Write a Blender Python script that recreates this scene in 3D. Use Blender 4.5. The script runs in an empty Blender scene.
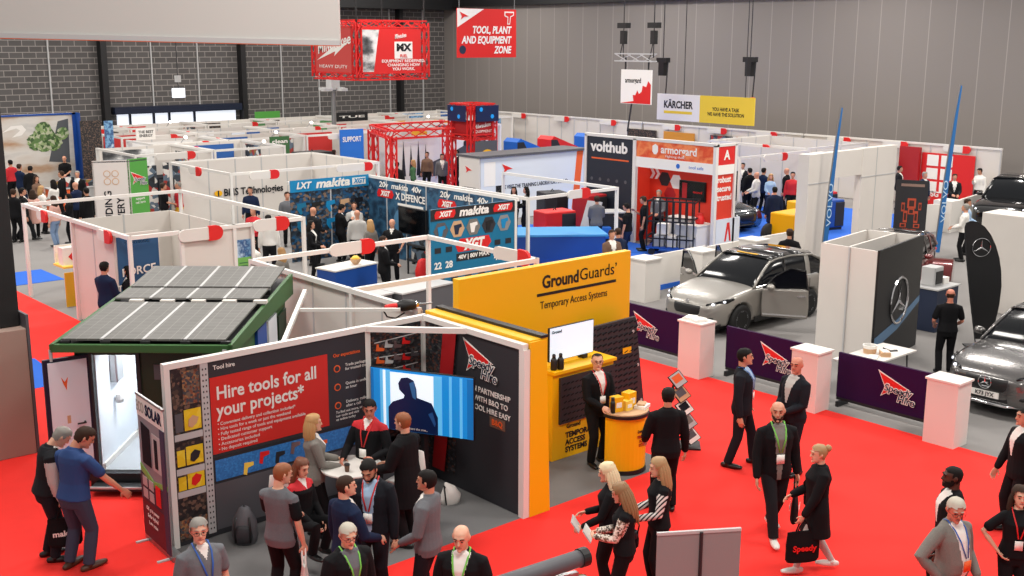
import bpy, math, random
import numpy as np
from mathutils import Vector, Matrix
random.seed(11)
sc = bpy.context.scene
COL = sc.collection
R = math.radians

# ------------------------------------------------------------------ camera, world, lights, exposure
F, CX, CY, H = 1137.0, 512.0, 288.0, 6.7          # focal length in pixels of the 1024 x 576 frame, eye height on the gallery
def _n(v): return v / np.linalg.norm(v)
_v1 = np.array([-1027.0, 252.0, F]); _v2 = np.array([1318.0, 243.0, F])   # directions of the two sides of the stand grid seen from the camera
_a = _n(_v1); _b = _n(_v2 - _a * (_v2 @ _a)); _c = np.cross(_a, _b)
if _c[1] < 0: _c = -_c
CAM = np.array([_b, _a, _c])                       # rows: world X, Y, Z in camera coordinates
cam_data = bpy.data.cameras.new('camera'); cam = bpy.data.objects.new('camera', cam_data); COL.objects.link(cam)
cam_data.sensor_width = 36.0; cam_data.lens = 36.0 * F / 1024.0; cam_data.clip_end = 300
mw = Matrix.Identity(4)
for i in range(3):
    mw[i][0], mw[i][1], mw[i][2] = CAM[i][0], CAM[i][1], -CAM[i][2]
mw[2][3] = H
cam.matrix_world = mw
sc.camera = cam
sc.view_settings.view_transform = 'Standard'; sc.view_settings.look = 'None'
sc.view_settings.gamma = 1.0; sc.view_settings.use_curve_mapping = False
sc.view_settings.exposure = -0.08
world = bpy.data.worlds.new('hall_air'); sc.world = world; world.use_nodes = True
world.node_tree.nodes['Background'].inputs[0].default_value = (1.0, 0.955, 0.92, 1)
world.node_tree.nodes['Background'].inputs[1].default_value = 0.55
def area(loc, size, power, rot=(0, 0, 0), col=(1, 0.95, 0.89), sy=None):
    l = bpy.data.lights.new('hall_light', 'AREA'); l.energy = power; l.size = size; l.color = col
    if sy: l.shape = 'RECTANGLE'; l.size_y = sy
    o = bpy.data.objects.new('hall_light', l); o.location = loc; o.rotation_euler = rot; COL.objects.link(o); return o
for lx in (5, 17, 29, 41):                          # high-bay lamps under the hall roof
    for ly in (4, 16, 28, 40, 52):
        area((lx, ly, 11.5), 2.5, 820)
for ly in (14, 21, 28, 35, 42):                     # wall washers along the grey wall
    l = bpy.data.lights.new('wall_washer', 'SPOT'); l.energy = 900; l.spot_size = R(95); l.spot_blend = .8; l.color = (1, .93, .86); l.shadow_soft_size = .3
    o = bpy.data.objects.new('wall_washer', l); o.location = (44.5, ly, 9.6); o.rotation_euler = (0, R(33), 0); COL.objects.link(o)

def at(px, py, z=0.0):
    """the point at height z that the photograph shows at pixel (px, py)"""
    d = CAM @ np.array([px - CX, -(py - CY), F]); t = (z - H) / d[2]
    return Vector((d[0] * t, d[1] * t, z))

def on_y(px, py, y):
    d = CAM @ np.array([px - CX, -(py - CY), F]); t = y / d[1]; return d[0] * t, H + d[2] * t
def on_wall(px, py, A, B):
    """where the sight line through a pixel meets the upright wall A-B: distance along it from A, height"""
    d = CAM @ np.array([px - CX, -(py - CY), F]); ux, uy = B[0] - A[0], B[1] - A[1]; L = math.hypot(ux, uy); ux /= L; uy /= L
    t = (A[0] * uy - A[1] * ux) / (d[0] * uy - d[1] * ux); return (d[0] * t - A[0]) * ux + (d[1] * t - A[1]) * uy, H + d[2] * t

# ------------------------------------------------------------------ materials
def lin(h):
    h = h.lstrip('#'); c = [int(h[i:i + 2], 16) / 255 for i in (0, 2, 4)]
    return tuple(x / 12.92 if x <= .04045 else ((x + .055) / 1.055) ** 2.4 for x in c) + (1,)
MATS = {}
def mat(name, col, rough=.55, metal=0, emit=0, noise=0, nscale=30, spec=None, coat=0, alpha=None):
    m = bpy.data.materials.new(name); m.use_nodes = True; nt = m.node_tree; b = nt.nodes['Principled BSDF']
    c = lin(col); b.inputs['Base Color'].default_value = c; b.inputs['Roughness'].default_value = rough; b.inputs['Metallic'].default_value = metal
    if spec is not None: b.inputs['Specular IOR Level'].default_value = spec
    if coat: b.inputs['Coat Weight'].default_value = coat
    if emit: b.inputs['Emission Color'].default_value = c; b.inputs['Emission Strength'].default_value = emit
    if alpha is not None: b.inputs['Alpha'].default_value = alpha
    if noise:
        tc = nt.nodes.new('ShaderNodeTexCoord'); n = nt.nodes.new('ShaderNodeTexNoise'); n.inputs['Scale'].default_value = nscale; n.inputs['Detail'].default_value = 4
        mx = nt.nodes.new('ShaderNodeMix'); mx.data_type = 'RGBA'
        mx.inputs[6].default_value = tuple(max(0, x * (1 - noise)) for x in c[:3]) + (1,); mx.inputs[7].default_value = tuple(min(1, x * (1 + noise)) for x in c[:3]) + (1,)
        nt.links.new(tc.outputs['Object'], n.inputs['Vector']); nt.links.new(n.outputs[0], mx.inputs[0]); nt.links.new(mx.outputs[2], b.inputs['Base Color'])
    MATS[name] = m; return m
def K(k):
    """a material by palette name, or made on the spot from a hex colour"""
    if not isinstance(k, str): return k
    if k in MATS: return MATS[k]
    if k.startswith('#'): return mat(k, k, .6)
    raise KeyError(k)
def pattern(name, cols, scale=(6, 6, 6), kind='voronoi', rough=.5, emit=0, coord='Object'):
    """a printed picture of blotches: a colour ramp over voronoi / noise"""
    m = bpy.data.materials.new(name); m.use_nodes = True; nt = m.node_tree; b = nt.nodes['Principled BSDF']; b.inputs['Roughness'].default_value = rough
    tc = nt.nodes.new('ShaderNodeTexCoord'); mp = nt.nodes.new('ShaderNodeMapping'); mp.inputs['Scale'].default_value = scale
    if kind == 'voronoi':
        n = nt.nodes.new('ShaderNodeTexVoronoi'); n.inputs['Scale'].default_value = 1; out = n.outputs['Color']
    else:
        n = nt.nodes.new('ShaderNodeTexNoise'); n.inputs['Scale'].default_value = 1; n.inputs['Detail'].default_value = 5; out = n.outputs[0]
    rp = nt.nodes.new('ShaderNodeValToRGB'); e = rp.color_ramp.elements; rp.color_ramp.interpolation = 'CONSTANT' if kind == 'voronoi' else 'LINEAR'
    pos = [i / len(cols) for i in range(len(cols))] if kind == 'voronoi' else [.3 + .4 * i / max(1, len(cols) - 1) for i in range(len(cols))]
    while len(e) < len(cols): e.new(.5)
    for x, p, c in zip(e, pos, cols): x.position = p; x.color = lin(c)
    nt.links.new(tc.outputs[coord], mp.inputs[0]); nt.links.new(mp.outputs[0], n.inputs['Vector']); nt.links.new(out, rp.inputs[0]); nt.links.new(rp.outputs[0], b.inputs['Base Color'])
    if emit: nt.links.new(rp.outputs[0], b.inputs['Emission Color']); b.inputs['Emission Strength'].default_value = emit
    MATS[name] = m; return m

for a in [('white', '#dcd8d2', .5), ('panel_white', '#d6d0c9', .6, 0, 0, .03, 2), ('alu_white', '#e2dfda', .35), ('black', '#141416', .5), ('dark', '#222226', .55), ('charcoal', '#2b2b30', .6),
          ('grey', '#8a8a8a', .5), ('light_grey', '#b9b9b9', .5), ('dark_grey', '#55555a', .55), ('steel', '#9a9c9e', .3, .8), ('chrome', '#d8d8da', .12, 1), ('red', '#d8201f', .45), ('deep_red', '#a5161c', .5),
          ('yellow', '#f0b408', .42), ('pale_yellow', '#f5cf52', .5), ('orange', '#e8622a', .5), ('blue', '#1668c9', .5), ('navy', '#16243f', .6), ('teal', '#0b6f96', .5), ('makita_blue', '#0f86bd', .45),
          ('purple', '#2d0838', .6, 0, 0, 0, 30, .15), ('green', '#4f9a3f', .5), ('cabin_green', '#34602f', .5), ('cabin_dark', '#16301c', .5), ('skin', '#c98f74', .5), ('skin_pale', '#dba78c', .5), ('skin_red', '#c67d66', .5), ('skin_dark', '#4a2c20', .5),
          ('hair_brown', '#35241a', .75, 0, 0, .2, 40, .25), ('hair_dark', '#120e0c', .75, 0, 0, .2, 40, .25), ('hair_grey', '#87827b', .6), ('hair_white', '#b5ae9f', .6), ('hair_blonde', '#b58d5b', .55), ('hair_pale', '#dccba4', .55), ('hair_ginger', '#8a4f2b', .6), ('hair_auburn', '#6a3a22', .55),
          ('cloth_black', '#101013', .85, 0, 0, 0, 30, .2), ('cloth_dark', '#1b1c20', .85, 0, 0, 0, 30, .2), ('cloth_navy', '#172440', .85, 0, 0, 0, 30, .2), ('cloth_suit', '#191b22', .85, 0, 0, 0, 30, .2), ('cloth_grey', '#63656a', .85, 0, 0, .15, 60), ('cloth_light', '#b8b6b2', .85), ('cloth_white', '#e3e0da', .8), ('cloth_blue', '#9db9d6', .8),
          ('cloth_polo', '#1d3f75', .8), ('cloth_denim', '#2f3a4f', .85), ('cloth_jeans', '#7c93b5', .85), ('cloth_tweed', '#77736d', .9, 0, 0, .25, 90), ('cloth_pink', '#d9a79a', .85), ('cloth_red', '#c3202a', .8), ('cloth_green', '#3d6b45', .8), ('cloth_brown', '#6b5040', .85),
          ('shoe_black', '#121212', .35), ('shoe_white', '#dddad4', .5), ('shoe_brown', '#4a2f20', .45), ('glass_dark', '#0c0f13', .12, 0, 0, 0, 30, .4), ('tyre', '#121212', .8), ('rubber', '#1a1a1a', .7),
          ('kuga_silver', '#99958f', .36, .6, 0, 0, 30, None, .5), ('merc_grey', '#6c6a69', .24, .75, 0, 0, 30, None, .7), ('car_black', '#0d0d0f', .15, .2, 0, 0, 30, None, 1), ('car_red', '#6f1214', .2, .2, 0, 0, 30, None, 1), ('car_teal', '#1b2530', .2, .3, 0, 0, 30, None, 1),
          ('carpet_red', '#ec281f', .95, 0, 0, .06, 3), ('carpet_blue', '#1f63cc', .95, 0, 0, .06, 3), ('stand_grey', '#6c6b6b', .95, 0, 0, .08, 4), ('hall_grey', '#858280', .85, 0, 0, .06, 1.2),
          ('tan', '#9b8479', .7, 0, 0, .06, 2), ('beige', '#c3c1bd', .8, 0, 0, .02, 1), ('brick_dark', '#3c3a3a', .8), ('dark_metal', '#2a2b2e', .5, .3), ('lamp', '#fff6ea', .5, 0, 9), ('lamp_soft', '#eef4ff', .5, 0, .9), ('screen_white', '#d3e3f3', .3, 0, .62),
          ('screen_blue', '#1180c8', .3, 0, .6), ('screen_pale', '#dcecf8', .3, 0, .7), ('screen_navy', '#0a1d45', .3, 0, .25), ('screen_black', '#07090c', .12), ('cabin_white', '#dfe6ee', .4), ('vinyl_grey', '#8e949c', .6, 0, 0, .08, 8), ('wood_floor', '#a9adb2', .5),
          ('flag_blue', '#2368a8', .6), ('door_navy', '#121c33', .4), ('light_blue', '#b9d4ea', .5), ('pale_blue', '#d6dee8', .5), ('mid_blue', '#12489b', .45), ('paper', '#efece6', .7), ('card_tan', '#c9a27c', .7), ('lanyard_red', '#d22a2a', .6), ('lanyard_blue', '#2556a8', .6), ('lanyard_green', '#6fbf4a', .6), ('lip', '#a85f55', .5), ('eye_dark', '#1c1512', .3), ('green_light', '#7fbf5a', .5)]:
    mat(*a)
def solar_mat():
    m = mat('solar_cells', '#6a6967', .5, 0, 0, 0, 30, .25); nt = m.node_tree; b = nt.nodes['Principled BSDF']
    tc = nt.nodes.new('ShaderNodeTexCoord'); br = nt.nodes.new('ShaderNodeTexBrick'); br.offset = 0; br.inputs['Scale'].default_value = 1
    br.inputs['Brick Width'].default_value = .17; br.inputs['Row Height'].default_value = .17; br.inputs['Mortar Size'].default_value = .006
    br.inputs['Color1'].default_value = lin('#63625f'); br.inputs['Color2'].default_value = lin('#696865'); br.inputs['Mortar'].default_value = lin('#7d7b78')
    nt.links.new(tc.outputs['Object'], br.inputs['Vector']); nt.links.new(br.outputs[0], b.inputs['Base Color'])
solar_mat()
def block_mat():
    m = mat('block_wall', '#3f3d3d', .85); nt = m.node_tree; b = nt.nodes['Principled BSDF']
    tc = nt.nodes.new('ShaderNodeTexCoord'); mp = nt.nodes.new('ShaderNodeMapping'); mp.inputs['Rotation'].default_value = (R(90), 0, 0)
    br = nt.nodes.new('ShaderNodeTexBrick'); br.inputs['Scale'].default_value = 1; br.inputs['Brick Width'].default_value = .66; br.inputs['Row Height'].default_value = .30; br.inputs['Mortar Size'].default_value = .022; br.inputs['Mortar Smooth'].default_value = .3
    br.inputs['Color1'].default_value = lin('#4f4c4b'); br.inputs['Color2'].default_value = lin('#595655'); br.inputs['Mortar'].default_value = lin('#8f8985')
    nt.links.new(tc.outputs['Object'], mp.inputs[0]); nt.links.new(mp.outputs[0], br.inputs['Vector']); nt.links.new(br.outputs[0], b.inputs['Base Color'])
block_mat()
def grey_wall_mat():
    """tall cladding panels along Y with a pale joint every 3 m"""
    m = mat('grey_cladding', '#8d8783', .7); nt = m.node_tree; b = nt.nodes['Principled BSDF']
    tc = nt.nodes.new('ShaderNodeTexCoord'); mp = nt.nodes.new('ShaderNodeMapping'); mp.inputs['Rotation'].default_value = (0, 0, R(90))
    br = nt.nodes.new('ShaderNodeTexBrick'); br.offset = 0; br.inputs['Scale'].default_value = 1; br.inputs['Brick Width'].default_value = 1.18; br.inputs['Row Height'].default_value = 60; br.inputs['Mortar Size'].default_value = .022
    br.inputs['Color1'].default_value = lin('#827c78'); br.inputs['Color2'].default_value = lin('#7f7975'); br.inputs['Mortar'].default_value = lin('#99938e')
    nt.links.new(tc.outputs['Object'], mp.inputs[0]); nt.links.new(mp.outputs[0], br.inputs['Vector']); nt.links.new(br.outputs[0], b.inputs['Base Color'])
grey_wall_mat()
pattern('tool_print', ['#17181b', '#1d1e22', '#24262b', '#1a1b1f', '#5a3328', '#2c2f36', '#101114', '#4c4b4a', '#17181b'], (22, 22, 34))
pattern('stock_print', ['#1b1a1c', '#2a2726', '#473a32', '#242325', '#6a5447', '#1a1a1c', '#151416'], (26, 26, 26))
pattern('makita_print', ['#123a5c', '#1d2b3c', '#3d5a72', '#24323f', '#0f4d78', '#7a6455', '#18222e', '#2a4258', '#141c26'], (11, 11, 15))
pattern('yellow_box_print', ['#e2c21f', '#e2c21f', '#dcb91c', '#e6c82c', '#e2c21f', '#e8cf3a', '#c9a81c'], (9, 9, 9))
pattern('peg_print', ['#2a6cb0', '#2f74ba', '#3580c6'], (40, 4, 40))
pattern('crate_print', ['#5f3324', '#7a4a34', '#3a3f45', '#6a5c50', '#94704a', '#2b2c30'], (34, 34, 34))
pattern('floral_print', ['#d9cdbf', '#cdbfae', '#7a6250', '#e2d8cc', '#4a3c34', '#d9cdbf'], (55, 55, 55))
pattern('grass_print', ['#a5714f', '#b99b80', '#cfc6bb', '#d6d2cb', '#c4c2bd', '#dedbd6'], (.35, .35, 1.2), 'noise')
pattern('leaf_print', ['#4f6f3c', '#86a066', '#b9bf9f', '#5c7c45', '#3f5c30', '#99ad7c'], (9, 9, 9))
pattern('site_print', ['#2f3134', '#6f7072', '#dcdcda', '#f2f2f0', '#c5c5c2'], (1.2, 1.2, 1.6), 'noise')
pattern('defence_print', ['#0e2233', '#1f3e58', '#34607f', '#14304a', '#6f93ad'], (1.6, 1.6, 2.2), 'noise')
pattern('stock_mixed', ['#3a4450', '#22262c', '#a5352c', '#5f7182', '#d8d5d0', '#2b333c', '#8a6f3c'], (5, 5, 5))
pattern('blue_photo', ['#2f6fae', '#86b7dc', '#1b4a80', '#c2dcf0'], (4, 4, 4), 'noise')
pattern('bw_print', ['#e8e6e2', '#dcdad6', '#e4e2de', '#4a4a4c'], (5, 5, 9))
pattern('bubble_print', ['#e2572b', '#f08a52', '#d8441f', '#e9743d'], (1.5, 1.5, 2.5), 'noise')

def stripe_mat():
    m = mat('stripe_print', '#d8d6d2', .8); nt = m.node_tree; b = nt.nodes['Principled BSDF']; tc = nt.nodes.new('ShaderNodeTexCoord'); w = nt.nodes.new('ShaderNodeTexWave'); w.inputs['Scale'].default_value = 9; w.wave_profile = 'SIN'; w.bands_direction = 'DIAGONAL'
    rp_ = nt.nodes.new('ShaderNodeValToRGB'); rp_.color_ramp.interpolation = 'CONSTANT'; rp_.color_ramp.elements[0].color = lin('#dedbd6'); rp_.color_ramp.elements[1].position = .6; rp_.color_ramp.elements[1].color = lin('#1d1d20')
    nt.links.new(tc.outputs['Object'], w.inputs['Vector']); nt.links.new(w.outputs[0], rp_.inputs[0]); nt.links.new(rp_.outputs[0], b.inputs['Base Color'])
stripe_mat()
mat('hair_light_brown', '#8a6844', .55); mat('hair_dark_blonde', '#a5835a', .55); mat('armor_red', '#d8351f', .5)

# ------------------------------------------------------------------ mesh building
class M:
    def __init__(s): s.v = []; s.f = []
    def add(s, v, f):
        o = len(s.v); s.v += [tuple(map(float, p)) for p in v]; s.f += [tuple(i + o for i in q) for q in f]; return s
    def box(s, x0, x1, y0, y1, z0, z1):
        return s.add([(x0, y0, z0), (x1, y0, z0), (x1, y1, z0), (x0, y1, z0), (x0, y0, z1), (x1, y0, z1), (x1, y1, z1), (x0, y1, z1)],
                     [(0, 3, 2, 1), (4, 5, 6, 7), (0, 1, 5, 4), (1, 2, 6, 5), (2, 3, 7, 6), (3, 0, 4, 7)])
    def cbox(s, c, sx, sy, sz, rz=0):
        """box of size sx sy sz standing on c, turned by rz degrees"""
        ca, sa = math.cos(R(rz)), math.sin(R(rz)); v = []
        for z in (0, sz):
            for x, y in ((-1, -1), (1, -1), (1, 1), (-1, 1)):
                X, Y = x * sx / 2, y * sy / 2; v.append((c[0] + X * ca - Y * sa, c[1] + X * sa + Y * ca, c[2] + z))
        return s.add(v, [(0, 3, 2, 1), (4, 5, 6, 7), (0, 1, 5, 4), (1, 2, 6, 5), (2, 3, 7, 6), (3, 0, 4, 7)])
    def bar(s, p, q, w=.05, h=None):
        """square bar between two points"""
        p, q = Vector(p), Vector(q); t = (q - p).normalized(); h = h or w
        up = Vector((0, 0, 1)) if abs(t.z) < .95 else Vector((0, 1, 0))
        a = t.cross(up).normalized(); b = a.cross(t); v = []
        for o in (p, q):
            for i, j in ((-1, -1), (1, -1), (1, 1), (-1, 1)): v.append(o + a * i * w / 2 + b * j * h / 2)
        return s.add(v, [(3, 2, 1, 0), (4, 5, 6, 7), (0, 1, 5, 4), (1, 2, 6, 5), (2, 3, 7, 6), (3, 0, 4, 7)])
    def ext(s, poly, o, u, v, d):
        """polygon in the plane o + x u + y v, pushed along vector d"""
        o, u, v, d = Vector(o), Vector(u), Vector(v), Vector(d); n = len(poly)
        a = [o + u * x + v * y for x, y in poly]; b = [p + d for p in a]
        return s.add(a + b, [tuple(range(n))[::-1], tuple(range(n, 2 * n))] + [(i, (i + 1) % n, n + (i + 1) % n, n + i) for i in range(n)])
    def rings(s, rs, cap=True):
        n = len(rs[0]); v = [p for r in rs for p in r]
        f = [(i * n + j, i * n + (j + 1) % n, (i + 1) * n + (j + 1) % n, (i + 1) * n + j) for i in range(len(rs) - 1) for j in range(n)]
        if cap: f += [tuple(range(n))[::-1], tuple(range((len(rs) - 1) * n, len(rs) * n))]
        return s.add(v, f)
    def tube(s, P, rad, n=8, side=None, round_=False):
        P = [Vector(p) for p in P]; k = len(P)
        if not isinstance(rad, list): rad = [rad] * k
        rad = [r if isinstance(r, (tuple, list)) else (r, r) for r in rad]
        if round_:
            t0 = (P[0] - P[1]).normalized(); t1 = (P[-1] - P[-2]).normalized(); r0 = min(rad[0]); r1 = min(rad[-1])
            P = [P[0] + t0 * r0 * .8, P[0] + t0 * r0 * .5] + P + [P[-1] + t1 * r1 * .5, P[-1] + t1 * r1 * .8]
            rad = [tuple(x * .4 for x in rad[0]), tuple(x * .8 for x in rad[0])] + rad + [tuple(x * .8 for x in rad[-1]), tuple(x * .4 for x in rad[-1])]; k = len(P)
        sd = Vector(side) if side else None; rs = []
        for i in range(k):
            t = (P[min(i + 1, k - 1)] - P[max(i - 1, 0)]); t = t.normalized() if t.length > 1e-9 else Vector((0, 0, 1))
            if sd is None: sd = Vector((1, 0, 0)) if abs(t.x) < .8 else Vector((0, 1, 0))
            a = sd - t * sd.dot(t)
            if a.length < .05: a = t.orthogonal()
            a.normalize(); b = t.cross(a)
            if not side: sd = a
            rs.append([P[i] + a * rad[i][0] * math.cos(q) + b * rad[i][1] * math.sin(q) for q in (2 * math.pi * j / n for j in range(n))])
        return s.rings(rs)
    def lathe(s, prof, c, n=16, axis='z'):
        rs = []
        for r, z in prof:
            q = [(r * math.cos(2 * math.pi * j / n), r * math.sin(2 * math.pi * j / n)) for j in range(n)]
            if axis == 'z': rs.append([(c[0] + x, c[1] + y, c[2] + z) for x, y in q])
            elif axis == 'y': rs.append([(c[0] + y, c[1] + z, c[2] + x) for x, y in q])
            else: rs.append([(c[0] + z, c[1] + x, c[2] + y) for x, y in q])
        return s.rings(rs)
    def ell(s, c, r, n=10, m=6):
        rs = []
        for i in range(m + 1):
            a = math.pi * (.04 + .92 * i / m); rs.append([(c[0] + r[0] * math.sin(a) * math.cos(2 * math.pi * j / n), c[1] + r[1] * math.sin(a) * math.sin(2 * math.pi * j / n), c[2] - r[2] * math.cos(a)) for j in range(n)])
        return s.rings(rs)

WM = {}
def mesh(name, m):
    me = bpy.data.meshes.new(name); me.from_pydata(m.v, [], m.f); me.update(); return me
def wmat(o): return WM.get(o.name, Matrix.Identity(4)) if o else Matrix.Identity(4)
def put(name, m, material, parent=None, bev=0, smooth=False, world=True, seg=2):
    """link one mesh object; vertices are given in world coordinates unless world is False"""
    if world and parent:
        inv = wmat(parent).inverted(); m.v = [tuple(inv @ Vector(p)) for p in m.v]
    me = mesh(name, m); me.materials.append(K(material)); o = bpy.data.objects.new(name, me); COL.objects.link(o); o.parent = parent
    WM[o.name] = wmat(parent)
    if smooth: me.polygons.foreach_set('use_smooth', [True] * len(me.polygons))
    if bev:
        b = o.modifiers.new('bevel', 'BEVEL'); b.width = bev; b.segments = seg; b.limit_method = 'ANGLE'; b.angle_limit = R(35)
    return o
def tag(o, label, cat, group=None, kind=None):
    if label: o['label'] = label
    if cat: o['category'] = cat
    if group: o['group'] = group
    if kind: o['kind'] = kind
    return o
def thing(name, label, cat, loc=(0, 0, 0), rz=0, group=None):
    o = bpy.data.objects.new(name, None); o.empty_display_size = .2; COL.objects.link(o); o.location = loc; o.rotation_euler = (0, 0, R(rz))
    WM[o.name] = Matrix.Translation(Vector(loc)) @ Matrix.Rotation(R(rz), 4, 'Z')
    return tag(o, label, cat, group)
def single(name, m, material, label, cat, loc=None, bev=0, smooth=False, group=None):
    """a thing that is one mesh; its origin is moved to loc"""
    if loc is not None:
        l = Vector(loc); m.v = [tuple(Vector(p) - l) for p in m.v]
    o = put(name, m, material, None, bev, smooth)
    if loc is not None: o.location = loc; WM[o.name] = Matrix.Translation(Vector(loc))
    return tag(o, label, cat, group)
def struct(name, m, material, bev=0):
    o = put(name, m, material, None, bev); o['kind'] = 'structure'; return o
def text(parent, s, o, u, size, material, v=(0, 0, 1), align='CENTER', bold=0, shear=0, width=None, name='lettering', gap=.006, space=1):
    """raised lettering standing on the surface o + x u + y v"""
    cu = bpy.data.curves.new(name, 'FONT'); cu.body = s; cu.size = size; cu.align_x = align; cu.align_y = 'CENTER'; cu.offset = bold * size; cu.shear = shear; cu.extrude = .002; cu.space_line = space; cu.resolution_u = 3
    t = bpy.data.objects.new(name, cu); me = bpy.data.meshes.new_from_object(t); bpy.data.objects.remove(t); bpy.data.curves.remove(cu)
    U = Vector(u).normalized(); V = Vector(v).normalized(); N = U.cross(V); co = np.zeros(len(me.vertices) * 3); me.vertices.foreach_get('co', co); co = co.reshape(-1, 3)
    if width and len(co): co[:, 0] *= width / max(1e-6, co[:, 0].max() - co[:, 0].min())
    B = np.array([U, V, N]); co = co @ B + np.array(Vector(o) + N * gap)
    inv = np.array(wmat(parent).inverted()); co = co @ inv[:3, :3].T + inv[:3, 3]
    me.vertices.foreach_set('co', co.astype(np.float32).ravel()); me.update(); me.materials.clear(); me.materials.append(K(material)); me.name = name
    ob = bpy.data.objects.new(name, me); COL.objects.link(ob); ob.parent = parent; WM[ob.name] = wmat(parent); return ob
def sign(parent, name, poly, o, u, material, v=(0, 0, 1), d=.006, gap=.002):
    """flat printed shape on a surface: polygon (x, y) along u and v"""
    U = Vector(u).normalized(); V = Vector(v).normalized(); N = U.cross(V)
    return put(name, M().ext(poly, Vector(o) + N * gap, U, V, N * d), material, parent)
def rect(w, h, x=0, y=0): return [(x - w / 2, y - h / 2), (x + w / 2, y - h / 2), (x + w / 2, y + h / 2), (x - w / 2, y + h / 2)]
def disc(r, n=20, a0=0, a1=360): return [(r * math.cos(R(a0 + (a1 - a0) * i / n)), r * math.sin(R(a0 + (a1 - a0) * i / n))) for i in range(n + (0 if a1 - a0 >= 360 else 1))]
def copy_tree(o, **kw):
    c = o.copy(); COL.objects.link(c)
    for ch in [x for x in bpy.data.objects if x.parent == o]:
        d = ch.copy(); COL.objects.link(d); d.parent = c
        for g in [x for x in bpy.data.objects if x.parent == ch]:
            e = g.copy(); COL.objects.link(e); e.parent = d
    return c

TMP = bpy.data.scenes.new('remesh_scratch')
def evaluated(me, mods):
    """run modifiers on a mesh in a scratch scene and return the result"""
    o = bpy.data.objects.new('scratch', me); TMP.collection.objects.link(o)
    for t, kw in mods:
        md = o.modifiers.new(t, t)
        for k, v in kw.items(): setattr(md, k, v)
    vl = TMP.view_layers[0]; vl.update(); r = bpy.data.meshes.new_from_object(o.evaluated_get(vl.depsgraph))
    bpy.data.objects.remove(o); bpy.data.meshes.remove(me); return r
def voxel(m, size, smooth=2):
    return evaluated(mesh('scratch', m), [('REMESH', dict(mode='VOXEL', voxel_size=size)), ('SMOOTH', dict(factor=.5, iterations=smooth))])
# ------------------------------------------------------------------ people
def mesh_split(me, name, masks):
    """split a mesh's faces into several meshes by boolean masks {part: mask}"""
    nv = len(me.vertices); co = np.zeros(nv * 3, np.float32); me.vertices.foreach_get('co', co); co = co.reshape(-1, 3)
    ls = np.zeros(len(me.polygons), np.int32); lt = np.zeros(len(me.polygons), np.int32); me.polygons.foreach_get('loop_start', ls); me.polygons.foreach_get('loop_total', lt)
    li = np.zeros(len(me.loops), np.int32); me.loops.foreach_get('vertex_index', li); out = {}
    for k, msk in masks.items():
        idx = np.nonzero(msk)[0]
        if len(idx) == 0: continue
        polys = [li[ls[i]:ls[i] + lt[i]] for i in idx]; used = np.unique(np.concatenate(polys)); mp = np.full(nv, -1, np.int32); mp[used] = np.arange(len(used))
        n = bpy.data.meshes.new(k); n.from_pydata(co[used].tolist(), [], [tuple(mp[p].tolist()) for p in polys]); n.update(); out[k] = n
    bpy.data.meshes.remove(me); return out
def centers(me):
    c = np.zeros(len(me.polygons) * 3, np.float32); me.polygons.foreach_get('center', c); return c.reshape(-1, 3)
HEADP = [(-.118, .020, .072, .010), (-.104, .040, .090, -.030), (-.075, .056, .092, -.062), (-.035, .066, .092, -.088), (0, .072, .088, -.098), (.04, .076, .092, -.102), (.075, .070, .080, -.094), (.1, .050, .052, -.068), (.116, .018, .012, -.02)]
def head_rings(g=0, n=18, zmin=-9):
    rs = []
    for z, w, f, b in HEADP:
        if z < zmin: continue
        c, d = (f + b) / 2, (f - b) / 2; w += g; d += g; zz = z + (g if z > .05 else 0) * (.4 if z < .1 else 1)
        rs.append([(w * math.copysign(abs(math.cos(a)) ** .9, math.cos(a)), c + d * math.sin(a), zz) for a in (2 * math.pi * j / n for j in range(n))])
    return rs
def ik(S, T, a, b, hint):
    S, T, hint = Vector(S), Vector(T), Vector(hint); d = T - S; L = min(max(d.length, .05), (a + b) * .995); u = d.normalized(); T = S + u * L
    x = (a * a - b * b + L * L) / (2 * L); h = math.sqrt(max(0, a * a - x * x)); p = hint - u * hint.dot(u)
    p = p.normalized() if p.length > 1e-6 else u.orthogonal().normalized()
    return S + u * x + p * h, T
def hand_mesh(m, W, d, n, curl=30, k=1.0):
    d = Vector(d).normalized(); n = Vector(n); n = (n - d * n.dot(d)).normalized(); w = d.cross(n)
    m.tube([W - d * .03, W + d * .01, W + d * .05, W + d * .095], [(.024 * k, .020 * k), (.030 * k, .019 * k), (.041 * k, .017 * k), (.040 * k, .014 * k)], 10, side=w, round_=True)
    for i, (o, l) in enumerate(((-.031, .88), (-.0105, 1.02), (.0105, 1.0), (.031, .8))):
        p = W + d * (.088 - .012 * abs(i - 1.4) / 2) + w * o * k; P = [p - d * .02, p]; a = curl * (.75 + .12 * i)
        for j, ln in enumerate((.042, .027, .022)):
            a2 = R(a * (.5 + .8 * j)); p = p + (d * math.cos(a2) + n * math.sin(a2) + w * o * .9) * ln * l * k; P.append(p)
        m.tube(P, [.0095 * k, .0098 * k, .009 * k, .0082 * k, .0068 * k], 6, round_=True)
    p = W + d * .028 - w * .030 * k; q = p + (d * .7 - w * .62 + n * .35).normalized() * .042 * k; r = q + (d * .9 - w * .15 + n * .35).normalized() * .03 * k
    m.tube([p + w * .02, p, q, r], [.014 * k, .0135 * k, .0115 * k, .0085 * k], 7, round_=True)

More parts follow.
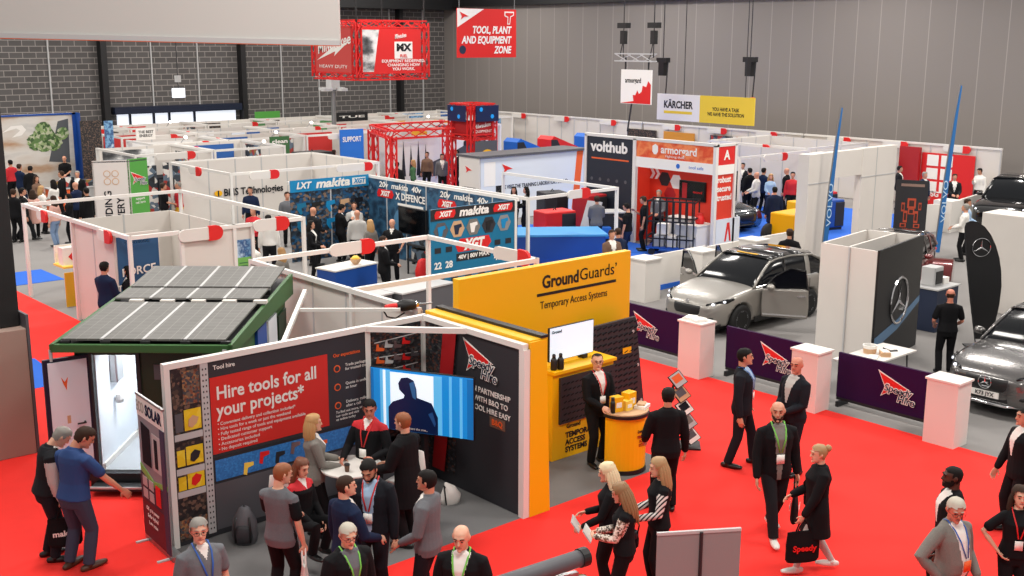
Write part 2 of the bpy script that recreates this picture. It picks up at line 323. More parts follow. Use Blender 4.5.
PCACHE = {}
def person_meshes(sp, lo):
    """meshes of one posed figure, 1.8 m tall, facing +Y, standing on z = 0"""
    fem = sp.get('fem', False); legs = sp.get('legs', 'stand'); lean = R(sp.get('lean', 0)); bel = sp.get('belly', 0); top = sp.get('top', 'jacket'); bot = sp.get('bottom', 'trousers')
    sit = legs in ('sit', 'stool'); dz = {'sit': -.44, 'stool': -.24}.get(legs, 0); vox = .026 if lo else .0105
    sw = .165 if fem else .19; hip = Vector((0, 0, .93 + dz)); out = []
    LM = Matrix.Translation(hip) @ Matrix.Rotation(-lean, 4, 'X') @ Matrix.Translation(-hip); LMi = LM.inverted()
    def up(p): return LM @ Vector((p[0], p[1], p[2] + dz))
    fw = .9 if fem else 1.0
    T0 = [(.82, .150, .098, 0), (.92, .170 if not fem else .176, .115, -.005), (1.02, .155, .108 + bel * .5, bel * .45), (1.12, .146 * fw, .104 + bel * .6, .004 + bel * .6), (1.25, .158 * fw, .112 + bel * .25, .008 + bel * .25), (1.36, .172 * fw, .116 + (.02 if fem else 0), .006), (1.43, .160 * fw, .098, -.008), (1.485, .105 * fw, .072, -.018), (1.52, .065, .06, -.018)]
    def torso(m, g, z0=.8, z1=1.6, flare=0, n=20, table=T0):
        rs = []
        for z, w, d, y in table:
            if z < z0 - .02 or z > z1: continue
            fl = flare * max(0, 1.0 - (z - z0) / .25) if z < z0 + .25 else 0
            rs.append([up((math.copysign(abs(math.cos(q)) ** .85, math.cos(q)) * (w + g + fl), y + (d + g + fl) * math.sin(q), z)) for q in (2 * math.pi * j / n for j in range(n))])
        m.rings(rs)
    # arms
    sh = {}; el = {}; wr = {}
    for sd, key in ((-1, 'L'), (1, 'R')):
        S = up((sd * sw, -.012, 1.418)); t = sp.get(key, (sd * .27, .03, .80)); t = Vector(t); 
        if sit: t = t + Vector((0, 0, dz)) if t.z > .79 else t
        hint = sp.get('h' + key, (sd * .45, -.8, -.35)); E, W = ik(S, t, .30, .265, hint); sh[sd], el[sd], wr[sd] = S, E, W
    # legs
    hp = {}; kn = {}; an = {}; ft = {}
    for sd, key in ((-1, 'fL'), (1, 'fR')):
        h = Vector((sd * .088, 0, .91 + dz)); yaw = sd * -.15
        if sit: a = Vector((sd * .11, .40 if legs == 'sit' else .30, .085 + (.25 if legs == 'stool' else 0)))
        elif legs == 'walk': a = Vector((sd * .075, .26 if sd == sp.get('step', 1) else -.27, .085 if sd == sp.get('step', 1) else .13))
        else: a = Vector((sd * (.11 if not fem else .085), sd * .03 * sp.get('stag', 1), .085))
        if key in sp: a = Vector(sp[key])
        kk, a = ik(h, a, .425, .42, (sd * .12, 1, .05)); hp[sd], kn[sd], an[sd], ft[sd] = h, kk, a, Vector((math.sin(-yaw), math.cos(yaw), 0))
    # head
    hy, hpit = R(sp.get('hy', 0)), R(sp.get('hp', 0)); hc = up((0, .012, 1.682)); nk = up((0, -.018, 1.5))
    HM = Matrix.Translation(nk) @ Matrix.Rotation(hy, 4, 'Z') @ Matrix.Rotation(-hpit - lean * .55, 4, 'X') @ Matrix.Translation(Vector((0, .022, .182)))
    def hd(p): return HM @ Vector(p)
    # ---- the body: one remeshed surface
    m = M(); m.rings([[hd(p) for p in r] for r in head_rings()])
    m.tube([hd((0, .082, .03)), hd((0, .101, 0)), hd((0, .113, -.026)), hd((0, .088, -.038))], [(.010, .010), (.011, .012), (.016, .014), (.012, .01)], 8, side=HM.to_3x3() @ Vector((1, 0, 0)))
    for sd in (-1, 1):
        m.tube([hd((sd * .07, -.004, -.03)), hd((sd * .083, -.012, 0)), hd((sd * .080, -.014, .026))], [(.010, .016), (.011, .022), (.010, .016)], 7, round_=True)
    m.tube([hd((-.045, .083, .034)), hd((0, .092, .034)), hd((.045, .083, .034))], .011, 7); m.tube([hd((0, .075, -.085)), hd((0, .09, -.1))], .022, 7, round_=True)
    m.tube([nk - (hd((0, -.02, -.06)) - nk) * .3, nk, hd((0, -.03, -.09)), hd((0, -.03, -.03))], [.066 * fw, .058 * fw, .054 * fw, .055 * fw], 12)
    torso(m, 0)
    for sd in (-1, 1):
        S, E, W = sh[sd], el[sd], wr[sd]
        m.tube([S + Vector((-sd * .05, 0, .0)), S, S.lerp(E, .4), E, E.lerp(W, .35), W, W + (W - E).normalized() * .02], [.034, .046 * fw, .045 * fw, .038 * fw, .039 * fw, .026 * fw, .024], 10, round_=True)
        h, k, a = hp[sd], kn[sd], an[sd]
        m.tube([h + Vector((0, 0, .03)), h, h.lerp(k, .4), k, k.lerp(a, .35), a, a - Vector((0, 0, .03))], [.085, .088, .075, .054, .053, .036, .036], 12, round_=True)
        f = ft[sd]; b = a - Vector((0, 0, .045)); m.tube([b - f * .05, b + f * .05, b + f * .16], [.03, .036, .028], 8, round_=True)
    body = voxel(m, .024 if lo else .0115, 1)
    hands = []
    for sd, key in ((-1, 'L'), (1, 'R')):
        S, E, W = sh[sd], el[sd], wr[sd]; dr = sp.get('d' + key); fa = (W - E).normalized(); d = Vector(dr).normalized() if dr else fa
        n = Vector(sp['n' + key]) if 'n' + key in sp else Vector((-sd, .25, 0)) if abs(d.z) > .6 else Vector((-sd * .6, 0, .5 if sp.get('palm_up') else -.6))
        if abs(n.normalized().dot(d)) > .9: n = Vector((-sd, 0, .1))
        hm = M(); dd = d if sd > 0 else d; 
        if not sp.get('pocket' + key): hand_mesh(hm, W + fa * .012, dd, n, sp.get('c' + key, 32), .93 if fem else 1.0); hands.append((voxel(hm, .0075 if lo else .0042, 1)))
    import bmesh
    bm = bmesh.new(); bm.from_mesh(body)
    for hm in hands: bm.from_mesh(hm); bpy.data.meshes.remove(hm)
    bm.to_mesh(body); bm.free(); out.append(('body', body, 'skin'))
    # ---- upper garment
    hem = {'jacket': .80, 'coat': .58, 'tee': .88, 'shirt': .90, 'polo': .88, 'gilet': .86, 'jumper': .86, 'dress': .55, 'stripe': .86}.get(top, .85); hem = sp.get('hem', hem); thick = {'jacket': .024, 'coat': .034, 'gilet': .034}.get(top, .019)
    slv = sp.get('sleeve', 'short' if top in ('tee', 'polo') else 'long'); m = M()
    tb = list(T0)
    if hem < .8: tb = [(hem, .19, .15, 0), ((hem + .82) / 2 + .02, .18, .135, 0)] + [x for x in T0 if x[0] > .85]
    torso(m, thick, hem, 1.6, .012, table=tb)
    for sd in (-1, 1):
        S, E, W = sh[sd], el[sd], wr[sd]; g = thick
        P = [S + Vector((-sd * .07, 0, .012)), S + Vector((-sd * .012, 0, -.004)), S.lerp(E, .4), E, E.lerp(W, .35), E.lerp(W, .97)]; rd = [.046 + g, .053 * fw + g, .047 * fw + g, .040 * fw + g, .040 * fw + g * .8, .032 + g * .6]
        if slv == 'short': P = [P[0], P[1], P[2], S.lerp(E, .72)]; rd = rd[:3] + [.052 + g * .7]
        m.tube(P, rd, 12, round_=True)
    if top in ('jacket', 'coat', 'polo', 'shirt', 'gilet'): m.tube([up((0, -.02, 1.50)), up((0, -.014, 1.545))], [(.076, .072), (.064, .064)], 14, side=(1, 0, 0))
    g = voxel(m, vox, 2); c = centers(g); loc = c.copy(); Li = np.array(LMi); loc = c @ Li[:3, :3].T + Li[:3, 3]; loc[:, 2] -= dz
    def seg_d(p, A, B):
        A, B = np.array(A), np.array(B); d = B - A; t = np.clip((p - A) @ d / (d @ d), 0, 1); return np.linalg.norm(p - (A + t[:, None] * d), axis=1), t
    arm = np.zeros(len(c), bool)
    for sd in (-1, 1):
        d1, t1 = seg_d(c, sh[sd], el[sd]); d2, t2 = seg_d(c, el[sd], wr[sd]); arm |= ((d1 < .085) & (t1 > .12) & (np.abs(loc[:, 0]) > sw * .93)) | ((d2 < .075) & (t2 > .05))
    mk = {}; front = (loc[:, 1] > .02) & ~arm; op = sp.get('open', {'jacket': 'v', 'coat': 'v', 'gilet': 'zip', 'polo': 'neck', 'shirt': 'neck'}.get(top, 'none')); x = np.abs(loc[:, 0]); z = loc[:, 2]
    neckz = 1.50
    if op == 'v': sh_m = front & (z > 1.14) & (x < .012 + .078 * (z - 1.14) / .36)
    elif op == 'open': sh_m = front & (x < .03 + .055 * np.clip((z - .95) / .55, 0, 1)) & (z > hem)
    elif op == 'neck': sh_m = front & (z > 1.40) & (x < .05 * (z - 1.40) / .1)
    elif op == 'zip': sh_m = front & (z > 1.36) & (x < .055 * (z - 1.36) / .12)
    else: sh_m = np.zeros(len(c), bool)
    yoke = (z > 1.40) & ~sh_m & ~arm if sp.get('yoke') else np.zeros(len(c), bool)
    tname = {'jumper': 'jumper', 'tee': 't_shirt', 'polo': 'polo_shirt', 'gilet': 'gilet', 'coat': 'coat', 'dress': 'dress', 'shirt': 'shirt', 'stripe': 'top'}.get(top, 'jacket')
    inner = 'undershirt' if tname == 'shirt' else 'shirt'
    if sp.get('split_sleeve'): mk = {inner: sh_m, 'sleeve': arm & (loc[:, 0] < 0), 'sleeve_': arm & (loc[:, 0] >= 0), tname: ~sh_m & ~arm & ~yoke}
    else: mk = {inner: sh_m, tname: ~sh_m & ~yoke}
    if sp.get('yoke'): mk['shoulder_yoke'] = yoke
    if op in ('neck', 'zip') : mk[tname if op == 'neck' else tname] = mk[tname]
    for k, me in mesh_split(g, 'top', mk).items(): out.append((k, me, {inner: 'shirt', 'sleeve': 'sleeve', 'sleeve_': 'sleeve', 'shoulder_yoke': 'accent'}.get(k, 'top')))
    # ---- lower garment
    if bot in ('trousers', 'leggings', 'shorts'):
        m = M(); g = .016 if bot == 'trousers' else .006; tb = [x for x in T0 if x[0] < 1.06]
        rs = [[Vector((math.copysign(abs(math.cos(q)) ** .85, math.cos(q)) * (w + g), y + (d + g) * math.sin(q), z + dz)) for q in (2 * math.pi * j / 18 for j in range(18))] for z, w, d, y in tb]; m.rings(rs)
        for sd in (-1, 1):
            h, k, a = hp[sd], kn[sd], an[sd]; e = a + (k - a).normalized() * .0
            m.tube([h + Vector((0, 0, .03)), h, h.lerp(k, .4), k, k.lerp(a, .35), e], [.085 + g, .088 + g, .075 + g, .055 + g, .054 + g, (.046 if bot == 'trousers' else .036) + g], 12, round_=False)
        out.append((bot, voxel(m, vox, 2), 'bottom'))
    elif bot == 'skirt':
        m = M(); rs = []
        for zz, w, d, y in ((1.03, .165, .125, 0), (.92, .195, .14, 0), (.75, .20, .15, .0), (.52, .215, .165, .0)):
            if sit: p = lambda a: Vector((math.cos(a) * w, y + d * math.sin(a) + (1.03 - zz) * .85, max(.45, zz + dz - (0 if zz > .9 else 0)) if zz > .9 else .50 + .10 * math.sin(a)))
            else: p = lambda a: Vector((math.cos(a) * w, y + d * math.sin(a), zz + dz))
            rs.append([p(2 * math.pi * j / 18) for j in range(18)])
        m.rings(rs); out.append(('skirt', voxel(m, vox, 2), 'bottom'))
    for sd in (-1, 1):
        a, f = an[sd], ft[sd]; m = M(); b = a - Vector((0, 0, .04)); s_ = Vector((f.y, -f.x, 0))
        m.tube([b - f * .075, b - f * .03, b + f * .04, b + f * .12, b + f * .195], [(.030, .036), (.040, .046), (.046, .044), (.050, .036), (.034, .024)], 12, side=s_, round_=True)
        fl = a.z - .085; m.v = [(p[0], p[1], max(p[2], fl)) for p in m.v]; m.tube([a - Vector((0, 0, .04)), a + Vector((0, 0, .015))], [.046, .043], 10)
        out.append(('shoe', mesh('shoe', m), 'shoe'))
    # ---- hair, face, extras
    hs = sp.get('hair', 'short')
    if hs != 'bald':
        m = M(); n = 24; g = .013; tri = []
        for z, w, f, b in HEADP:
            if z < -.11: continue
            pass
        zz = np.linspace(-.105, .116, 14); hw = [np.interp(zz, [q[0] for q in HEADP], [q[i] for q in HEADP]) for i in (1, 2, 3)]; V = []; keep = []
        vol = {'short': .012, 'crop': .006, 'long': .02, 'fall': .02, 'bun': .013, 'quiff': .018, 'receding': .009, 'fringe_ring': .008, 'bob': .022}.get(hs, .012)
        for i, z in enumerate(zz):
            w, f, b = hw[0][i] + vol, hw[1][i], hw[2][i]; cc, dd = (f + b) / 2, (f - b) / 2 + vol
            for j in range(n):
                a = 2 * math.pi * j / n; jit = random.uniform(-.004, .005); y = cc + dd * math.sin(a)
                V.append(hd(((w + jit) * math.cos(a), y + jit, z + vol * (1.0 if z > .09 else .3 if z > .03 else 0))))
                fr = math.sin(a); jl = .010 * math.sin(j * 2.7) + .006 * math.sin(j * 5.3 + 1); line = jl + .066 if fr > .45 else (.012 if fr > .15 else (-.012 if fr > -.02 else (-.045 if fr > -.35 else -.085)))
                if hs == 'receding': line = .092 if fr > .2 else line
                if hs in ('long', 'fall', 'bob'): line = .068 if fr > .5 else (-.1 if fr < .3 else .02)
                kp = z >= line
                if hs == 'fringe_ring': kp = kp and z < .045 and fr < .3
                keep.append(kp)
        Fc = []
        for i in range(len(zz) - 1):
            for j in range(n):
                q = (i * n + j, i * n + (j + 1) % n, (i + 1) * n + (j + 1) % n, (i + 1) * n + j)
                if sum(keep[x] for x in q) >= 3: Fc.append(q)
        if hs != 'fringe_ring': Fc.append(tuple(range((len(zz) - 1) * n, len(zz) * n)))
        m.add(V, Fc)
        if hs in ('long', 'fall', 'bob'):
            ln = {'long': .36, 'fall': .26, 'bob': .13}[hs]
            for q in range(-5, 6):
                a = -math.pi / 2 + q * .33; bx, by = .075 * math.cos(a), -.01 + .098 * math.sin(a); e = 1 + random.uniform(-.12, .06); ox = .028 * math.cos(a)
                p0 = hd((bx * .62, by * .62 - .012, .103)); p1 = hd((bx + ox * .5, by - .012, -.05)); p2 = hd((bx + ox, by - .02, -.05 - ln * .5 * e)); p3 = hd((bx * .8 + ox * .6, by + .0, -.05 - ln * e))
                for pp in (p1, p2, p3): pass
                m.tube([p0, p1, p2, p3], [(.026, .026), (.032, .028), (.031, .025), (.013, .012)], 7, round_=True)
        if hs == 'bun': m.ell(hd((0, -.128, .065)), (.05, .045, .048), 10, 6); m.tube([hd((0, -.09, .0)), hd((0, -.1, .05))], .035, 8, round_=True)
        if hs == 'quiff': m.tube([hd((-.045, .07, .085)), hd((0, .085, .1)), hd((.045, .07, .09))], [.022, .026, .022], 8, round_=True)
        out.append(('hair', mesh('hair', m), 'hair'))
    if sp.get('beard'):
        m = M(); n = 20; zz = [-.125, -.105, -.085, -.06, -.04, -.015]; V = []; Fc = []
        for i, z in enumerate(zz):
            w, f, b = [float(np.interp(z, [q[0] for q in HEADP], [q[k] for q in HEADP])) for k in (1, 2, 3)]; cc, dd = (f + b) / 2, (f - b) / 2
            for j in range(n + 1):
                a = math.pi * (-.06 + 1.12 * j / n); V.append(hd(((w + .009) * math.cos(a), cc + (dd + .010) * math.sin(a), z)))
        for i in range(len(zz) - 1):
            for j in range(n):
                mid = abs(j + .5 - n / 2) / (n / 2)
                if i == 4 and mid < .75: continue
                if i == 3 and mid < .28: continue
                Fc.append((i * (n + 1) + j, i * (n + 1) + j + 1, (i + 1) * (n + 1) + j + 1, (i + 1) * (n + 1) + j))
        m.add(V, Fc); out.append(('beard', mesh('beard', m), 'hair'))
    if not lo:
        for sd in (-1, 1):
            m = M(); m.ell((0, 0, 0), (.010, .005, .006), 8, 5); m.v = [tuple(hd((p[0] + sd * .032, p[1] + .089, p[2] + .006))) for p in m.v]; out.append(('eye', mesh('eye', m), 'eye'))
            m = M().tube([hd((sd * .014, .101, .034)), hd((sd * .034, .097, .040)), hd((sd * .052, .084, .033))], [(.004, .006), (.005, .006), (.003, .004)], 6); out.append(('eyebrow', mesh('eyebrow', m), 'brow'))
        m = M().tube([hd((-.026, .090, -.064)), hd((0, .099, -.062)), hd((.026, .090, -.064))], [(.003, .004), (.007, .008), (.003, .004)], 7, round_=True); out.append(('lips', mesh('lips', m), 'lip'))
    if sp.get('glasses'):
        m = M()
        for sd in (-1, 1):
            ring = [hd((sd * .034 + .026 * math.cos(a), .108 - abs(.026 * math.cos(a) * sd + .0) * .1, .004 + .02 * math.sin(a))) for a in (2 * math.pi * j / 14 for j in range(15))]; m.tube(ring, .0022, 5)
            m.tube([hd((sd * .060, .104, .01)), hd((sd * .085, .06, .012)), hd((sd * .086, -.015, .008))], .002, 5)
        m.tube([hd((-.01, .109, .008)), hd((.01, .109, .008))], .0022, 5); out.append(('glasses', mesh('glasses', m), 'glasses'))
    def fy(xx, zz_):
        w, d, y = [float(np.interp(zz_, [q[0] for q in T0], [q[k] for q in T0])) for k in (1, 2, 3)]; w += thick; d += thick; return y + d * math.sqrt(max(0, 1 - (min(abs(xx), w * .98) / w) ** 2)) + .012
    if sp.get('lanyard'):
        m = M(); zb = 1.16
        for sd in (-1, 1):
            P = [up((sd * .058, -.07, 1.53)), up((sd * .078, -.01, 1.545)), up((sd * .072, fy(.07, 1.47), 1.47)), up((sd * .05, fy(.05, 1.36), 1.36)), up((sd * .012, fy(0, zb + .03), zb + .03))]
            m.tube(P, (.009, .003) if not lo else (.012, .006), 6, side=(1, 0, 0))
        out.append(('lanyard', mesh('lanyard', m), 'lanyard'))
        m = M(); o = up((0, fy(0, zb) + .004, zb)); m.ext(rect(.095, .12, 0, -.055), o, (1, 0, 0), (0, 0, 1), (0, -.004, 0)); out.append(('badge', mesh('badge', m), 'badge'))
    for k, me, _ in out:
        k = k.rstrip('_'); me.name = k; me.polygons.foreach_set('use_smooth', [True] * len(me.polygons))
    anch = dict(L=wr[-1], R=wr[1], hipL=hip + Vector((-.2, 0, 0)), S={-1: sh[-1], 1: sh[1]}, up=up, fy=fy)
    return out, anch
FACES = ('top', 'bottom', 'shirt', 'sleeve', 'accent', 'skin', 'hair', 'shoe', 'lanyard', 'badge', 'glasses', 'brow', 'eye', 'lip')
def person(p, h, rel, label, colors, group=None, lo=False, cat='person', name='person', head=True, bulk=1.06, **sp):
    """p: pixel of the top of the head (or the feet with head=False); rel: facing, 0 = away from the camera, 90 = to its left, 180 = towards it"""
    if len(p) == 3: q = Vector(p)
    else:
        q = at(p[0], p[1], h * (1 + (-.44 / 1.8 if sp.get('legs') == 'sit' else -.24 / 1.8 if sp.get('legs') == 'stool' else 0)) + sp.get('base', 0)) if head else at(p[0], p[1], sp.get('base', 0)); q.z = sp.get('base', 0)
    yaw = 48.5 - (math.degrees(math.atan2(q.x * .6626 * 0, 1))) + rel - 90
    key = repr(sorted((k, v) for k, v in sp.items() if k not in ('base',))) + str(lo)
    if key not in PCACHE: PCACHE[key] = person_meshes(sp, lo)
    parts, anch = PCACHE[key]; t = thing(name, label, cat, q, yaw, group); s = h / 1.8; bk = s * (1.0 if sp.get('fem') else bulk); t.scale = (bk, bk, s); WM[t.name] = WM[t.name] @ Matrix.Diagonal((bk, bk, s, 1))
    dflt = dict(shirt='cloth_white', sleeve=colors.get('top'), accent='cloth_red', skin='skin', hair='hair_brown', shoe='shoe_black', lanyard='lanyard_red', badge='paper', glasses='black', brow=colors.get('hair', 'hair_brown'), eye='eye_dark', lip='lip', bottom='cloth_black', top='cloth_black')
    dflt.update(colors); po = {}
    for k, me, slot in parts:
        if not me.materials: me.materials.append(None)
        o = bpy.data.objects.new(k.rstrip('_'), me); COL.objects.link(o); o.parent = t; o.material_slots[0].link = 'OBJECT'; o.material_slots[0].material = K(dflt[slot]); WM[o.name] = WM[t.name]; po.setdefault(k, o)
    t_an = {k: (WM[t.name] @ v) for k, v in anch.items() if isinstance(v, Vector)}; t_an['m'] = WM[t.name]; t_an['a'] = anch; return t, t_an
# ------------------------------------------------------------------ the hall
struct('floor', M().box(-25, 60, -25, 75, -.2, 0), 'hall_grey')
struct('wall_right', M().box(47, 47.4, -25, 60, 0, 8.75), 'grey_cladding')
struct('wall_far', M().box(-25, 47, 60, 60.4, 0, 9.6), 'block_wall')
struct('beam_right', M().box(46.6, 47.6, -25, 60, 8.75, 10.6), 'black')
struct('beam_far', M().box(28, 47.4, 58.6, 60.3, 8.55, 10.6), 'black')
struct('trim_1', M().box(46.94, 47, 8.5, 8.62, 0, 8.75), 'charcoal')
for i, (px, w) in enumerate(((104, .32), (242, .3), (399, .26))):
    d = CAM @ np.array([px - CX, 190.0, F]); x = d[0] * 59.9 / d[1]; struct('column_%d' % (i + 1), M().box(x - w / 2, x + w / 2, 59.5, 60, 0, 9.6), 'black')
for i, px in enumerate((52, 154, 200, 283, 320, 391, 424)):
    d = CAM @ np.array([px - CX, 190.0, F]); x = d[0] * 59.9 / d[1]; struct('trim_%d' % (i + 2), M().box(x - .03, x + .03, 59.92, 60, 0, 9.6), 'light_grey')
# loading door in the block wall: dark lintel, bright glazing
xa, xb = on_y(111, 105, 59.9)[0], on_y(238, 105, 59.9)[0]
struct('window_1', M().box(xa + .3, xb - .2, 59.85, 59.99, 0, 2.75), 'lamp_soft'); struct('lintel_far', M().box(xa, xb, 59.4, 60, 2.75, 3.12), 'door_navy')
m = M()
for k in (.12, .3, .42, .62): m.box(xa + (xb - xa) * k, xa + (xb - xa) * k + .12, 59.75, 59.9, 0, 2.75)
struct('trim_20', m, 'door_navy')
# carpets laid on the hall floor
struct('carpet_red_aisle', M().ext([(1.5, .5), (17.72, .5), (17.72, 17.5), (13.5, 17.5), (13.5, 11.3), (1.5, 11.3)], (0, 0, 0), (1, 0, 0), (0, 1, 0), (0, 0, .012)), 'carpet_red'); struct('carpet_red_side', M().ext([(2.5, 11.3), (5.95, 11.3), (5.95, 14.2), (9.85, 14.2), (9.85, 32.1), (7.2, 32.1), (4.6, 21), (2.5, 15)], (0, 0, 0), (1, 0, 0), (0, 1, 0), (0, 0, .012)), 'carpet_red')
struct('carpet_grey_stand', M().box(5.95, 10.7, 11.3, 14.2, 0, .012).box(10.7, 13.5, 11.3, 14.2, 0, .012), 'stand_grey')
struct('carpet_blue_side', M().box(-5, 11.4, 32.12, 34, 0, .012).ext([(4.2, 22.1), (7.75, 22.1), (7.85, 24.3), (4.2, 24.3)], (0, 0, .012), (1, 0, 0), (0, 1, 0), (0, 0, .006)), 'carpet_blue')
struct('carpet_blue_aisle', M().box(22.2, 28.2, 20.6, 31, 0, .012), 'carpet_blue'); struct('carpet_blue_far', M().box(31, 41, 21.2, 46, 0, .010), 'carpet_blue')

# ------------------------------------------------------------------ speedy hire stand
YW, XR, ZT = 13.6, 10.2, 2.58
st = thing('tool_hire_stand', 'tool hire display stand with black printed walls and white metal frame around a round table', 'exhibition stand', (8.1, 12.6, 0))
put('printed_wall', M().box(6.06, 10.2, YW, YW + .05, .02, ZT - .06), 'charcoal', st)
put('printed_wall', M().box(XR, XR + .05, 11.34, YW, .02, ZT - .06), 'charcoal', st)
m = M(); m.box(5.98, 10.26, YW - .03, YW + .06, ZT - .08, ZT).box(5.98, 6.06, YW - .03, YW + .06, 0, ZT - .08)
put('frame_rail', m, 'alu_white', st)
m = M(); m.box(XR - .03, XR + .07, 11.28, YW, ZT - .08, ZT).box(XR - .03, XR + .08, 11.25, 11.36, 0, ZT - .08); put('frame_rail', m, 'alu_white', st)
put('frame_rail', M().bar((9.15, YW, ZT - .05), (XR, 12.55, ZT - .05), .07, .08), 'alu_white', st)
put('corner_post', M().box(XR - .06, XR, YW - .06, YW, 0, ZT - .08), 'alu_white', st)
put('brace', M().bar((7.75, YW, ZT - .04), (9.75, 16.3, ZT - .02), .06), 'alu_white', st); put('brace', M().bar((9.0, 15.2, ZT - .03), (XR, 14.2, ZT - .03), .05), 'alu_white', st)
X0 = 6.62
sign(st, 'red_poster', [(0, 0), (1.84, 0), (1.84, 1.08), (0, 1.08)], (X0, YW, 1.19), (1, 0, 0), '#c9251c')
text(st, 'Tool hire', (X0 + .06, YW, 2.40), (1, 0, 0), .085, 'cloth_white', align='LEFT', bold=.015)
text(st, 'Hire tools for all', (X0 + .08, YW - .006, 2.03), (1, 0, 0), .26, 'cloth_white', align='LEFT', bold=.018, width=1.55)
text(st, 'your projects*', (X0 + .08, YW - .006, 1.79), (1, 0, 0), .26, 'cloth_white', align='LEFT', bold=.018, width=1.36)
for i, (s, w) in enumerate((('\u2022 Convenient delivery and collection included*', 1.2), ('\u2022 Hire tools for a week or just the weekend', 1.12), ('\u2022 Fully tested range of tools and equipment available', 1.36), ('\u2022 Dedicated customer support', .82), ('\u2022 Accessories included', .62), ('\u2022 No deposit required', .58))):
    text(st, s, (X0 + .08, YW - .006, 1.605 - i * .072), (1, 0, 0), .065, 'cloth_white', align='LEFT', width=w)
sign(st, 'poster_stripe', [(0, 0), (2.2, 0), (2.2, .05), (0, .05)], (X0, YW, 1.10), (1, 0, 0), 'dark')
# shelving picture at the end of the wall with its perforated upright
sign(st, 'stock_picture', [(0, 0), (.40, 0), (.40, 2.42), (0, 2.42)], (6.08, YW, .08), (1, 0, 0), 'stock_print')
for z, h in ((1.62, .36), (1.14, .32), (.80, .27)):
    sign(st, 'product_picture', [(0, 0), (.24, 0), (.24, h * .8), (0, h * .8)], (6.23, YW - .008, z), (1, 0, 0), 'yellow_box_print'); sign(st, 'tool_picture', [(.05, .06), (.10, .03), (.17, .08), (.2, .16), (.12, .2), (.06, .15)], (6.23, YW - .016, z), (1, 0, 0), ('card_tan', 'dark', 'red')[(1.62, 1.14, .80).index(z)]); sign(st, 'product_picture', [(0, 0), (.11, 0), (.11, h * .7), (0, h * .7)], (6.10, YW - .008, z), (1, 0, 0), 'yellow_box_print' if z < 1.5 else 'dark_grey')
sign(st, 'worker_picture', [(0, 0), (.24, 0), (.24, .46), (0, .46)], (6.23, YW - .008, 1.98), (1, 0, 0), 'crate_print')
for z in (1.50, 1.02, .70): sign(st, 'shelf_edge_picture', [(0, 0), (.40, 0), (.40, .09), (0, .09)], (6.08, YW - .012, z), (1, 0, 0), 'light_grey')
for z in (.12,): sign(st, 'crate_picture', [(0, 0), (.40, 0), (.40, .26), (0, .26)], (6.08, YW - .008, z), (1, 0, 0), 'crate_print')
m = M().box(6.49, 6.60, YW - .02, YW - .001, .08, 2.50); up_ = put('rack_upright', m, 'light_grey', st)
m = M()
for i in range(30):
    for x in (6.515, 6.56): m.box(x, x + .016, YW - .024, YW - .019, .14 + i * .078, .165 + i * .078)
put('hole_pattern', m, 'dark', up_)
# blue pegboard strip with tools in front
sign(st, 'pegboard_picture', [(0, 0), (2.25, 0), (2.25, .30), (0, .30)], (6.64, YW, .80), (1, 0, 0), 'peg_print')
sign(st, 'floor_picture', [(0, 0), (3.4, 0), (3.4, .66), (0, .66)], (6.62, YW, .1), (1, 0, 0), 'dark_grey')
for x, z, c in ((7.05, .86, 'pale_yellow'), (7.3, .96, 'red'), (7.55, .9, 'dark'), (8.25, .9, 'orange'), (7.8, .98, 'steel')):
    sign(st, 'tool_picture', [(0, 0), (.05, -.02), (.07, .08), (.16, .10), (.16, .15), (.02, .16)], (x, YW - .008, z - .06), (1, 0, 0), c)
# text column right of the red poster
text(st, 'Our expectations', (8.56, YW, 2.22), (1, 0, 0), .075, 'orange', align='LEFT', bold=.01, width=.46)
for i, (a, b) in enumerate((('Trade packages', 'for trusted trades'), ('Quote in under', 'an hour'), ('Delivery, collection', 'after a call'))):
    z = 2.05 - i * .28
    sign(st, 'icon_ring', disc(.055), (8.62, YW, z - .03), (1, 0, 0), 'orange'); sign(st, 'icon_hole', disc(.038), (8.62, YW - .006, z - .03), (1, 0, 0), 'charcoal')
    text(st, a + '\n' + b, (8.76, YW, z - .03), (1, 0, 0), .062, 'cloth_white', align='LEFT')
text(st, 'To find out more, scan\nour code and visit\nus online today', (8.58, YW, 1.30), (1, 0, 0), .055, 'cloth_white', align='LEFT')
sign(st, 'corner_picture', [(0, 0), (.95, 0), (.95, 2.3), (0, 2.3)], (9.22, YW, .2), (1, 0, 0), 'tool_print')
sign(st, 'perforated_strip', [(0, 0), (.09, 0), (.09, 2.3), (0, 2.3)], (9.12, YW - .004, .2), (1, 0, 0), 'cloth_white')
sign(st, 'corner_picture', [(0, 0), (.75, 0), (.75, 2.3), (0, 2.3)], (XR, YW - .03, .2), (0, -1, 0), 'tool_print')
m = M()
for (z, t) in ((2.28, .03), (2.05, -.04), (1.82, .02)):
    m.ext([(0, 0), (.8, t), (.8, t + .015), (0, .015)], (9.28, YW - .006, z), (1, 0, 0), (0, 0, 1), (0, -.004, 0))
put('shelf_picture', m, 'light_grey', st)
for i in range(14):
    sign(st, 'tool_picture', [(0, 0), (.14, -.02), (.16, .02), (.06, .05), (.05, .10), (.02, .1)], (9.3 + (i % 5) * .16, YW - .008, 1.72 + (i // 5) * .22 + .03 * (i % 2)), (1, 0, 0), ('orange', 'light_grey', 'steel', 'red', 'dark_grey')[i % 5])
sign(st, 'red_stripe', [(-.5, 0), (-.2, 0), (.12, 2.3), (-.19, 2.3)], (XR - .036, 12.86, .2), (0, -1, 0), 'deep_red')
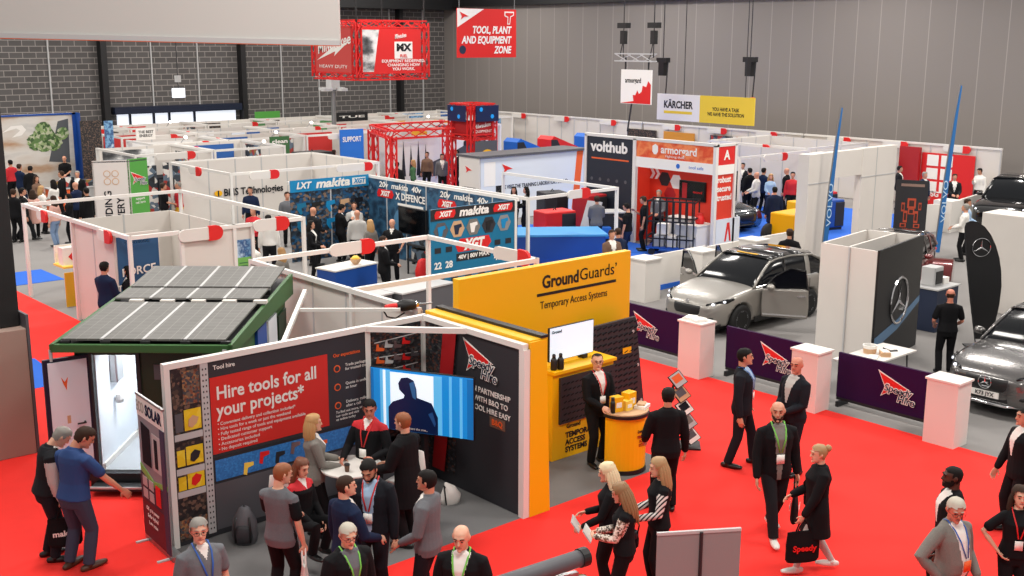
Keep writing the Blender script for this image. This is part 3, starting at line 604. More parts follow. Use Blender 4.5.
# speedy hire arrow and lettering on the side wall
def speedy_logo(parent, o, u, w, back='cloth_white', v=(0, 0, 1), txt=True):
    """arrowhead with a pale outline and two lines of slanted lettering"""
    U = Vector(u).normalized(); V = Vector(v).normalized(); N = U.cross(V); o = Vector(o)
    A = [(-.5, .33), (.40, -.02), (-.05, -.08), (-.40, -.30), (-.30, -.05)]
    sign(parent, 'logo_outline', [(x * w * 1.06, y * w * 1.1) for x, y in A], o, U, back, V)
    sign(parent, 'logo_arrow', [(x * w * .96, y * w * .92) for x, y in A], o + N * .006, U, 'red', V)
    if txt:
        text(parent, 'Speedy', o + U * (.06 * w) + V * (-.08 * w), U - V * .06, w * .27, back, V, bold=.075, shear=.2, gap=.018); text(parent, 'Speedy', o + U * (.06 * w) + V * (-.08 * w), U - V * .06, w * .27, 'cloth_navy', V, bold=.0, shear=.2, gap=.023)
        text(parent, 'Hire', o + U * (.30 * w) + V * (-.30 * w), U - V * .06, w * .27, back, V, bold=.075, shear=.2, gap=.018); text(parent, 'Hire', o + U * (.30 * w) + V * (-.30 * w), U - V * .06, w * .27, 'cloth_navy', V, bold=.0, shear=.2, gap=.023)
speedy_logo(st, (XR, 12.25, 2.16), (0, -1, 0), .72)
text(st, 'IN PARTNERSHIP\nWITH B&Q TO\nTOOL HIRE EASY', (XR, 12.0, 1.56), (0, -1, 0), .115, 'cloth_white', bold=.012, space=1.2)
sign(st, 'orange_square', rect(.34, .16), (XR, 11.85, 1.28), (0, -1, 0), 'cloth_brown')
text(st, 'B&Q', (XR - .006, 11.85, 1.28), (0, -1, 0), .12, 'orange', bold=.03)
# television on the corner bracket
tv = thing('television', 'large television showing a silhouette against bright blue light on the black stand', 'television', (9.9, 12.95, 0))
A, B = at(370, 366, 2.0), at(474, 378, 2.0); U = (B - A).normalized(); N = U.cross(Vector((0, 0, 1))); W = (B - A).length; HH = W * .57; A.z = B.z = 2.0 - HH
put('body', M().ext([(0, 0), (W, 0), (W, HH), (0, HH)], A, U, (0, 0, 1), N * -.05), 'black', tv, .008); put('screen', M().ext([(.012, .014), (W - .012, .014), (W - .012, HH - .012), (.012, HH - .012)], A + N * .001, U, (0, 0, 1), N * .002), 'screen_blue', tv)
O = A + N * .004
sign(tv, 'blue_patch', [(.10 * W, .02), (.20 * W, .02), (.20 * W, HH * .97), (.10 * W, HH * .97)], O, U, mat('screen_mid', '#58b0e2', .3, 0, .6)); sign(tv, 'bright_patch', [(.13 * W, .02), (.155 * W, .02), (.155 * W, HH * .97), (.13 * W, HH * .97)], O + N * .004, U, 'screen_pale')
for xa_, xb_, c_ in ((.0, .04, 'screen_deep'), (.2, .62, 'screen_deep'), (.76, .80, 'screen_mid'), (.86, .90, 'screen_mid'), (.93, 1, 'screen_deep')):
    if c_ not in MATS: mat('screen_deep', '#0f6bb0', .3, 0, .5)
    sign(tv, 'blue_patch', [(xa_ * W + .012, .014), (xb_ * W - .012, .014), (xb_ * W - .012, HH * (.3 if xa_ == .2 else .97)), (xa_ * W + .012, HH * (.3 if xa_ == .2 else .97))], O - N * .001, U, c_)
for _ in (0,): pass
sign(tv, 'bright_patch', [(.2 * W, HH * .3), (.62 * W, HH * .3), (.62 * W, HH * .95), (.2 * W, HH * .95)], O, U, 'screen_pale')
sign(tv, 'blue_patch', [(.62 * W, .02), (.70 * W, .02), (.70 * W, HH * .96), (.62 * W, HH * .96)], O, U, 'screen_mid')
sign(tv, 'silhouette', [(.18 * W, .02), (.18 * W, HH * .38), (.22 * W, HH * .47), (.33 * W, HH * .55), (.34 * W, HH * .60), (.29 * W, HH * .68), (.28 * W, HH * .78), (.31 * W, HH * .87), (.37 * W, HH * .89), (.43 * W, HH * .85), (.455 * W, HH * .72), (.46 * W, HH * .58), (.60 * W, HH * .52), (.66 * W, HH * .30), (.66 * W, .02)], O + N * .004, U, 'screen_navy')
sign(tv, 'face_highlight', [(.39 * W, HH * .8), (.43 * W, HH * .84), (.45 * W, HH * .7), (.45 * W, HH * .55), (.42 * W, HH * .58)], O + N * .010, U, '#3a78b8')
sign(tv, 'shoulder_highlight', [(.57 * W, HH * .34), (.61 * W, HH * .38), (.64 * W, HH * .2), (.63 * W, HH * .15)], O + N * .010, U, '#1d5aa0')
text(tv, "can't have the one...", O + U * (.44 * W) + Vector((0, 0, HH * .07)), U, .05, 'cloth_white', gap=.014)
put('bracket', M().bar(tuple(A + U * W / 2 - N * .05 + Vector((0, 0, HH * .5))), (XR - .03, YW - .03, 1.4), .08), 'black', tv)
put('stand_pole', M().bar(tuple(A + U * W / 2 - N * .09 + Vector((0, 0, HH * .6))), tuple((A + U * W / 2 - N * .09).xy) + (0.03,), .08), 'black', tv)
# round meeting table, chairs
c = at(343, 470, 1.05)
t = thing('bistro_table', 'tall round white table with a coffee cup among the standing people', 'table', (8.02, 12.35, .012))
put('table_top', M().lathe([(.3, 1.0), (.42, 1.005), (.425, 1.02), (.42, 1.03), (.0, 1.031)], (8.02, 12.35, .012), 32), 'white', t, smooth=False); put('column', M().lathe([(.035, .03), (.035, 1.0)], (8.02, 12.35, .012), 12), 'chrome', t, smooth=True); put('foot_plate', M().lathe([(.26, 0), (.26, .015), (.05, .035), (.035, .05)], (8.02, 12.35, .012), 24), 'chrome', t)
c = (7.86, 12.22, 1.043); t = thing('coffee_cup', 'dark takeaway coffee cup standing on the round white table', 'cup', c); put('cup', M().lathe([(.028, 0), (.038, .09), (.0, .091)], c, 14), 'cloth_brown', t); put('lid', M().lathe([(.041, .09), (.041, .1), (.034, .11), (0, .111)], c, 14), 'black', t)
def stool(p, yaw, label):
    t = thing('bar_chair', label, 'chair', p, yaw, 'white bar chairs around the round table')
    def pl(n, m, c, **k): return put(n, m, c, t, world=False, **k)
    pl('seat', M().tube([(0, -.19, .74), (0, 0, .72), (0, .2, .735)], [(.17, .02), (.21, .022), (.19, .02)], 14, side=(1, 0, 0), round_=True), 'white', smooth=True)
    pl('backrest', M().tube([(0, -.2, .74), (0, -.235, .85), (0, -.25, 1.08)], [(.19, .014), (.21, .014), (.17, .012)], 14, side=(1, 0, 0), round_=True), 'white', smooth=True)
    for x in (-1, 1):
        for y in (-1, 1): pl('leg', M().tube([(x * .13, y * .12, .71), (x * .22, y * .22, 0)], .013, 8), 'red' if y > 0 else 'chrome')
    pl('foot_ring', M().tube([(.185 * math.cos(a), .185 * math.sin(a), .26) for a in (j * math.pi / 8 for j in range(17))], .009, 6), 'chrome')
    return t
q = at(397, 503); stool((8.72, 12.12, .012), 110, 'white bar chair with red legs behind the man in the open navy suit')
q = at(292, 545, .0); stool((7.25, 12.65, .012), -60, 'white bar chair the seated woman with long hair uses')
# things on the stand floor
def backpack(p, yaw, label):
    t = thing('backpack', label, 'backpack', p, yaw)
    def pl(n, m, c, **k): return put(n, m, c, t, world=False, smooth=True, **k)
    pl('body', M().tube([(0, 0, .03), (0, 0, .12), (0, -.01, .32), (0, -.03, .46)], [(.16, .11), (.18, .13), (.165, .12), (.09, .07)], 14, side=(1, 0, 0), round_=True), 'dark_grey'); pl('front_pocket', M().tube([(0, .1, .07), (0, .115, .15), (0, .1, .25)], [(.12, .05), (.13, .06), (.11, .05)], 12, side=(1, 0, 0), round_=True), 'charcoal')
    for x in (-.09, .09): pl('strap', M().tube([(x, .12, .42), (x * 1.2, .15, .26), (x * 1.1, .14, .06)], .014, 6), 'black')
    pl('handle', M().tube([(-.04, -.02, .47), (0, -.02, .53), (.04, -.02, .47)], .011, 6), 'black')
backpack((6.8, 13.15, .012), 140, 'dark grey backpack standing against the printed wall of the black stand')
q = at(457, 498); t = thing('tote_bag', 'small white bag slumped on the grey floor by the black side wall', 'bag', (9.75, 12.4, .012)); put('body', M().tube([(9.75, 12.4, .03), (9.75, 12.4, .12), (9.73, 12.41, .24), (9.70, 12.43, .31)], [(.15, .10), (.17, .12), (.10, .08), (.03, .03)], 12, side=(1, -.3, 0), round_=True), 'cloth_white', t, smooth=True); put('strap', M().tube([(9.66, 12.4, .27), (9.60, 12.35, .33), (9.58, 12.3, .2), (9.6, 12.3, .05)], .012, 6), 'black', t)
# roll up banner with ECO SOLAR heading
A = at(136, 538); B = at(165, 566); A = Vector((5.85, 14.21, 0)); B = Vector((5.79, 13.21, 0)); U = (B - A).normalized(); N = U.cross(Vector((0, 0, 1))); W = (B - A).length
t = thing('roller_banner', 'tall roller banner headed eco solar in grey, green and dark red beside the black stand', 'banner', tuple((A + B) / 2))
put('banner_sheet', M().ext([(.03, .09), (W - .03, .09), (W - .03, 2.08), (.03, 2.08)], A, U, (0, 0, 1), N * -.006), '#8f9096', t)
sign(t, 'header_band', [(.03, 1.80), (W - .03, 1.80), (W - .03, 2.08), (.03, 2.08)], A, U, 'paper'); text(t, 'ECO', A + U * .17 + Vector((0, 0, 1.93)) + N * .008, U, .21, '#a9a89e', bold=.01, width=.26); text(t, 'SOLAR', A + U * .63 + Vector((0, 0, 1.93)) + N * .008, U, .21, 'cloth_navy', bold=.03, width=.56)
sign(t, 'cabin_picture', [(.14, 1.15), (.44, 1.15), (.44, 1.68), (.14, 1.72)], A, U, 'cloth_suit'); sign(t, 'cabin_picture', [(.52, 1.15), (.84, 1.15), (.84, 1.66), (.52, 1.66)], A, U, 'light_grey'); sign(t, 'cabin_picture', [(.6, 1.2), (.7, 1.2), (.7, 1.6), (.6, 1.6)], A + N * .006, U, 'cloth_suit')
sign(t, 'green_swoosh', [(.03, 1.02), (.5, .90), (W - .03, 1.0), (W - .03, 1.06), (.5, .98), (.03, 1.12)], A, U, 'green_light')
sign(t, 'dark_panel', [(.03, .09), (W - .03, .09), (W - .03, .98), (.5, .88), (.03, 1.0)], A, U, '#5a1c2a'); sign(t, 'navy_panel', [(.03, .62), (W - .03, .62), (W - .03, .98), (.5, .88), (.03, 1.0)], A + N * .006, U, '#2b2c3f')
sign(t, 'navy_stripe', [(W - .17, .09), (W - .03, .09), (W - .03, 1.8), (W - .17, 1.8)], A + N * .009, U, '#2b3550')
for i in range(2):
    for j in range(2): sign(t, 'inset_picture', rect(.16, .13, .2 + i * .22, .90 - j * .17), A + N * .012, U, 'light_grey')
sign(t, 'red_badge', rect(.16, .28, .66, .82), A + N * .013, U, 'red')
text(t, 'Off grid power\nSolar hybrid\nLow noise', A + U * .40 + Vector((0, 0, .42)) + N * .008, U, .075, 'paper', space=1.3)
put('base_cassette', M().ext([(0, .0), (W, 0), (W, .09), (0, .09)], A, U, (0, 0, 1), N * -.14), 'steel', t, .01); put('top_rail', M().bar(tuple(A + Vector((0, 0, 2.09)) + U * .02), tuple(A + Vector((0, 0, 2.09)) + U * (W - .02)), .03), 'steel', t); put('pole', M().bar(tuple(A + U * W / 2 - N * .05 + Vector((0, 0, .05))), tuple(A + U * W / 2 - N * .02 + Vector((0, 0, 2.08))), .02), 'steel', t)
for k in (.12, .88): put('foot', M().bar(tuple(A + U * W * k + N * .17 + Vector((0, 0, .02))), tuple(A + U * W * k - N * .17 + Vector((0, 0, .02))), .04, .025), 'light_grey', t)

# ------------------------------------------------------------------ ground guards stand
g = thing('ground_mat_stand', 'bright yellow back wall with black heading behind a television cabinet', 'exhibition stand', (13, 13.75, 0))
put('back_wall', M().box(10.98, 14.96, 13.7, 13.85, 0, 3.0), 'yellow', g, .004)
text(g, 'Ground', (13.21, 13.7, 2.70), (1, 0, 0), .30, 'black', bold=.03, width=.86); text(g, 'Guards\u2019', (14.13, 13.7, 2.715), (1, 0, 0), .30, 'cloth_dark', width=.92)
sign(g, 'black_rule', rect(1.92, .05), (13.62, 13.7, 2.50), (1, 0, 0), 'black'); text(g, 'Temporary Access Systems', (13.55, 13.7, 2.31), (1, 0, 0), .19, 'black', width=1.62)
put('side_wall', M().box(10.3, 10.62, 11.28, 13.68, 0, 2.62), 'yellow', g, .004); put('end_cover', M().ext([(0, 0), (.40, 0), (.30, 2.60), (0, 2.60)], (10.28, 11.27, 0), (1, 0, 0), (0, 0, 1), (0, -.03, 0)), 'yellow', g); put('top_edge', M().box(10.50, 10.63, 11.26, 13.68, 2.62, 2.66), 'black', g)
c = thing('media_cabinet', 'yellow cabinet with a ridged black front under the small television', 'cabinet', (12.7, 12.7, .012))
put('body', M().box(12.02, 13.42, 12.62, 13.2, .012, 1.48), 'yellow', c, .006); put('mat_panel', M().box(12.16, 13.42, 12.58, 12.625, .62, 1.40), 'charcoal', c)
m = M()
for i in range(7):
    for j_ in range(12): m.ext([(0, 0), (.06, .02), (.06, .035), (0, .015)], (12.2 + j_ * .098 + .04 * (i % 2), 12.58, .66 + i * .103), (1, 0, 0), (0, 0, 1), (0, -.008, 0))
put('tread_pattern', m, 'cloth_dark', c); put('ledge', M().box(12.0, 13.44, 12.56, 13.2, 1.48, 1.53), 'yellow', c)
text(c, 'Ground', (12.5, 12.62, .545), (1, 0, 0), .10, 'black', bold=.03); text(c, 'TEMPORARY\nACCESS\nSYSTEMS', (12.32, 12.62, .27), (1, 0, 0), .13, 'black', align='LEFT', bold=.035, space=.95)
t = thing('television', 'small television with a pale blank screen on the yellow cabinet', 'television', (12.75, 12.9, 1.53))
put('body', M().box(12.20, 13.22, 12.90, 12.94, 1.59, 2.16), 'black', t, .005); put('screen', M().box(12.215, 13.205, 12.895, 12.90, 1.60, 2.15), 'screen_white', t)
text(t, 'Ground', (12.36, 12.895, 2.08), (1, 0, 0), .07, 'cloth_dark', bold=.02); put('foot', M().box(12.4, 12.5, 12.86, 13.0, 1.53, 1.60), 'black', t); put('foot', M().box(12.95, 13.05, 12.86, 13.0, 1.53, 1.60), 'black', t)
for i, x in enumerate((12.12, 12.24)):
    q = (x, 12.70 - i * .03, 1.53); t = thing('spray_bottle', ('black bottle with a rounded cap at the end of the yellow cabinet ledge', 'black bottle standing nearer the television on the yellow ledge')[i], 'bottle', q); put('body', M().lathe([(.05, 0), (.055, .02), (.055, .16), (.03, .2)], q, 14), 'black', t, smooth=True); put('cap', M().lathe([(.03, .2), (.03, .25), (.015, .265), (0, .266)], q, 12), 'dark', t, smooth=True)
t = thing('ground_mat', 'tall black ridged access mat leaning on the yellow wall', 'mat', (14.4, 13.3, .012))
m = M().ext([(13.55, .012), (15.02, .012), (14.74, 1.88), (13.55, 1.86)], (0, 13.30, 0), (1, 0, 0), (0, 0.02, 1), (0, .06, 0)); put('mat_sheet', m, 'charcoal', t, .008)
m = M()
for i in range(17):
    for j in range(9):
        x, z = 13.62 + j * .135, .10 + i * .105; m.ext([(0, 0), (.09, .03), (.09, .05), (0, .02)], (x, 13.296 + .02 * z, z), (1, 0, 0), (0, 0, 1), (0, -.014, 0))
put('tread_pattern', m, 'cloth_dark', t); sign(t, 'yellow_label', rect(.22, .11), (14.50, 13.30 + .02 * 1.3, 1.30), (1, 0, 0), 'yellow', (0, .02, 1), gap=.012)
for x, z in ((14.66, 1.62), (14.80, .98), (14.9, .3)): sign(t, 'fixing_hole', disc(.03, 10), (x, 13.3 + .02 * z, z), (1, 0, 0), 'light_grey', (0, .02, 1), gap=.008)
q = Vector((12.72, 11.72, .012)); t = thing('promotion_counter', 'yellow curved promotion counter with black rims at the edge of the red carpet', 'counter', tuple(q), -6)
def arc(r0, w, d, z0, z1):
    P = [(w / 2 * math.cos(a) , -d * math.sin(a)) for a in (math.pi * j / 16 for j in range(17))]; return M().ext(P, (0, 0, z0), (1, 0, 0), (0, 1, 0), (0, 0, z1 - z0))
put('front', arc(0, .74, .36, .07, .93), 'yellow', t, world=False); put('base_rim', arc(0, .76, .38, 0, .07), 'black', t, world=False); put('top_rim', arc(0, .82, .42, .93, .98), 'black', t, world=False); put('counter_top', arc(0, .80, .40, .98, 1.0), 'card_tan', t, world=False)
for s, z, w, c_ in (('GroundGuards', .70, .24, 'black'), ('TEMPORARY\nACCESS\nSYSTEMS', .54, .26, 'deep_red')): text(t, s, WM[t.name] @ Vector((.10, -.348, z)), WM[t.name].to_3x3() @ Vector((1, .12, 0)), .07, c_, width=w, bold=.02, gap=.012)
for i, (x, y, sx, sy, sz, c_, lb) in enumerate(((-.20, -.06, .17, .14, .24, 'yellow', 'tall yellow leaflet box on the yellow counter beside the black flask'), (-.02, -.10, .15, .13, .16, 'pale_yellow', 'lower pale yellow leaflet box in the middle of the yellow counter'), (.08, -.03, .20, .15, .26, 'yellow', 'yellow box standing furthest back on the yellow counter'))):
    p = WM[t.name] @ Vector((x, y, 1.0)); b = thing('leaflet_box', lb, 'box', tuple(p), -10 + i * 8); put('carton', M().cbox((0, 0, 0), sx, sy, sz), c_, b, .004, world=False); put('label_print', M().cbox((0, -sy / 2 - .002, sz * .3), sx * .6, .004, sz * .35), 'paper', b, world=False)
p = WM[t.name] @ Vector((.25, -.16, 1.0)); b = thing('leaflet_tray', 'white tray of folded leaflets at the end of the yellow counter', 'leaflets', tuple(p), 20); put('tray', M().cbox((0, 0, 0), .24, .18, .05), 'paper', b, world=False); put('leaflet', M().cbox((0, .01, .05), .18, .12, .03, 12), 'card_tan', b, world=False)
p = WM[t.name] @ Vector((-.31, -.10, 1.0)); b = thing('flask', 'black flask on the end of the yellow counter', 'bottle', tuple(p)); put('body', M().lathe([(.04, 0), (.042, .16), (.028, .2)], (0, 0, 0), 14), 'black', b, world=False, smooth=True); put('cap', M().lathe([(.028, .2), (.028, .25), (0, .251)], (0, 0, 0), 12), 'dark', b, world=False)
# zig-zag literature rack
A = at(687, 446, .012); t = thing('literature_rack', 'slim zigzag literature rack holding magazines on the red carpet', 'rack', tuple(A)); CR_ = Vector((.745, -.667, 0)); CB = Vector((.667, .745, 0))
put('base', M().cbox(tuple(A), .40, .44, .03, 42), 'black', t, .004)
P = [A + CR_ * (-.02 - .05 * k + (.07 if k % 2 else -.05)) + CB * .04 + Vector((0, 0, .03 + .245 * k)) for k in range(6)]
for i in range(5): put('upright', M().bar(tuple(P[i]), tuple(P[i + 1]), .03), 'black', t)
for i in range(5):
    o = A + CR_ * (.14 - .065 * i) + Vector((0, 0, .10 + .245 * i)) - CB * .06; u_ = (CR_ * .75 + CB * .35 + Vector((0, 0, .42))).normalized(); v_ = (CR_ * -.62 + CB * .1 + Vector((0, 0, .78))).normalized(); n_ = u_.cross(v_)
    s = put('shelf', M().ext([(-.12, 0), (.12, 0), (.12, .26), (-.12, .26)], o, u_, v_, n_ * -.02), 'black', t)
    put('magazine', M().ext([(-.105, .015), (.105, .015), (.105, .25), (-.105, .25)], o + n_ * .002, u_, v_, n_ * .012), ('paper', 'light_grey', 'paper', 'card_tan', 'light_grey')[i], s); put('cover_photo', M().ext([(-.08, .09), (.08, .09), (.08, .22), (-.08, .22)], o + n_ * .015, u_, v_, n_ * .002), ('dark_grey', 'cloth_tweed', 'cloth_suit', 'dark_grey', 'orange')[i], s)
# ------------------------------------------------------------------ solar welfare cabin (turned to face the aisle)
ZR = 2.35
A = at(50, 346, ZR); B = at(232, 347, ZR); u = (B - A); u.z = 0; WX = u.length; u.normalize(); n = Vector((-u.y, u.x, 0)); LY = 4.5   # u along the front, n towards the back
yaw = math.degrees(math.atan2(u.y, u.x)); O = Vector((A.x, A.y, 0))
cb = thing('solar_cabin', 'green steel site cabin with a roof of solar panels and an open white interior', 'cabin', tuple(O), yaw)
def cp(nm, m, c, parent=None, **k): return put(nm, m, c, parent or cb, world=False, **k)
x0, x1 = .20, WX - .12; y0 = .35; zb = .28
cp('side_wall', M().box(x0, x0 + .08, y0, LY - .2, zb, 2.2), 'cabin_green'); cp('side_wall', M().box(x1 - .08, x1, y0, LY - .2, zb, 2.2), 'cabin_green'); cp('back_wall', M().box(x0, x1, LY - .28, LY - .2, zb, 2.2), 'cabin_green')
cp('floor_slab', M().box(x0, x1, y0 - .05, LY - .2, .16, zb), 'dark_metal'); cp('skid', M().box(x0 + .1, x0 + .25, y0, LY - .3, .012, .16).box(x1 - .25, x1 - .1, y0, LY - .3, .012, .16), 'black')
dx0, dx1 = .45, 1.12                                                          # the doorway
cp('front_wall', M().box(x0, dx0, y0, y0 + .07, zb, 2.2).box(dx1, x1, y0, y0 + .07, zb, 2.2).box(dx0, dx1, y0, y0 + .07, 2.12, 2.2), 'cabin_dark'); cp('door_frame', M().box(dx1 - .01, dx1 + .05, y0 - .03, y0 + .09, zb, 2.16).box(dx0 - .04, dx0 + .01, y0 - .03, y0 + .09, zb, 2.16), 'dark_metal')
m = M(); m.box(dx0, dx0 + .02, y0 + .08, y0 + 1.7, zb, 2.15).box(dx0, x1 - .1, y0 + 1.68, y0 + 1.72, zb, 2.15).box(x1 - .13, x1 - .09, y0 + .08, y0 + 1.7, zb, 2.15); cp('inner_lining', m, 'cabin_white'); cp('inner_floor', M().box(dx0, x1 - .1, y0 + .07, y0 + 1.7, zb, zb + .015), 'wood_floor'); cp('skirting', M().box(dx0 + .02, x1 - .13, y0 + 1.64, y0 + 1.68, zb + .015, zb + .10).box(dx0 + .02, dx0 + .05, y0 + .1, y0 + 1.68, zb + .015, zb + .1), 'white')
cp('ceiling_lamp', M().box(.7, 1.3, y0 + .5, y0 + 1.2, 2.12, 2.15), 'lamp'); l_ = bpy.data.lights.new('cabin_lamp', 'AREA'); l_.energy = 34; l_.size = .6; l_.color = (.9, .96, 1); lo_ = bpy.data.objects.new('cabin_lamp', l_); COL.objects.link(lo_); lo_.parent = cb; lo_.location = (1.0, y0 + .85, 2.10)
cp('paper_dispenser', M().box(dx0 + .02, dx0 + .14, y0 + .62, y0 + .92, 1.5, 1.95), 'steel', bev=.02); cp('soap_dispenser', M().lathe([(.06, 0), (.07, .05), (.05, .13), (0, .14)], (dx0 + .1, y0 + .75, 1.15), 12), 'light_grey')
s = cp('basin', M().lathe([(.05, -.12), (.16, -.06), (.20, .05), (.18, .05), (.12, -.02), (0, -.03)], (x1 - .36, y0 + 1.05, 1.02), 18), 'white', smooth=True); cp('basin_tap', M().tube([(x1 - .2, y0 + 1.05, 1.07), (x1 - .2, y0 + 1.05, 1.2), (x1 - .32, y0 + 1.05, 1.2)], .014, 8), 'chrome', s)
cp('vent_grille', M().box(dx1 + .25, dx1 + .55, y0 - .015, y0, 1.75, 1.98), 'dark_grey')
# open door leaf hinged at the left jamb
da = R(216); dd = Vector((math.cos(da), math.sin(da), 0)); dn = Vector((-dd.y, dd.x, 0)); hng = Vector((dx0 - .02, y0 - .02, 0)); DW = .66
d = cp('door', M().ext([(0, zb), (DW, zb), (DW, 2.14), (0, 2.14)], hng, dd, (0, 0, 1), dn * -.06), 'door_navy')
cp('door_lining', M().ext([(.05, zb + .05), (DW - .06, zb + .05), (DW - .06, 2.09), (.05, 2.09)], hng + dn * .002, dd, (0, 0, 1), dn * .012), 'cabin_white', d); cp('door_handle', M().tube([hng + dd * (.14) + dn * .02 + Vector((0, 0, 1.13)), hng + dd * .14 + dn * .08 + Vector((0, 0, 1.13)), hng + dd * .26 + dn * .08 + Vector((0, 0, 1.13))], .014, 8), 'black', d)
cp('emblem', M().ext([(-.05, .10), (.0, .03), (.05, .11), (.02, .0), (-.02, -.1), (-.03, .0)], hng + dd * .38 + dn * .014 + Vector((0, 0, 1.75)), dd, (0, 0, 1), dn * .003), 'orange', d); cp('emblem', M().ext(rect(.05, .12), hng + dd * .36 + dn * .014 + Vector((0, 0, 1.2)), dd, (0, 0, 1), dn * .003), 'card_tan', d)
cp('door_step', M().box(dx0 - .05, dx1 + .5, y0 - .32, y0 - .02, .10, .15), 'dark_metal'); cp('step_edge', M().box(dx0 - .05, dx1 + .5, y0 - .33, y0 - .31, .14, .17), 'light_grey')
# roof frame and the two tiers of panels
def rfz(y): return ZR + .02 + .018 * y
cp('roof_frame', M().box(-.02, WX, 0, .07, ZR - .10, ZR + .02), 'cabin_green', bev=.008); cp('roof_frame', M().ext([(0, ZR - .10), (LY, ZR + .02), (LY, ZR + .16), (0, ZR + .03)], (0, 0, 0), (0, 1, 0), (0, 0, 1), (.06, 0, 0)), 'cabin_green'); cp('roof_frame', M().ext([(0, ZR - .12), (LY, ZR - .22), (LY, ZR + .16), (0, ZR + .03)], (WX - .06, 0, 0), (0, 1, 0), (0, 0, 1), (.06, 0, 0)), 'cabin_green')
cp('roof_deck', M().ext([(.1, ZR - .06), (LY, ZR + .04), (LY, ZR + .07), (.1, ZR - .03)], (.06, 0, 0), (0, 1, 0), (0, 0, 1), (WX - .12, 0, 0)), 'charcoal')
for (ya, yb, za, zb_) in ((.12, 2.2, .05, .12), (2.38, 3.05, .15, .17), (3.18, LY - .03, .17, .27)):
    for i in range(4):
        w = (WX - .2) / 4; xa = .1 + i * w + .025; xb = .1 + (i + 1) * w - .025
        s = cp('solar_panel', M().ext([(ya, ZR + za), (yb, ZR + zb_), (yb, ZR + zb_ + .03), (ya, ZR + za + .03)], (xa, 0, 0), (0, 1, 0), (0, 0, 1), (xb - xa, 0, 0)), 'solar_cells'); cp('panel_edge', M().bar((xb + .025, ya, ZR + za + .025), (xb + .025, yb, ZR + zb_ + .025), .045, .02), 'light_grey', s) if i < 3 else None
cp('cable_tray', M().box(.1, WX - .1, 2.21, 2.37, ZR + .05, ZR + .12).box(.1, WX - .1, 3.06, 3.17, ZR + .08, ZR + .17), 'black')
for i in range(5): cp('panel_clamp', M().box(.12 + i * (WX - .3) / 4, .26 + i * (WX - .3) / 4, .06, .13, ZR + .02, ZR + .06), 'black')
for i in range(5): cp('panel_clamp', M().box(.4 + i * (WX - .5) / 4.2, .62 + i * (WX - .5) / 4.2, 2.23, 2.34, ZR + .12, ZR + .17), 'panel_white')
cp('roof_hook', M().box(-.03, .01, .0, .04, ZR - .24, ZR - .06), 'light_grey'); cp('roof_hook', M().box(WX - .14, WX - .08, -.02, .0, ZR - .2, ZR - .04), 'light_grey')
# equipment along the cabin's far side
for i, (y, c_, h) in enumerate(((1.9, 'mid_blue', 1.75), (2.7, 'cabin_white', 1.7), (3.5, 'cabin_dark', 1.6))):
    cp('side_door', M().box(x1, x1 + .05, y, y + .65, .35, .35 + h), c_)

# ------------------------------------------------------------------ pillar, plinth and hanging banner nearest the gallery
q = at(33, 452); P0 = Vector((5.9, 18.5, 0))
t = thing('plinth', 'tall tan faced plinth with a grey end carrying the black column', 'plinth', (5.3, 18.7, .012)); dv = Vector((.74, -.02, 0))
put('front_cover', M().ext([(-1.6, 0), (.58, .0), (.58, 2.12), (-1.6, 2.12)], (5.3, 18.5, .012), (1, -.05, 0), (0, 0, 1), (0, .5, 0)), 'tan', t, .01); put('end_cover', M().box(5.885, 5.93, 18.46, 18.9, .012, 2.36), 'dark_grey', t)
single('black_column', M().box(4.6, 5.87, 18.70, 19.6, 2.14, 9.5), 'black', 'black square column rising from the tan plinth at the picture edge', 'column', (4.9, 19.1, 2.13), .02)
A = at(-60, 35.6, 6.72); t = thing('hanging_banner', 'large plain off white fabric banner hanging overhead near the gallery', 'banner', (4.6, 9.2, 6.7))
pr = Vector((.745, -.667, 0)); nb = Vector((.667, .745, 0)); c0 = nb * 9.5; xr = -172 * 9.5 / F * 1.03; xl = -760 * 9.5 / F
put('fabric', M().ext([(xl, 6.745), (xr, 6.655), (xr, 8.6), (xl, 8.6)], c0, pr, (0, 0, 1), nb * .06), 'beige', t); put('hem', M().ext([(xl, 6.74), (xr, 6.65), (xr, 6.69), (xl, 6.78)], c0 - nb * .012, pr, (0, 0, 1), nb * .085), 'light_grey', t); put('piping', M().ext([(xl, 6.734), (xr, 6.644), (xr, 6.651), (xl, 6.741)], c0 - nb * .01, pr, (0, 0, 1), nb * .08), 'orange', t)
for k in (.25, .8): put('hanging_wire', M().bar(tuple(c0 + pr * (xl + (xr - xl) * k) + Vector((0, 0, 8.6))), tuple(c0 + pr * (xl + (xr - xl) * k) + Vector((0, 0, 11.5))), .02), 'steel', t)

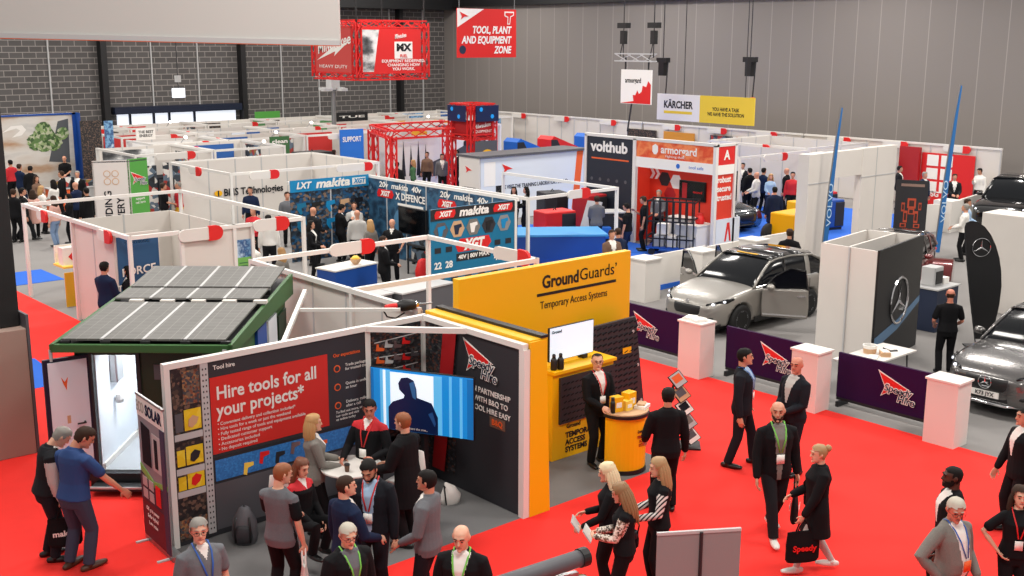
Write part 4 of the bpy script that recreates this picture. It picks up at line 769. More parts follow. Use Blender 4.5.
# ------------------------------------------------------------------ purple barrier and white plinths
for i, (ya, yb, lb) in enumerate(((14.62, 16.9, 'purple barrier banner with arrow logo between the yellow wall and the first white plinth'), (11.75, 13.95, 'purple barrier banner with arrow logo behind the two men in suits'), (9.15, 11.33, 'purple barrier banner with arrow logo in front of the leaflet table'))):
    t = thing('barrier_banner', lb, 'barrier', (18.2, (ya + yb) / 2, 0), 0, 'purple barrier banners'); put('banner_sheet', M().box(18.17, 18.23, ya, yb, .16, 1.02), 'purple', t); put('rail', M().box(18.18, 18.24, ya, yb, .10, .16), 'dark_metal', t)
    for y in (ya + .1, yb - .1): put('foot', M().box(18.05, 18.4, y - .03, y + .03, 0, .10), 'dark_metal', t)
    speedy_logo(t, (18.17, (ya + yb) / 2 - .12 + (.5 if i == 0 else 0), .62), (0, -1, 0), .70)
for i, (x, y, lb) in enumerate(((17.62, 14.3, 'white plinth by the silver car bonnet carrying a stack of papers'), (17.55, 11.52, 'white plinth behind the bald man in the dark suit'), (17.72, 8.92, 'white plinth in front of the grey car grille'))):
    t = thing('display_plinth', lb, 'plinth', (x, y, .0), 0, 'white plinths along the purple barrier'); put('body', M().box(x - .2, x + .26, y - .28, y + .28, .0, 1.12), 'white', t, .004); put('top_plate', M().box(x - .22, x + .28, y - .31, y + .31, 1.12, 1.16), 'white', t, .004)
for i, (dx, dy, r, lb) in enumerate(((0, .15, 8, 'sheaf of white papers on the far side of the plinth by the silver car'), (-.02, -.08, -14, 'sheaf of white papers on the near corner of the plinth by the silver car'))):
    single('paper_stack', M().cbox((17.62 + dx, 14.3 + dy, 1.16), .28, .22, .045, r).cbox((17.63 + dx, 14.3 + dy, 1.205), .26, .2, .015, r + 9), 'paper', lb, 'papers', (17.62 + dx, 14.3 + dy, 1.16))

# ------------------------------------------------------------------ cars
def car(loc, rz, label, S, body, roof=None, doors=()):
    """front towards +x; S: L, W, H, belt height, cowl x, roof x range, tail"""
    L, W, Hh = S['L'], S['W'], S['H']; t = thing('car', label, 'car', loc, rz); hl = L / 2; hw = W / 2; roof = roof or body
    def cp(nm, m, c, parent=None, **k): return put(nm, m, c, parent or t, world=False, **k)
    bz = S.get('belt', 1.05); hz = S.get('hood', .98); cw = S.get('cowl', .95); wb = S.get('wb', 2.7); xf = S.get('xf', hl - .9); xr = xf - wb; wr = S.get('wr', .35); nz = S.get('nose', .78)
    st = [(hl, .60, nz - .14, .34), (hl - .05, .70, nz - .06, .28), (hl - .16, .84, nz + .02, .24), (hl - .42, .93, hz - .08, .22), (hl - .8, .985, hz - .01, .22), (cw + .25, 1, bz - .02, .22), (cw, 1, bz, .22), (.2, 1, bz + .01, .22), (-.6, 1, bz + .03, .22), (-hl + .9, 1, bz + .05, .22), (-hl + .35, .96, bz + .05, .24), (-hl + .1, .88, bz - .0, .30), (-hl, .78, bz - .12, .40)]
    rs = []
    for x, k, zt, zb in st:
        w = hw * k; half = [(0, zb), (w * .80, zb), (w * .95, zb + .05), (w * .985, zb + .22), (w, min(.62, zt - .1)), (w * .985, zt - .14), (w * .95, zt - .035), (w * .86, zt + .002), (w * .5, zt + .028), (0, zt + .034)]
        rs.append([(x, y, z) for y, z in half] + [(x, -y, z) for y, z in half[-2:0:-1]])
    m = M().rings(rs); bm_ = mesh('body', m)
    cut = M()
    for x in (xf, xr):
        for sd in (-1, 1): cut.lathe([(wr + .06, -.26), (wr + .06, .5)] if sd > 0 else [(wr + .06, -.5), (wr + .06, .26)], (x, sd * hw, wr), 24, 'y')
    co = bpy.data.objects.new('cutter', mesh('cutter', cut)); TMP.collection.objects.link(co); import bmesh
    for me_ in (bm_, co.data):
        b_ = bmesh.new(); b_.from_mesh(me_); bmesh.ops.recalc_face_normals(b_, faces=b_.faces); b_.to_mesh(me_); b_.free()
    bm_ = evaluated(bm_, [('SUBSURF', dict(levels=2)), ('BOOLEAN', dict(object=co, operation='DIFFERENCE', solver='EXACT'))]); bpy.data.objects.remove(co)
    bm_.name = 'body'; bm_.materials.clear(); bm_.materials.append(K(body)); bm_.polygons.foreach_set('use_smooth', [True] * len(bm_.polygons)); bo = bpy.data.objects.new('body', bm_); COL.objects.link(bo); bo.parent = t; WM[bo.name] = wmat(t)
    cp('underbody', M().box(-hl + .3, hl - .35, -hw + .28, hw - .28, .16, .5), 'black')
    # greenhouse
    rx0, rx1 = S.get('rx0', .25), S.get('rx1', -hl + .75); tx = S.get('tail', -hl + .18); wbz = hw * .93; wtz = hw * .74
    G = [(cw + .02, bz - .02, .86), ((cw + rx0) / 2, (bz + Hh) / 2 + .0, .90), (rx0, Hh - .06, .99), (rx0 - .25, Hh - .015, 1), ((rx0 + rx1) / 2, Hh, 1), (rx1, Hh - .07, .97), ((rx1 + tx) / 2 - .03, (Hh + bz) / 2 + .08, .95), (tx, bz + .03, .93)]
    def ring(x, zt, k, o=0):
        zb = bz - .03; f = max(0.0, min(1, (zt - zb) / (Hh - zb))); wt = wbz + (wtz - wbz) * f
        h = [(wbz * (k if f < .3 else 1) + o, zb), (wbz + (wt - wbz) * .5 + o, zb + (zt - zb) * .55), (wt + o, zt - .045 * f + o), (wt * .86, zt + .012 * f + o), (0, zt + .03 * f + o)]
        return [(x, y, z) for y, z in h] + [(x, -y, z) for y, z in h[-2::-1]]
    gl = cp('glazing', M().rings([ring(*g) for g in G]), 'glass_dark', smooth=True)
    rr = [g for g in G[2:6]]; m = M()
    for i in range(3):
        a, b = ring(*rr[i], .008), ring(*rr[i + 1], .008); o = len(m.v)
        m.add(a[2:7] + b[2:7], [(j, j + 1, 5 + j + 1, 5 + j) for j in range(4)])
    ro = cp('roof', m, roof, smooth=True); sm = ro.modifiers.new('solid', 'SOLIDIFY'); sm.thickness = .03
    for sd in (-1, 1):
        P = [(g[0], sd * abs(ring(*g)[2][1]) , ring(*g)[2][2] + .004) for g in G]; cp('roof_rail', M().tube(P, [.030, .034, .034, .03, .03, .034, .05, .05], 8), body, smooth=True)
        for xx, wd, c_ in ((S.get('bp', -.35), .06, 'car_black'), (S.get('cp', rx1 + .25), .09, body)):
            q = ring(xx, Hh, 1); P = [(xx + .04, sd * (wbz + .004), bz - .02), (xx, sd * (q[1][1] + .006), q[1][2]), (xx - .02, sd * (q[2][1] + .006), q[2][2])]; cp('pillar', M().tube(P, [(wd, .012)] * 3, 6, side=(1, 0, 0)), c_)
        cp('sill_trim', M().box(xr + wr + .1, xf - wr - .1, sd * hw - .03, sd * hw + .012, .24, .36) if sd > 0 else M().box(xr + wr + .1, xf - wr - .1, sd * hw - .012, sd * hw + .03, .24, .36), 'rubber', bev=.01); cp('belt_trim', M().tube([(cw - .05, sd * (wbz + .012), bz + .0), (-hl + .7, sd * (wbz + .012), bz + .03)], .012, 6), 'chrome')
        mi = None if S.get('nomirror') else cp('mirror', M().ell((cw - .22, sd * (hw + .10), bz + .09), (.09, .12, .075), 12, 7), body, smooth=True); mi and cp('mirror_stalk', M().bar((cw - .24, sd * (hw - .06), bz + .0), (cw - .23, sd * (hw + .06), bz + .06), .035), 'black', mi)
        for xx in (.28, -.72): cp('door_handle', M().tube([(xx, sd * (hw + .012), bz - .17), (xx - .2, sd * (hw + .012), bz - .165)], .016, 6, round_=True), body)
        for xx, c_ in ((cw - .35, 0), (-.38, 0), (-1.25, 0)): cp('door_seam', M().tube([(xx, sd * (hw + .001), .34), (xx + .02, sd * (hw + .003), .6), (xx - .02, sd * (hw * .975), bz - .06)], .006, 5), 'black')
        hp_ = [(hl - .09, sd * hw * .56, nz - .05), (hl - .20, sd * hw * .73, nz - .015), (hl - .42, sd * hw * .885, nz + .05), (hl - .62, sd * hw * .935, nz + .085)]; he = cp('headlight', M().tube(hp_, [(.03, .045), (.035, .062), (.03, .06), (.02, .03)], 12, side=(0, 1, 0), round_=True), 'glass_dark', smooth=True); cp('headlamp', M().ell((hl - .15, sd * hw * .70, nz - .015), (.05, .05, .035), 10, 5), 'lamp_soft', he, smooth=True); cp('headlamp', M().ell((hl - .36, sd * hw * .875, nz + .045), (.05, .03, .03), 10, 5), 'lamp_soft', he, smooth=True)
        cp('tail_light', M().ell((-hl + .12, sd * hw * .78, bz - .12), (.08, .14, .07), 10, 5), 'red', smooth=True); cp('air_intake', M().ell((hl - .12, sd * hw * .62, .46), (.09, .14, .07), 10, 5), 'black', smooth=True)
    gp = cp('grille', M().tube([(hl - .12, -hw * .60, nz - .17), (hl + .005, -hw * .3, nz - .185), (hl + .005, hw * .3, nz - .185), (hl - .12, hw * .60, nz - .17)], [(.03, .09), (.03, .12), (.03, .12), (.03, .09)], 10, side=(1, 0, 0), round_=True), 'black', smooth=True)
    cp('lower_intake', M().box(hl - .12, hl - .01, -hw * .45, hw * .45, .34, .46), 'black', bev=.02); cp('bumper_lip', M().tube([(hl - .28, -hw * .85, .3), (hl - .02, -hw * .4, .28), (hl - .02, hw * .4, .28), (hl - .28, hw * .85, .3)], .03, 8), S.get('lip', 'black'), smooth=True)
    if S.get('slats'):
        for i in range(3): cp('grille_slat', M().tube([(hl - .04, -hw * .46, nz - .24 + i * .07), (hl + .035, 0, nz - .25 + i * .07), (hl - .04, hw * .46, nz - .24 + i * .07)], .010, 6), 'chrome', gp)
    for x in (xf, xr):
        for sd in (-1, 1):
            yy = sd * (hw - .115); w = cp('wheel', M().lathe([(wr * .66, -.11), (wr * .92, -.115), (wr, -.08), (wr, .08), (wr * .92, .115), (wr * .66, .11)], (x, yy, wr), 28, 'y'), 'tyre', smooth=True); cp('rim', M().lathe([(wr * .67, .08), (wr * .67, .112), (wr * .58, .112), (wr * .56, .05), (.02, .05)] if sd > 0 else [(.02, -.05), (wr * .56, -.05), (wr * .58, -.112), (wr * .67, -.112), (wr * .67, -.08)], (x, yy, wr), 28, 'y'), 'dark_metal', w)
            m = M()
            for k in range(5):
                a = k * 2 * math.pi / 5 + .3
                for e in (-.13, .13): m.bar((x + .03 * math.cos(a), yy + sd * .085, wr + .03 * math.sin(a)), (x + wr * .62 * math.cos(a + e), yy + sd * .10, wr + wr * .62 * math.sin(a + e)), .025)
            cp('rim_spokes', m.lathe([(.0, sd * .06), (.045, sd * .06), (.045, sd * .10), (0, sd * .10)], (x, yy, wr), 12, 'y'), 'steel', w)
    return t, cp, dict(hl=hl, hw=hw, bz=bz, cw=cw, nz=nz, Hh=Hh)
def star(cp_, o, u, v, r, material, parent=None, nm='emblem'):
    """three pointed star in a ring"""
    U, V, o = Vector(u).normalized(), Vector(v).normalized(), Vector(o); N = U.cross(V); m = M()
    m.tube([o + (U * math.cos(a) + V * math.sin(a)) * r for a in (2 * math.pi * j / 28 for j in range(29))], r * .055, 6)
    for k in range(3):
        a = R(90 + 120 * k); d = U * math.cos(a) + V * math.sin(a); e = N.cross(d); m.add([o + d * r * .97 + N * .004, o + e * r * .11, o - e * r * .11, o + N * r * .06], [(0, 1, 3), (0, 3, 2)])
    return cp_(nm, m, material, parent) if parent is None else cp_(nm, m, material, parent)
# the silver car with its doors open
KS = dict(nomirror=1, L=4.6, W=1.88, H=1.64, belt=1.06, hood=1.0, cowl=.92, wb=2.70, xf=1.40, wr=.36, nose=.80, rx0=.15)
kx, ky = 22.40, 16.62
t, cpk, D = car((kx, ky, 0), 180, 'silver crossover car with open doors behind the purple barrier', KS, 'kuga_silver', 'car_black')
cpk('badge', M().lathe([(.0, 0), (.05, 0), (.05, .015), (0, .016)], (D['hl'] - .035, 0, .80), 14, 'x'), 'chrome'); cpk('roof_sticker', M().box(.02, .10, -.3, .3, 1.655, 1.664), 'yellow')
cpk('opening_shade_sheet', M().ext([(-.36, .36), (.66, .36), (.72, .9), (.55, 1.05), (-.34, 1.07)], (0, D['hw'] + .002, 0), (1, 0, 0), (0, 0, 1), (0, .008, 0)), 'black')  # black sheet on the closed body side, painting the shade inside the open doorway
for sd, xh, ang, ln, nm in ((1, .70, 58, 1.05, 1), (-1, .70, 62, 1.05, 1), (-1, -.40, 55, .95, 0)):
    h = Vector((xh, sd * (D['hw'] + .01), 0)); a = R(180 - sd * ang) if sd > 0 else R(180 + ang); dd = Vector((-math.cos(R(ang)), sd * math.sin(R(ang)), 0)); dn = Vector((dd.y, -dd.x, 0)) * sd
    dr = cpk('door', M().ext([(0, .36), (ln, .36), (ln + .02, .62), (ln, 1.05), (.0, 1.03), (-.02, .6)], h, dd, (0, 0, 1), dn * .09), 'kuga_silver', bev=.03)
    cpk('door_window', M().ext([(.06, 1.05), (ln - .03, 1.07), (ln - .10, 1.48), (.62, 1.52), (.30, 1.32)], h + dn * .04, dd, (0, 0, 1), dn * .008), 'glass_dark', dr)
    P = [h + dd * x + Vector((0, 0, z)) + dn * .045 for x, z in ((.02, 1.03), (.30, 1.34), (.62, 1.54), (ln - .09, 1.50), (ln - .01, 1.05))]; cpk('window_frame', M().tube(P, .024, 7), 'car_black', dr); cpk('door_card', M().ext([(.06, .42), (ln - .06, .42), (ln - .05, 1.0), (.05, .98)], h + dn * (-.004 if True else 0), dd, (0, 0, 1), dn * -.03), 'dark', dr); cpk('handle', M().bar(h + dd * (ln - .24) + dn * .105 + Vector((0, 0, .90)), h + dd * (ln - .06) + dn * .105 + Vector((0, 0, .905)), .03), 'chrome', dr); cpk('trim_strip', M().bar(h + dd * .03 + dn * .095 + Vector((0, 0, .43)), h + dd * (ln - .03) + dn * .095 + Vector((0, 0, .43)), .03), 'chrome', dr)
    if nm: cpk('door_mirror', M().ell(h + dd * .2 + dn * .2 + Vector((0, 0, 1.10)), (.09, .11, .075), 12, 6), 'kuga_silver', dr, smooth=True)
for x in (.35,):
    for y in (-.38, .38): cpk('seat', M().tube([(x - .35, y, 1.0), (x - .45, y, 1.25), (x - .48, y, 1.42)], [(.2, .06), (.18, .06), (.1, .05)], 10, side=(0, 1, 0), round_=True), 'dark', smooth=True)
# the grey car with the star grille
MS = dict(L=4.76, W=1.90, H=1.62, belt=1.06, hood=1.04, cowl=.85, wb=2.87, xf=1.50, wr=.36, nose=.84, rx0=.05, lip='chrome')
mx, my = 21.95, 9.15
t, cpm, D = car((mx, my, 0), 180, 'dark grey sport utility car with a star grille at the edge of the red carpet', MS, 'merc_grey')
star(cpm, (D['hl'] + .05, 0, .68), (0, 1, 0), (0, 0, 1), .12, 'chrome')
for i in range(3): cpm('grille_bar', M().tube([(D['hl'] - .06, -.46, .60 + i * .07), (D['hl'] + .035, 0, .60 + i * .07), (D['hl'] - .06, .46, .60 + i * .07)], .012, 6), 'chrome')
cpm('number_plate', M().box(D['hl'] + .0, D['hl'] + .02, -.26, .26, .40, .51), 'paper'); text(t, 'K73 JYX', WM[t.name] @ Vector((D['hl'] + .02, 0, .455)), (0, -1, 0), .10, 'black', bold=.02)
cpm('bonnet_badge', M().lathe([(.035, 0), (.035, .01), (0, .012)], (D['hl'] - .2, 0, .885), 12), 'chrome')
# other cars further off
S3 = dict(L=4.3, W=1.8, H=1.48, belt=.98, hood=.92, cowl=.8, wb=2.6, xf=1.3, wr=.33, nose=.74)
q = at(905, 262); car((28.4, 16.2, 0), 200, 'small dark car with red tail lights half hidden by the star panel', dict(S3), 'car_red', 'car_black')
q = at(738, 236, .9); car((32.9, 26.65, 0), 268, 'dark round car parked beside the orange booth counter', dict(S3), 'car_teal')
S4 = dict(L=4.9, W=1.95, H=1.85, belt=1.15, hood=1.1, cowl=.9, wb=2.9, xf=1.5, wr=.38, nose=.9)
q = at(1012, 178, 1.85); car((q.x + .4, q.y, 0), 190, 'black sport utility car behind the pale tower block', S4, 'car_black')

# ------------------------------------------------------------------ star stand beside the grey car
t = thing('display_tower', 'tall white block with a black side carrying a silver star', 'display stand', (22, 12.9, 0)); Q = [(20.76, 12.16), (23.3, 12.60), (23.06, 13.88), (20.78, 13.56)]
def edge(nm, a, b, c_, h=2.5, o=0):
    a, b = Vector((*Q[a], 0)), Vector((*Q[b], 0)); u = (b - a).normalized(); n = Vector((-u.y, u.x, 0)); L = (b - a).length; return put(nm, M().ext([(0, 0), (L, 0), (L, h), (0, h)], a - n * o, u, (0, 0, 1), n * .05), c_, t), a, u, L
edge('white_cover', 3, 0, 'panel_white'); edge('white_cover', 1, 2, 'panel_white'); edge('white_cover', 2, 3, 'panel_white'); _, a_, u_, L_ = edge('black_cover', 0, 1, 'black', 2.52, .01)
put('joint_strip', M().box(20.74, 20.765, 12.84, 12.87, 0, 2.5), 'light_grey', t); put('divider', M().bar((20.8, 12.9, 2.3), (23.15, 13.2, 2.3), .05, .4), 'panel_white', t); put('inner_deck', M().ext([(22 + (x - 22) * .94, 13 + (y - 13) * .9) for x, y in Q], (0, 0, 2.05), (1, 0, 0), (0, 1, 0), (0, 0, .03)), 'dark_grey', t)
def wput(nm, m, c_, parent=None): return put(nm, m, c_, t)
n_ = Vector((u_.y, -u_.x, 0)); s_, z_ = on_wall(898, 300, a_, a_ + u_ * L_); star(wput, a_ + u_ * s_ + n_ * .03 + Vector((0, 0, z_)), u_, (0, 0, 1), .50, 'chrome')
Z_ = lambda px, py: on_wall(px, py, a_, a_ + u_ * L_)
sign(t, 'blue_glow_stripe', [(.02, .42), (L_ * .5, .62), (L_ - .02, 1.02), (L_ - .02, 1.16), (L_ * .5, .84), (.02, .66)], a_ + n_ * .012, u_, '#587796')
t = thing('folding_table', 'white folding table with leaflet boxes in front of the star panel', 'table', (19.5, 11.35, 0)); put('table_top', M().box(18.55, 20.35, 10.95, 11.7, .71, .75), 'white', t, .01)
for x in (18.75, 20.15): put('leg', M().tube([(x, 11.05, .71), (x, 11.0, .02), (x, 11.6, .02), (x, 11.58, .71)], .016, 6), 'dark_metal', t)
for i, (x, y, c_, h, lb) in enumerate(((19.45, 11.45, 'card_tan', .10, 'round tin of badges nearest the star panel on the white folding table'), (19.15, 11.2, 'paper', .03, 'flat sheaf of white leaflets on the white folding table'), (19.5, 11.15, 'card_tan', .08, 'tan leaflet box at the middle of the white folding table'), (19.95, 11.3, 'dark', .02, 'dark folder lying on the white folding table'))):
    b = thing('leaflet_box' if i != 0 else 'badge_tin', lb, 'box', (x, y, .75)); 
    if i == 0: put('tin', M().lathe([(.12, 0), (.13, h), (.11, h), (0, h * .6)], (x, y, .75), 16), c_, b); put('paper_rim', M().lathe([(.13, h), (.14, h + .06), (.12, h + .06), (.11, h)], (x, y, .75), 16), 'paper', b)
    else: put('box_body', M().cbox((x, y, .75), .26, .18, h, i * 20), c_, b); put('cover_sheet', M().cbox((x, y, .75 + h), .2, .13, .015, i * 20 + 10), 'paper', b)
# feather flag with star
q = Vector((24.13, 11.55, 0)); t = thing('feather_flag', 'black curved feather flag with a silver star beside the grey car', 'flag', tuple(q)); uu = Vector((.745, -.667, 0)).normalized()
lf = [(-.06, .2), (-.14, .6), (-.24, 1.1), (-.33, 1.6), (-.42, 2.1), (-.48, 2.5), (-.50, 2.72), (-.48, 2.82)]; rt = [(-.38, 2.86), (-.24, 2.84), (-.08, 2.74), (.07, 2.56), (.20, 2.32), (.30, 2.05), (.37, 1.75), (.41, 1.4), (.40, 1.0), (.35, .6), (.28, .2)]
put('fabric', M().ext((lf + rt)[::-1], q, uu, (0, 0, 1), uu.cross(Vector((0, 0, 1))) * -.012), 'black', t); put('pole', M().tube([q + uu * (x - .015) + Vector((0, 0, z)) for x, z in [(-.02, .0)] + lf + rt[:2]], .014, 7), 'dark_metal', t); put('base', M().cbox((q.x, q.y, 0), .5, .5, .03, 45), 'dark_metal', t)
star(wput, q + uu * -.12 + Vector((0, 0, 2.28)) + uu.cross(Vector((0, 0, 1))) * .014, uu, (0, 0, 1), .20, 'chrome')
for (x, y, lb) in ((*at(823, 267)[:2], 'tall narrow blue flag beside the white portal'), (32.9, 17.3, 'tall narrow blue flag in front of the far red booths')):
    q = Vector((x, y, 0)); u2 = Vector((.75, -.66, 0)); k_ = .885 if x < 32 else 1.0; t = thing('pole_flag', lb, 'flag', tuple(q), 0, 'tall blue pole flags'); put('fabric', M().ext([(k_ * x, k_ * y) for x, y in [(-.11, .3), (.07, .3), (.14, 1.6), (.21, 3.2), (.28, 4.6), (.33, 5.4), (.27, 5.42), (.17, 4.4), (.03, 2.6)]], q, u2, (0, 0, 1), (.01, .01, 0)), 'flag_blue', t); put('pole', M().tube([q + u2 * a + Vector((0, 0, z)) for a, z in ((-.12 * k_, 0), (.02 * k_, 2.6 * k_), (.16 * k_, 4.4 * k_), (.27 * k_, 5.45 * k_))], .02, 6), 'steel', t); put('base', M().cbox(tuple(q - u2 * .14), .6, .6, .05, 10), 'dark_metal', t)
    text(t, 'VOLVO', q + u2 * .09 + Vector((0, 0, 1.9)), (0, 0, 1), .20, 'light_blue', -u2, gap=.012, width=1.3)
single('tower_block', M().box(27.7, 28.6, 11.62, 13.45, 0, 2.5), 'panel_white', 'pale exhibition tower block beside the black feather flag', 'tower', (28, 12.5, 0), .01)
single('tower_block', M().box(27.7, 28.6, 9.7, 11.58, 0, 2.5), 'panel_white', 'pale exhibition tower block above the grey car bonnet', 'tower', (28, 10.6, 0), .01)
# ------------------------------------------------------------------ shell scheme booths
def pill(parent, o, u, w=1.5, h=.24, v=(0, 0, 1)):
    """name board with a red rounded end"""
    U = Vector(u).normalized(); N = U.cross(Vector((0, 0, 1))); o = Vector(o)
    P = [(-w / 2 + .0, -h / 2), (w / 2, -h / 2), (w / 2, h / 2), (-w / 2, h / 2)]; P = [(-w / 2 + h / 2 * math.cos(R(a)), h / 2 * math.sin(R(a))) for a in range(90, 271, 30)] + [(w / 2, -h / 2), (w / 2, h / 2)]
    put('name_board', M().ext(P, o, U, (0, 0, 1), N * .05), 'white', parent)
    Q = [(w / 2 - .12 - .04, -h / 2 - .03)] + [(w / 2 + .02 + (h / 2 + .03) * math.cos(R(a)), (h / 2 + .03) * math.sin(R(a))) for a in range(-90, 91, 22)] + [(w / 2 - .16, h / 2 + .03)]
    e = put('red_end', M().ext(Q, o, U, (0, 0, 1), N * .065), 'red', parent); return e
def booth(label, x0, x1, y0, y1, walls=(), signs=(), rails='nsew', group=None, ht=2.5, bw=.085, posts=True, name='shell_scheme_booth', mid=()):
    t = thing(name, label, 'booth', ((x0 + x1) / 2, (y0 + y1) / 2, 0), 0, group); z = ht
    ends = dict(s=((x0, y0), (x1, y0)), n=((x0, y1), (x1, y1)), w=((x0, y0), (x0, y1)), e=((x1, y0), (x1, y1)))
    for r in rails: a, b = ends[r]; put('top_rail', M().bar((a[0], a[1], z - bw / 2), (b[0], b[1], z - bw / 2), bw), 'alu_white', t)
    if posts:
        for x, y in [(x0, y0), (x1, y0), (x0, y1), (x1, y1)] + list(mid): put('post', M().box(x - .04, x + .04, y - .04, y + .04, 0, z), 'alu_white', t)
    for w in walls:
        (ax, ay), (bx, by), c_ = w[:3]; h = w[3] if len(w) > 3 else z - .04; A, B = Vector((ax, ay, 0)), Vector((bx, by, 0)); u = (B - A).normalized(); n = Vector((-u.y, u.x, 0)); L = (B - A).length
        p = put('wall_panel', M().ext([(0, .03), (L, .03), (L, h), (0, h)], A - n * .015, u, (0, 0, 1), n * .03), c_, t)
        k = int(L / 1.0); m = M()
        for i in range(1, k): m.bar(A + u * L * i / k + Vector((0, 0, .03)), A + u * L * i / k + Vector((0, 0, h)), .045)
        if m.v: put('panel_seam', m, 'light_grey', p)
    for s in signs: pill(t, *s)
    return t
PW = 'panel_white'
b = booth('open white booth frame beyond the cabin roof with a yellow topped table inside', 9.9, 14.25, 23.78, 30.45, [((9.95, 24.75), (9.95, 27.1), PW), ((11.1, 23.8), (12.38, 23.8), PW), ((9.95, 27.1), (12.38, 27.1), PW), ((12.38, 23.8), (12.38, 27.1), PW)], [((11.5, 23.72, 2.38), (1, 0, 0), .75, .28), ((13.3, 23.72, 2.42), (1, 0, 0), .62, .28), ((9.85, 25.0, 2.36), (0, -1, 0), .5), ((9.85, 28.9, 2.36), (0, -1, 0), .4)], mid=((11.1, 23.78), (12.40, 23.78), (12.86, 23.78), (9.9, 27.1)))
sign(b, 'poster', [(0, 0), (.98, 0), (.98, 1.5), (0, 1.5)], (9.94, 24.62, .85), (1, 0, 0), '#1f4d78'); put('poster_board', M().box(9.92, 10.95, 24.63, 24.67, .03, 2.42), PW, b); text(b, 'Hydraulics', (10.42, 24.62, 2.22), (1, 0, 0), .14, 'paper'); text(b, 'FORCE', (10.42, 24.61, 1.55), (1, 0, .06), .26, 'paper', bold=.02); text(b, 'TO WORK', (10.42, 24.61, 1.2), (1, 0, .06), .22, 'paper', bold=.02)
sign(b, 'poster', [(0, 0), (.37, 0), (.37, .75), (0, .75)], (12.45, 23.80, .95), (1, 0, 0), '#6fae54'); sign(b, 'poster_photo', [(0, 0), (.37, 0), (.37, .42), (0, .42)], (12.45, 23.80, 1.70), (1, 0, 0), 'blue_photo'); put('poster_board', M().box(12.42, 12.84, 23.81, 23.84, .03, 2.4), PW, b)
for i in range(7): sign(b, 'poster_line', rect(.22 - .03 * (i % 3), .02, .19, .62 - i * .07), (12.43, 23.792, .95), (1, 0, 0), 'cloth_green')
b = booth('open white booth frame directly behind the black tool hire stand', 10.62, 14.95, 16.2, 19.72, [((10.66, 14.25), (10.66, 19.7), PW)], [((12.9, 19.68, 2.46), (1, 0, 0), .8, .26), ((14.92, 16.9, 2.46), (0, -1, 0), .8, .26)], mid=((10.62, 14.3),))
put('top_rail', M().bar((10.62, 14.25, 2.46), (10.62, 16.2, 2.46), .085), 'alu_white', b)
c1, c2, c3 = at(617, 187, 2.5), at(512, 171, 2.5), at(519, 196, 2.5)
booth('open white booth frame over the bright blue counter', min(c3.x, c1.x - 3), c1.x, c1.y, c2.y, [], [((at(571, 191, 2.5).x, c1.y - .05, 2.45), (1, 0, 0), .6, .24)], rails='sew')
# bms wall
b = booth('long white booth wall lettered BMS Technologies', 17.3, 23.0, 33.2, 37.6, [((17.6, 37.5), (22.9, 37.5), PW), ((22.95, 33.3), (22.95, 37.5), PW)], [((18.4, 33.1, 2.37), (1, 0, 0), .8), ((21.9, 33.1, 2.37), (1, 0, 0), 1.2), ((17.25, 35.6, 2.37), (0, -1, 0), .6)])
xa_, za_ = on_y(224, 193, 37.46); xb_ = on_y(283, 190, 37.46)[0]; text(b, 'BMS Technologies', ((xa_ + xb_) / 2, 37.46, za_), (1, 0, 0), .36, 'cloth_suit', bold=.02, width=xb_ - xa_); sign(b, 'bee_mark', [(.16 * math.cos(R(a)), .11 * math.sin(R(a))) for a in range(0, 360, 30)], (xa_ - .22, 37.46, za_), (1, 0, 0), 'yellow'); sign(b, 'bee_mark', rect(.05, .2), (xa_ - .22, 37.45, za_), (1, 0, 0), 'black')
# green and white tower
t = thing('display_tower', 'white display tower with a bright green side and arrow logo', 'display stand', (14.4, 34.8, 0)); a_, b_, c_ = Vector((13.5, 34.9, 0)), Vector((14.47, 34.45, 0)), Vector((15.2, 34.72, 0)); d_ = a_ + (c_ - b_)
put('white_cover', M().ext([(0, 0), ((b_ - a_).length, 0), ((b_ - a_).length, 3.0), (0, 3.0)], a_, b_ - a_ if 0 else (b_ - a_).normalized(), (0, 0, 1), (c_ - b_).normalized() * .04), PW, t); put('green_cover', M().ext([(0, 0), ((c_ - b_).length, 0), ((c_ - b_).length, 3.02), (0, 3.02)], b_, (c_ - b_).normalized(), (0, 0, 1), (a_ - b_).normalized() * .04), 'green', t); put('top_deck', M().ext([(p.x, p.y) for p in (a_, b_, c_, d_)], (0, 0, 2.94), (1, 0, 0), (0, 1, 0), (0, 0, .04)), 'dark_grey', t); put('back_cover', M().ext([(0, 0), ((d_ - a_).length, 0), ((d_ - a_).length, 2.96), (0, 2.96)], a_, (d_ - a_).normalized(), (0, 0, 1), (b_ - a_).normalized() * .04), PW, t)
uu = (b_ - a_).normalized(); text(t, 'INCLUDING', a_ + uu * .42 + Vector((0, 0, 1.25)), (0, 0, 1), .30, 'cloth_suit', -uu, bold=.02); text(t, 'DELIVERY', a_ + uu * .78 + Vector((0, 0, 1.2)), (0, 0, 1), .30, 'cloth_suit', -uu, bold=.02)
for k in range(4): sign(t, 'outline_mark', disc(.11, 12), a_ + uu * (.42 + .24 * (k % 2)) + Vector((0, 0, 2.35 + .24 * (k // 2))), uu, 'card_tan'); sign(t, 'outline_mark', disc(.085, 12), a_ + uu * (.42 + .24 * (k % 2)) + Vector((0, 0, 2.35 + .24 * (k // 2))), uu, PW, gap=.009)
vv = (c_ - b_).normalized(); speedy_logo(t, b_ + vv * .38 + Vector((0, 0, 2.42)), vv, .6); text(t, 'support\nnet zero', b_ + vv * .4 + Vector((0, 0, 1.7)), vv, .12, 'paper')
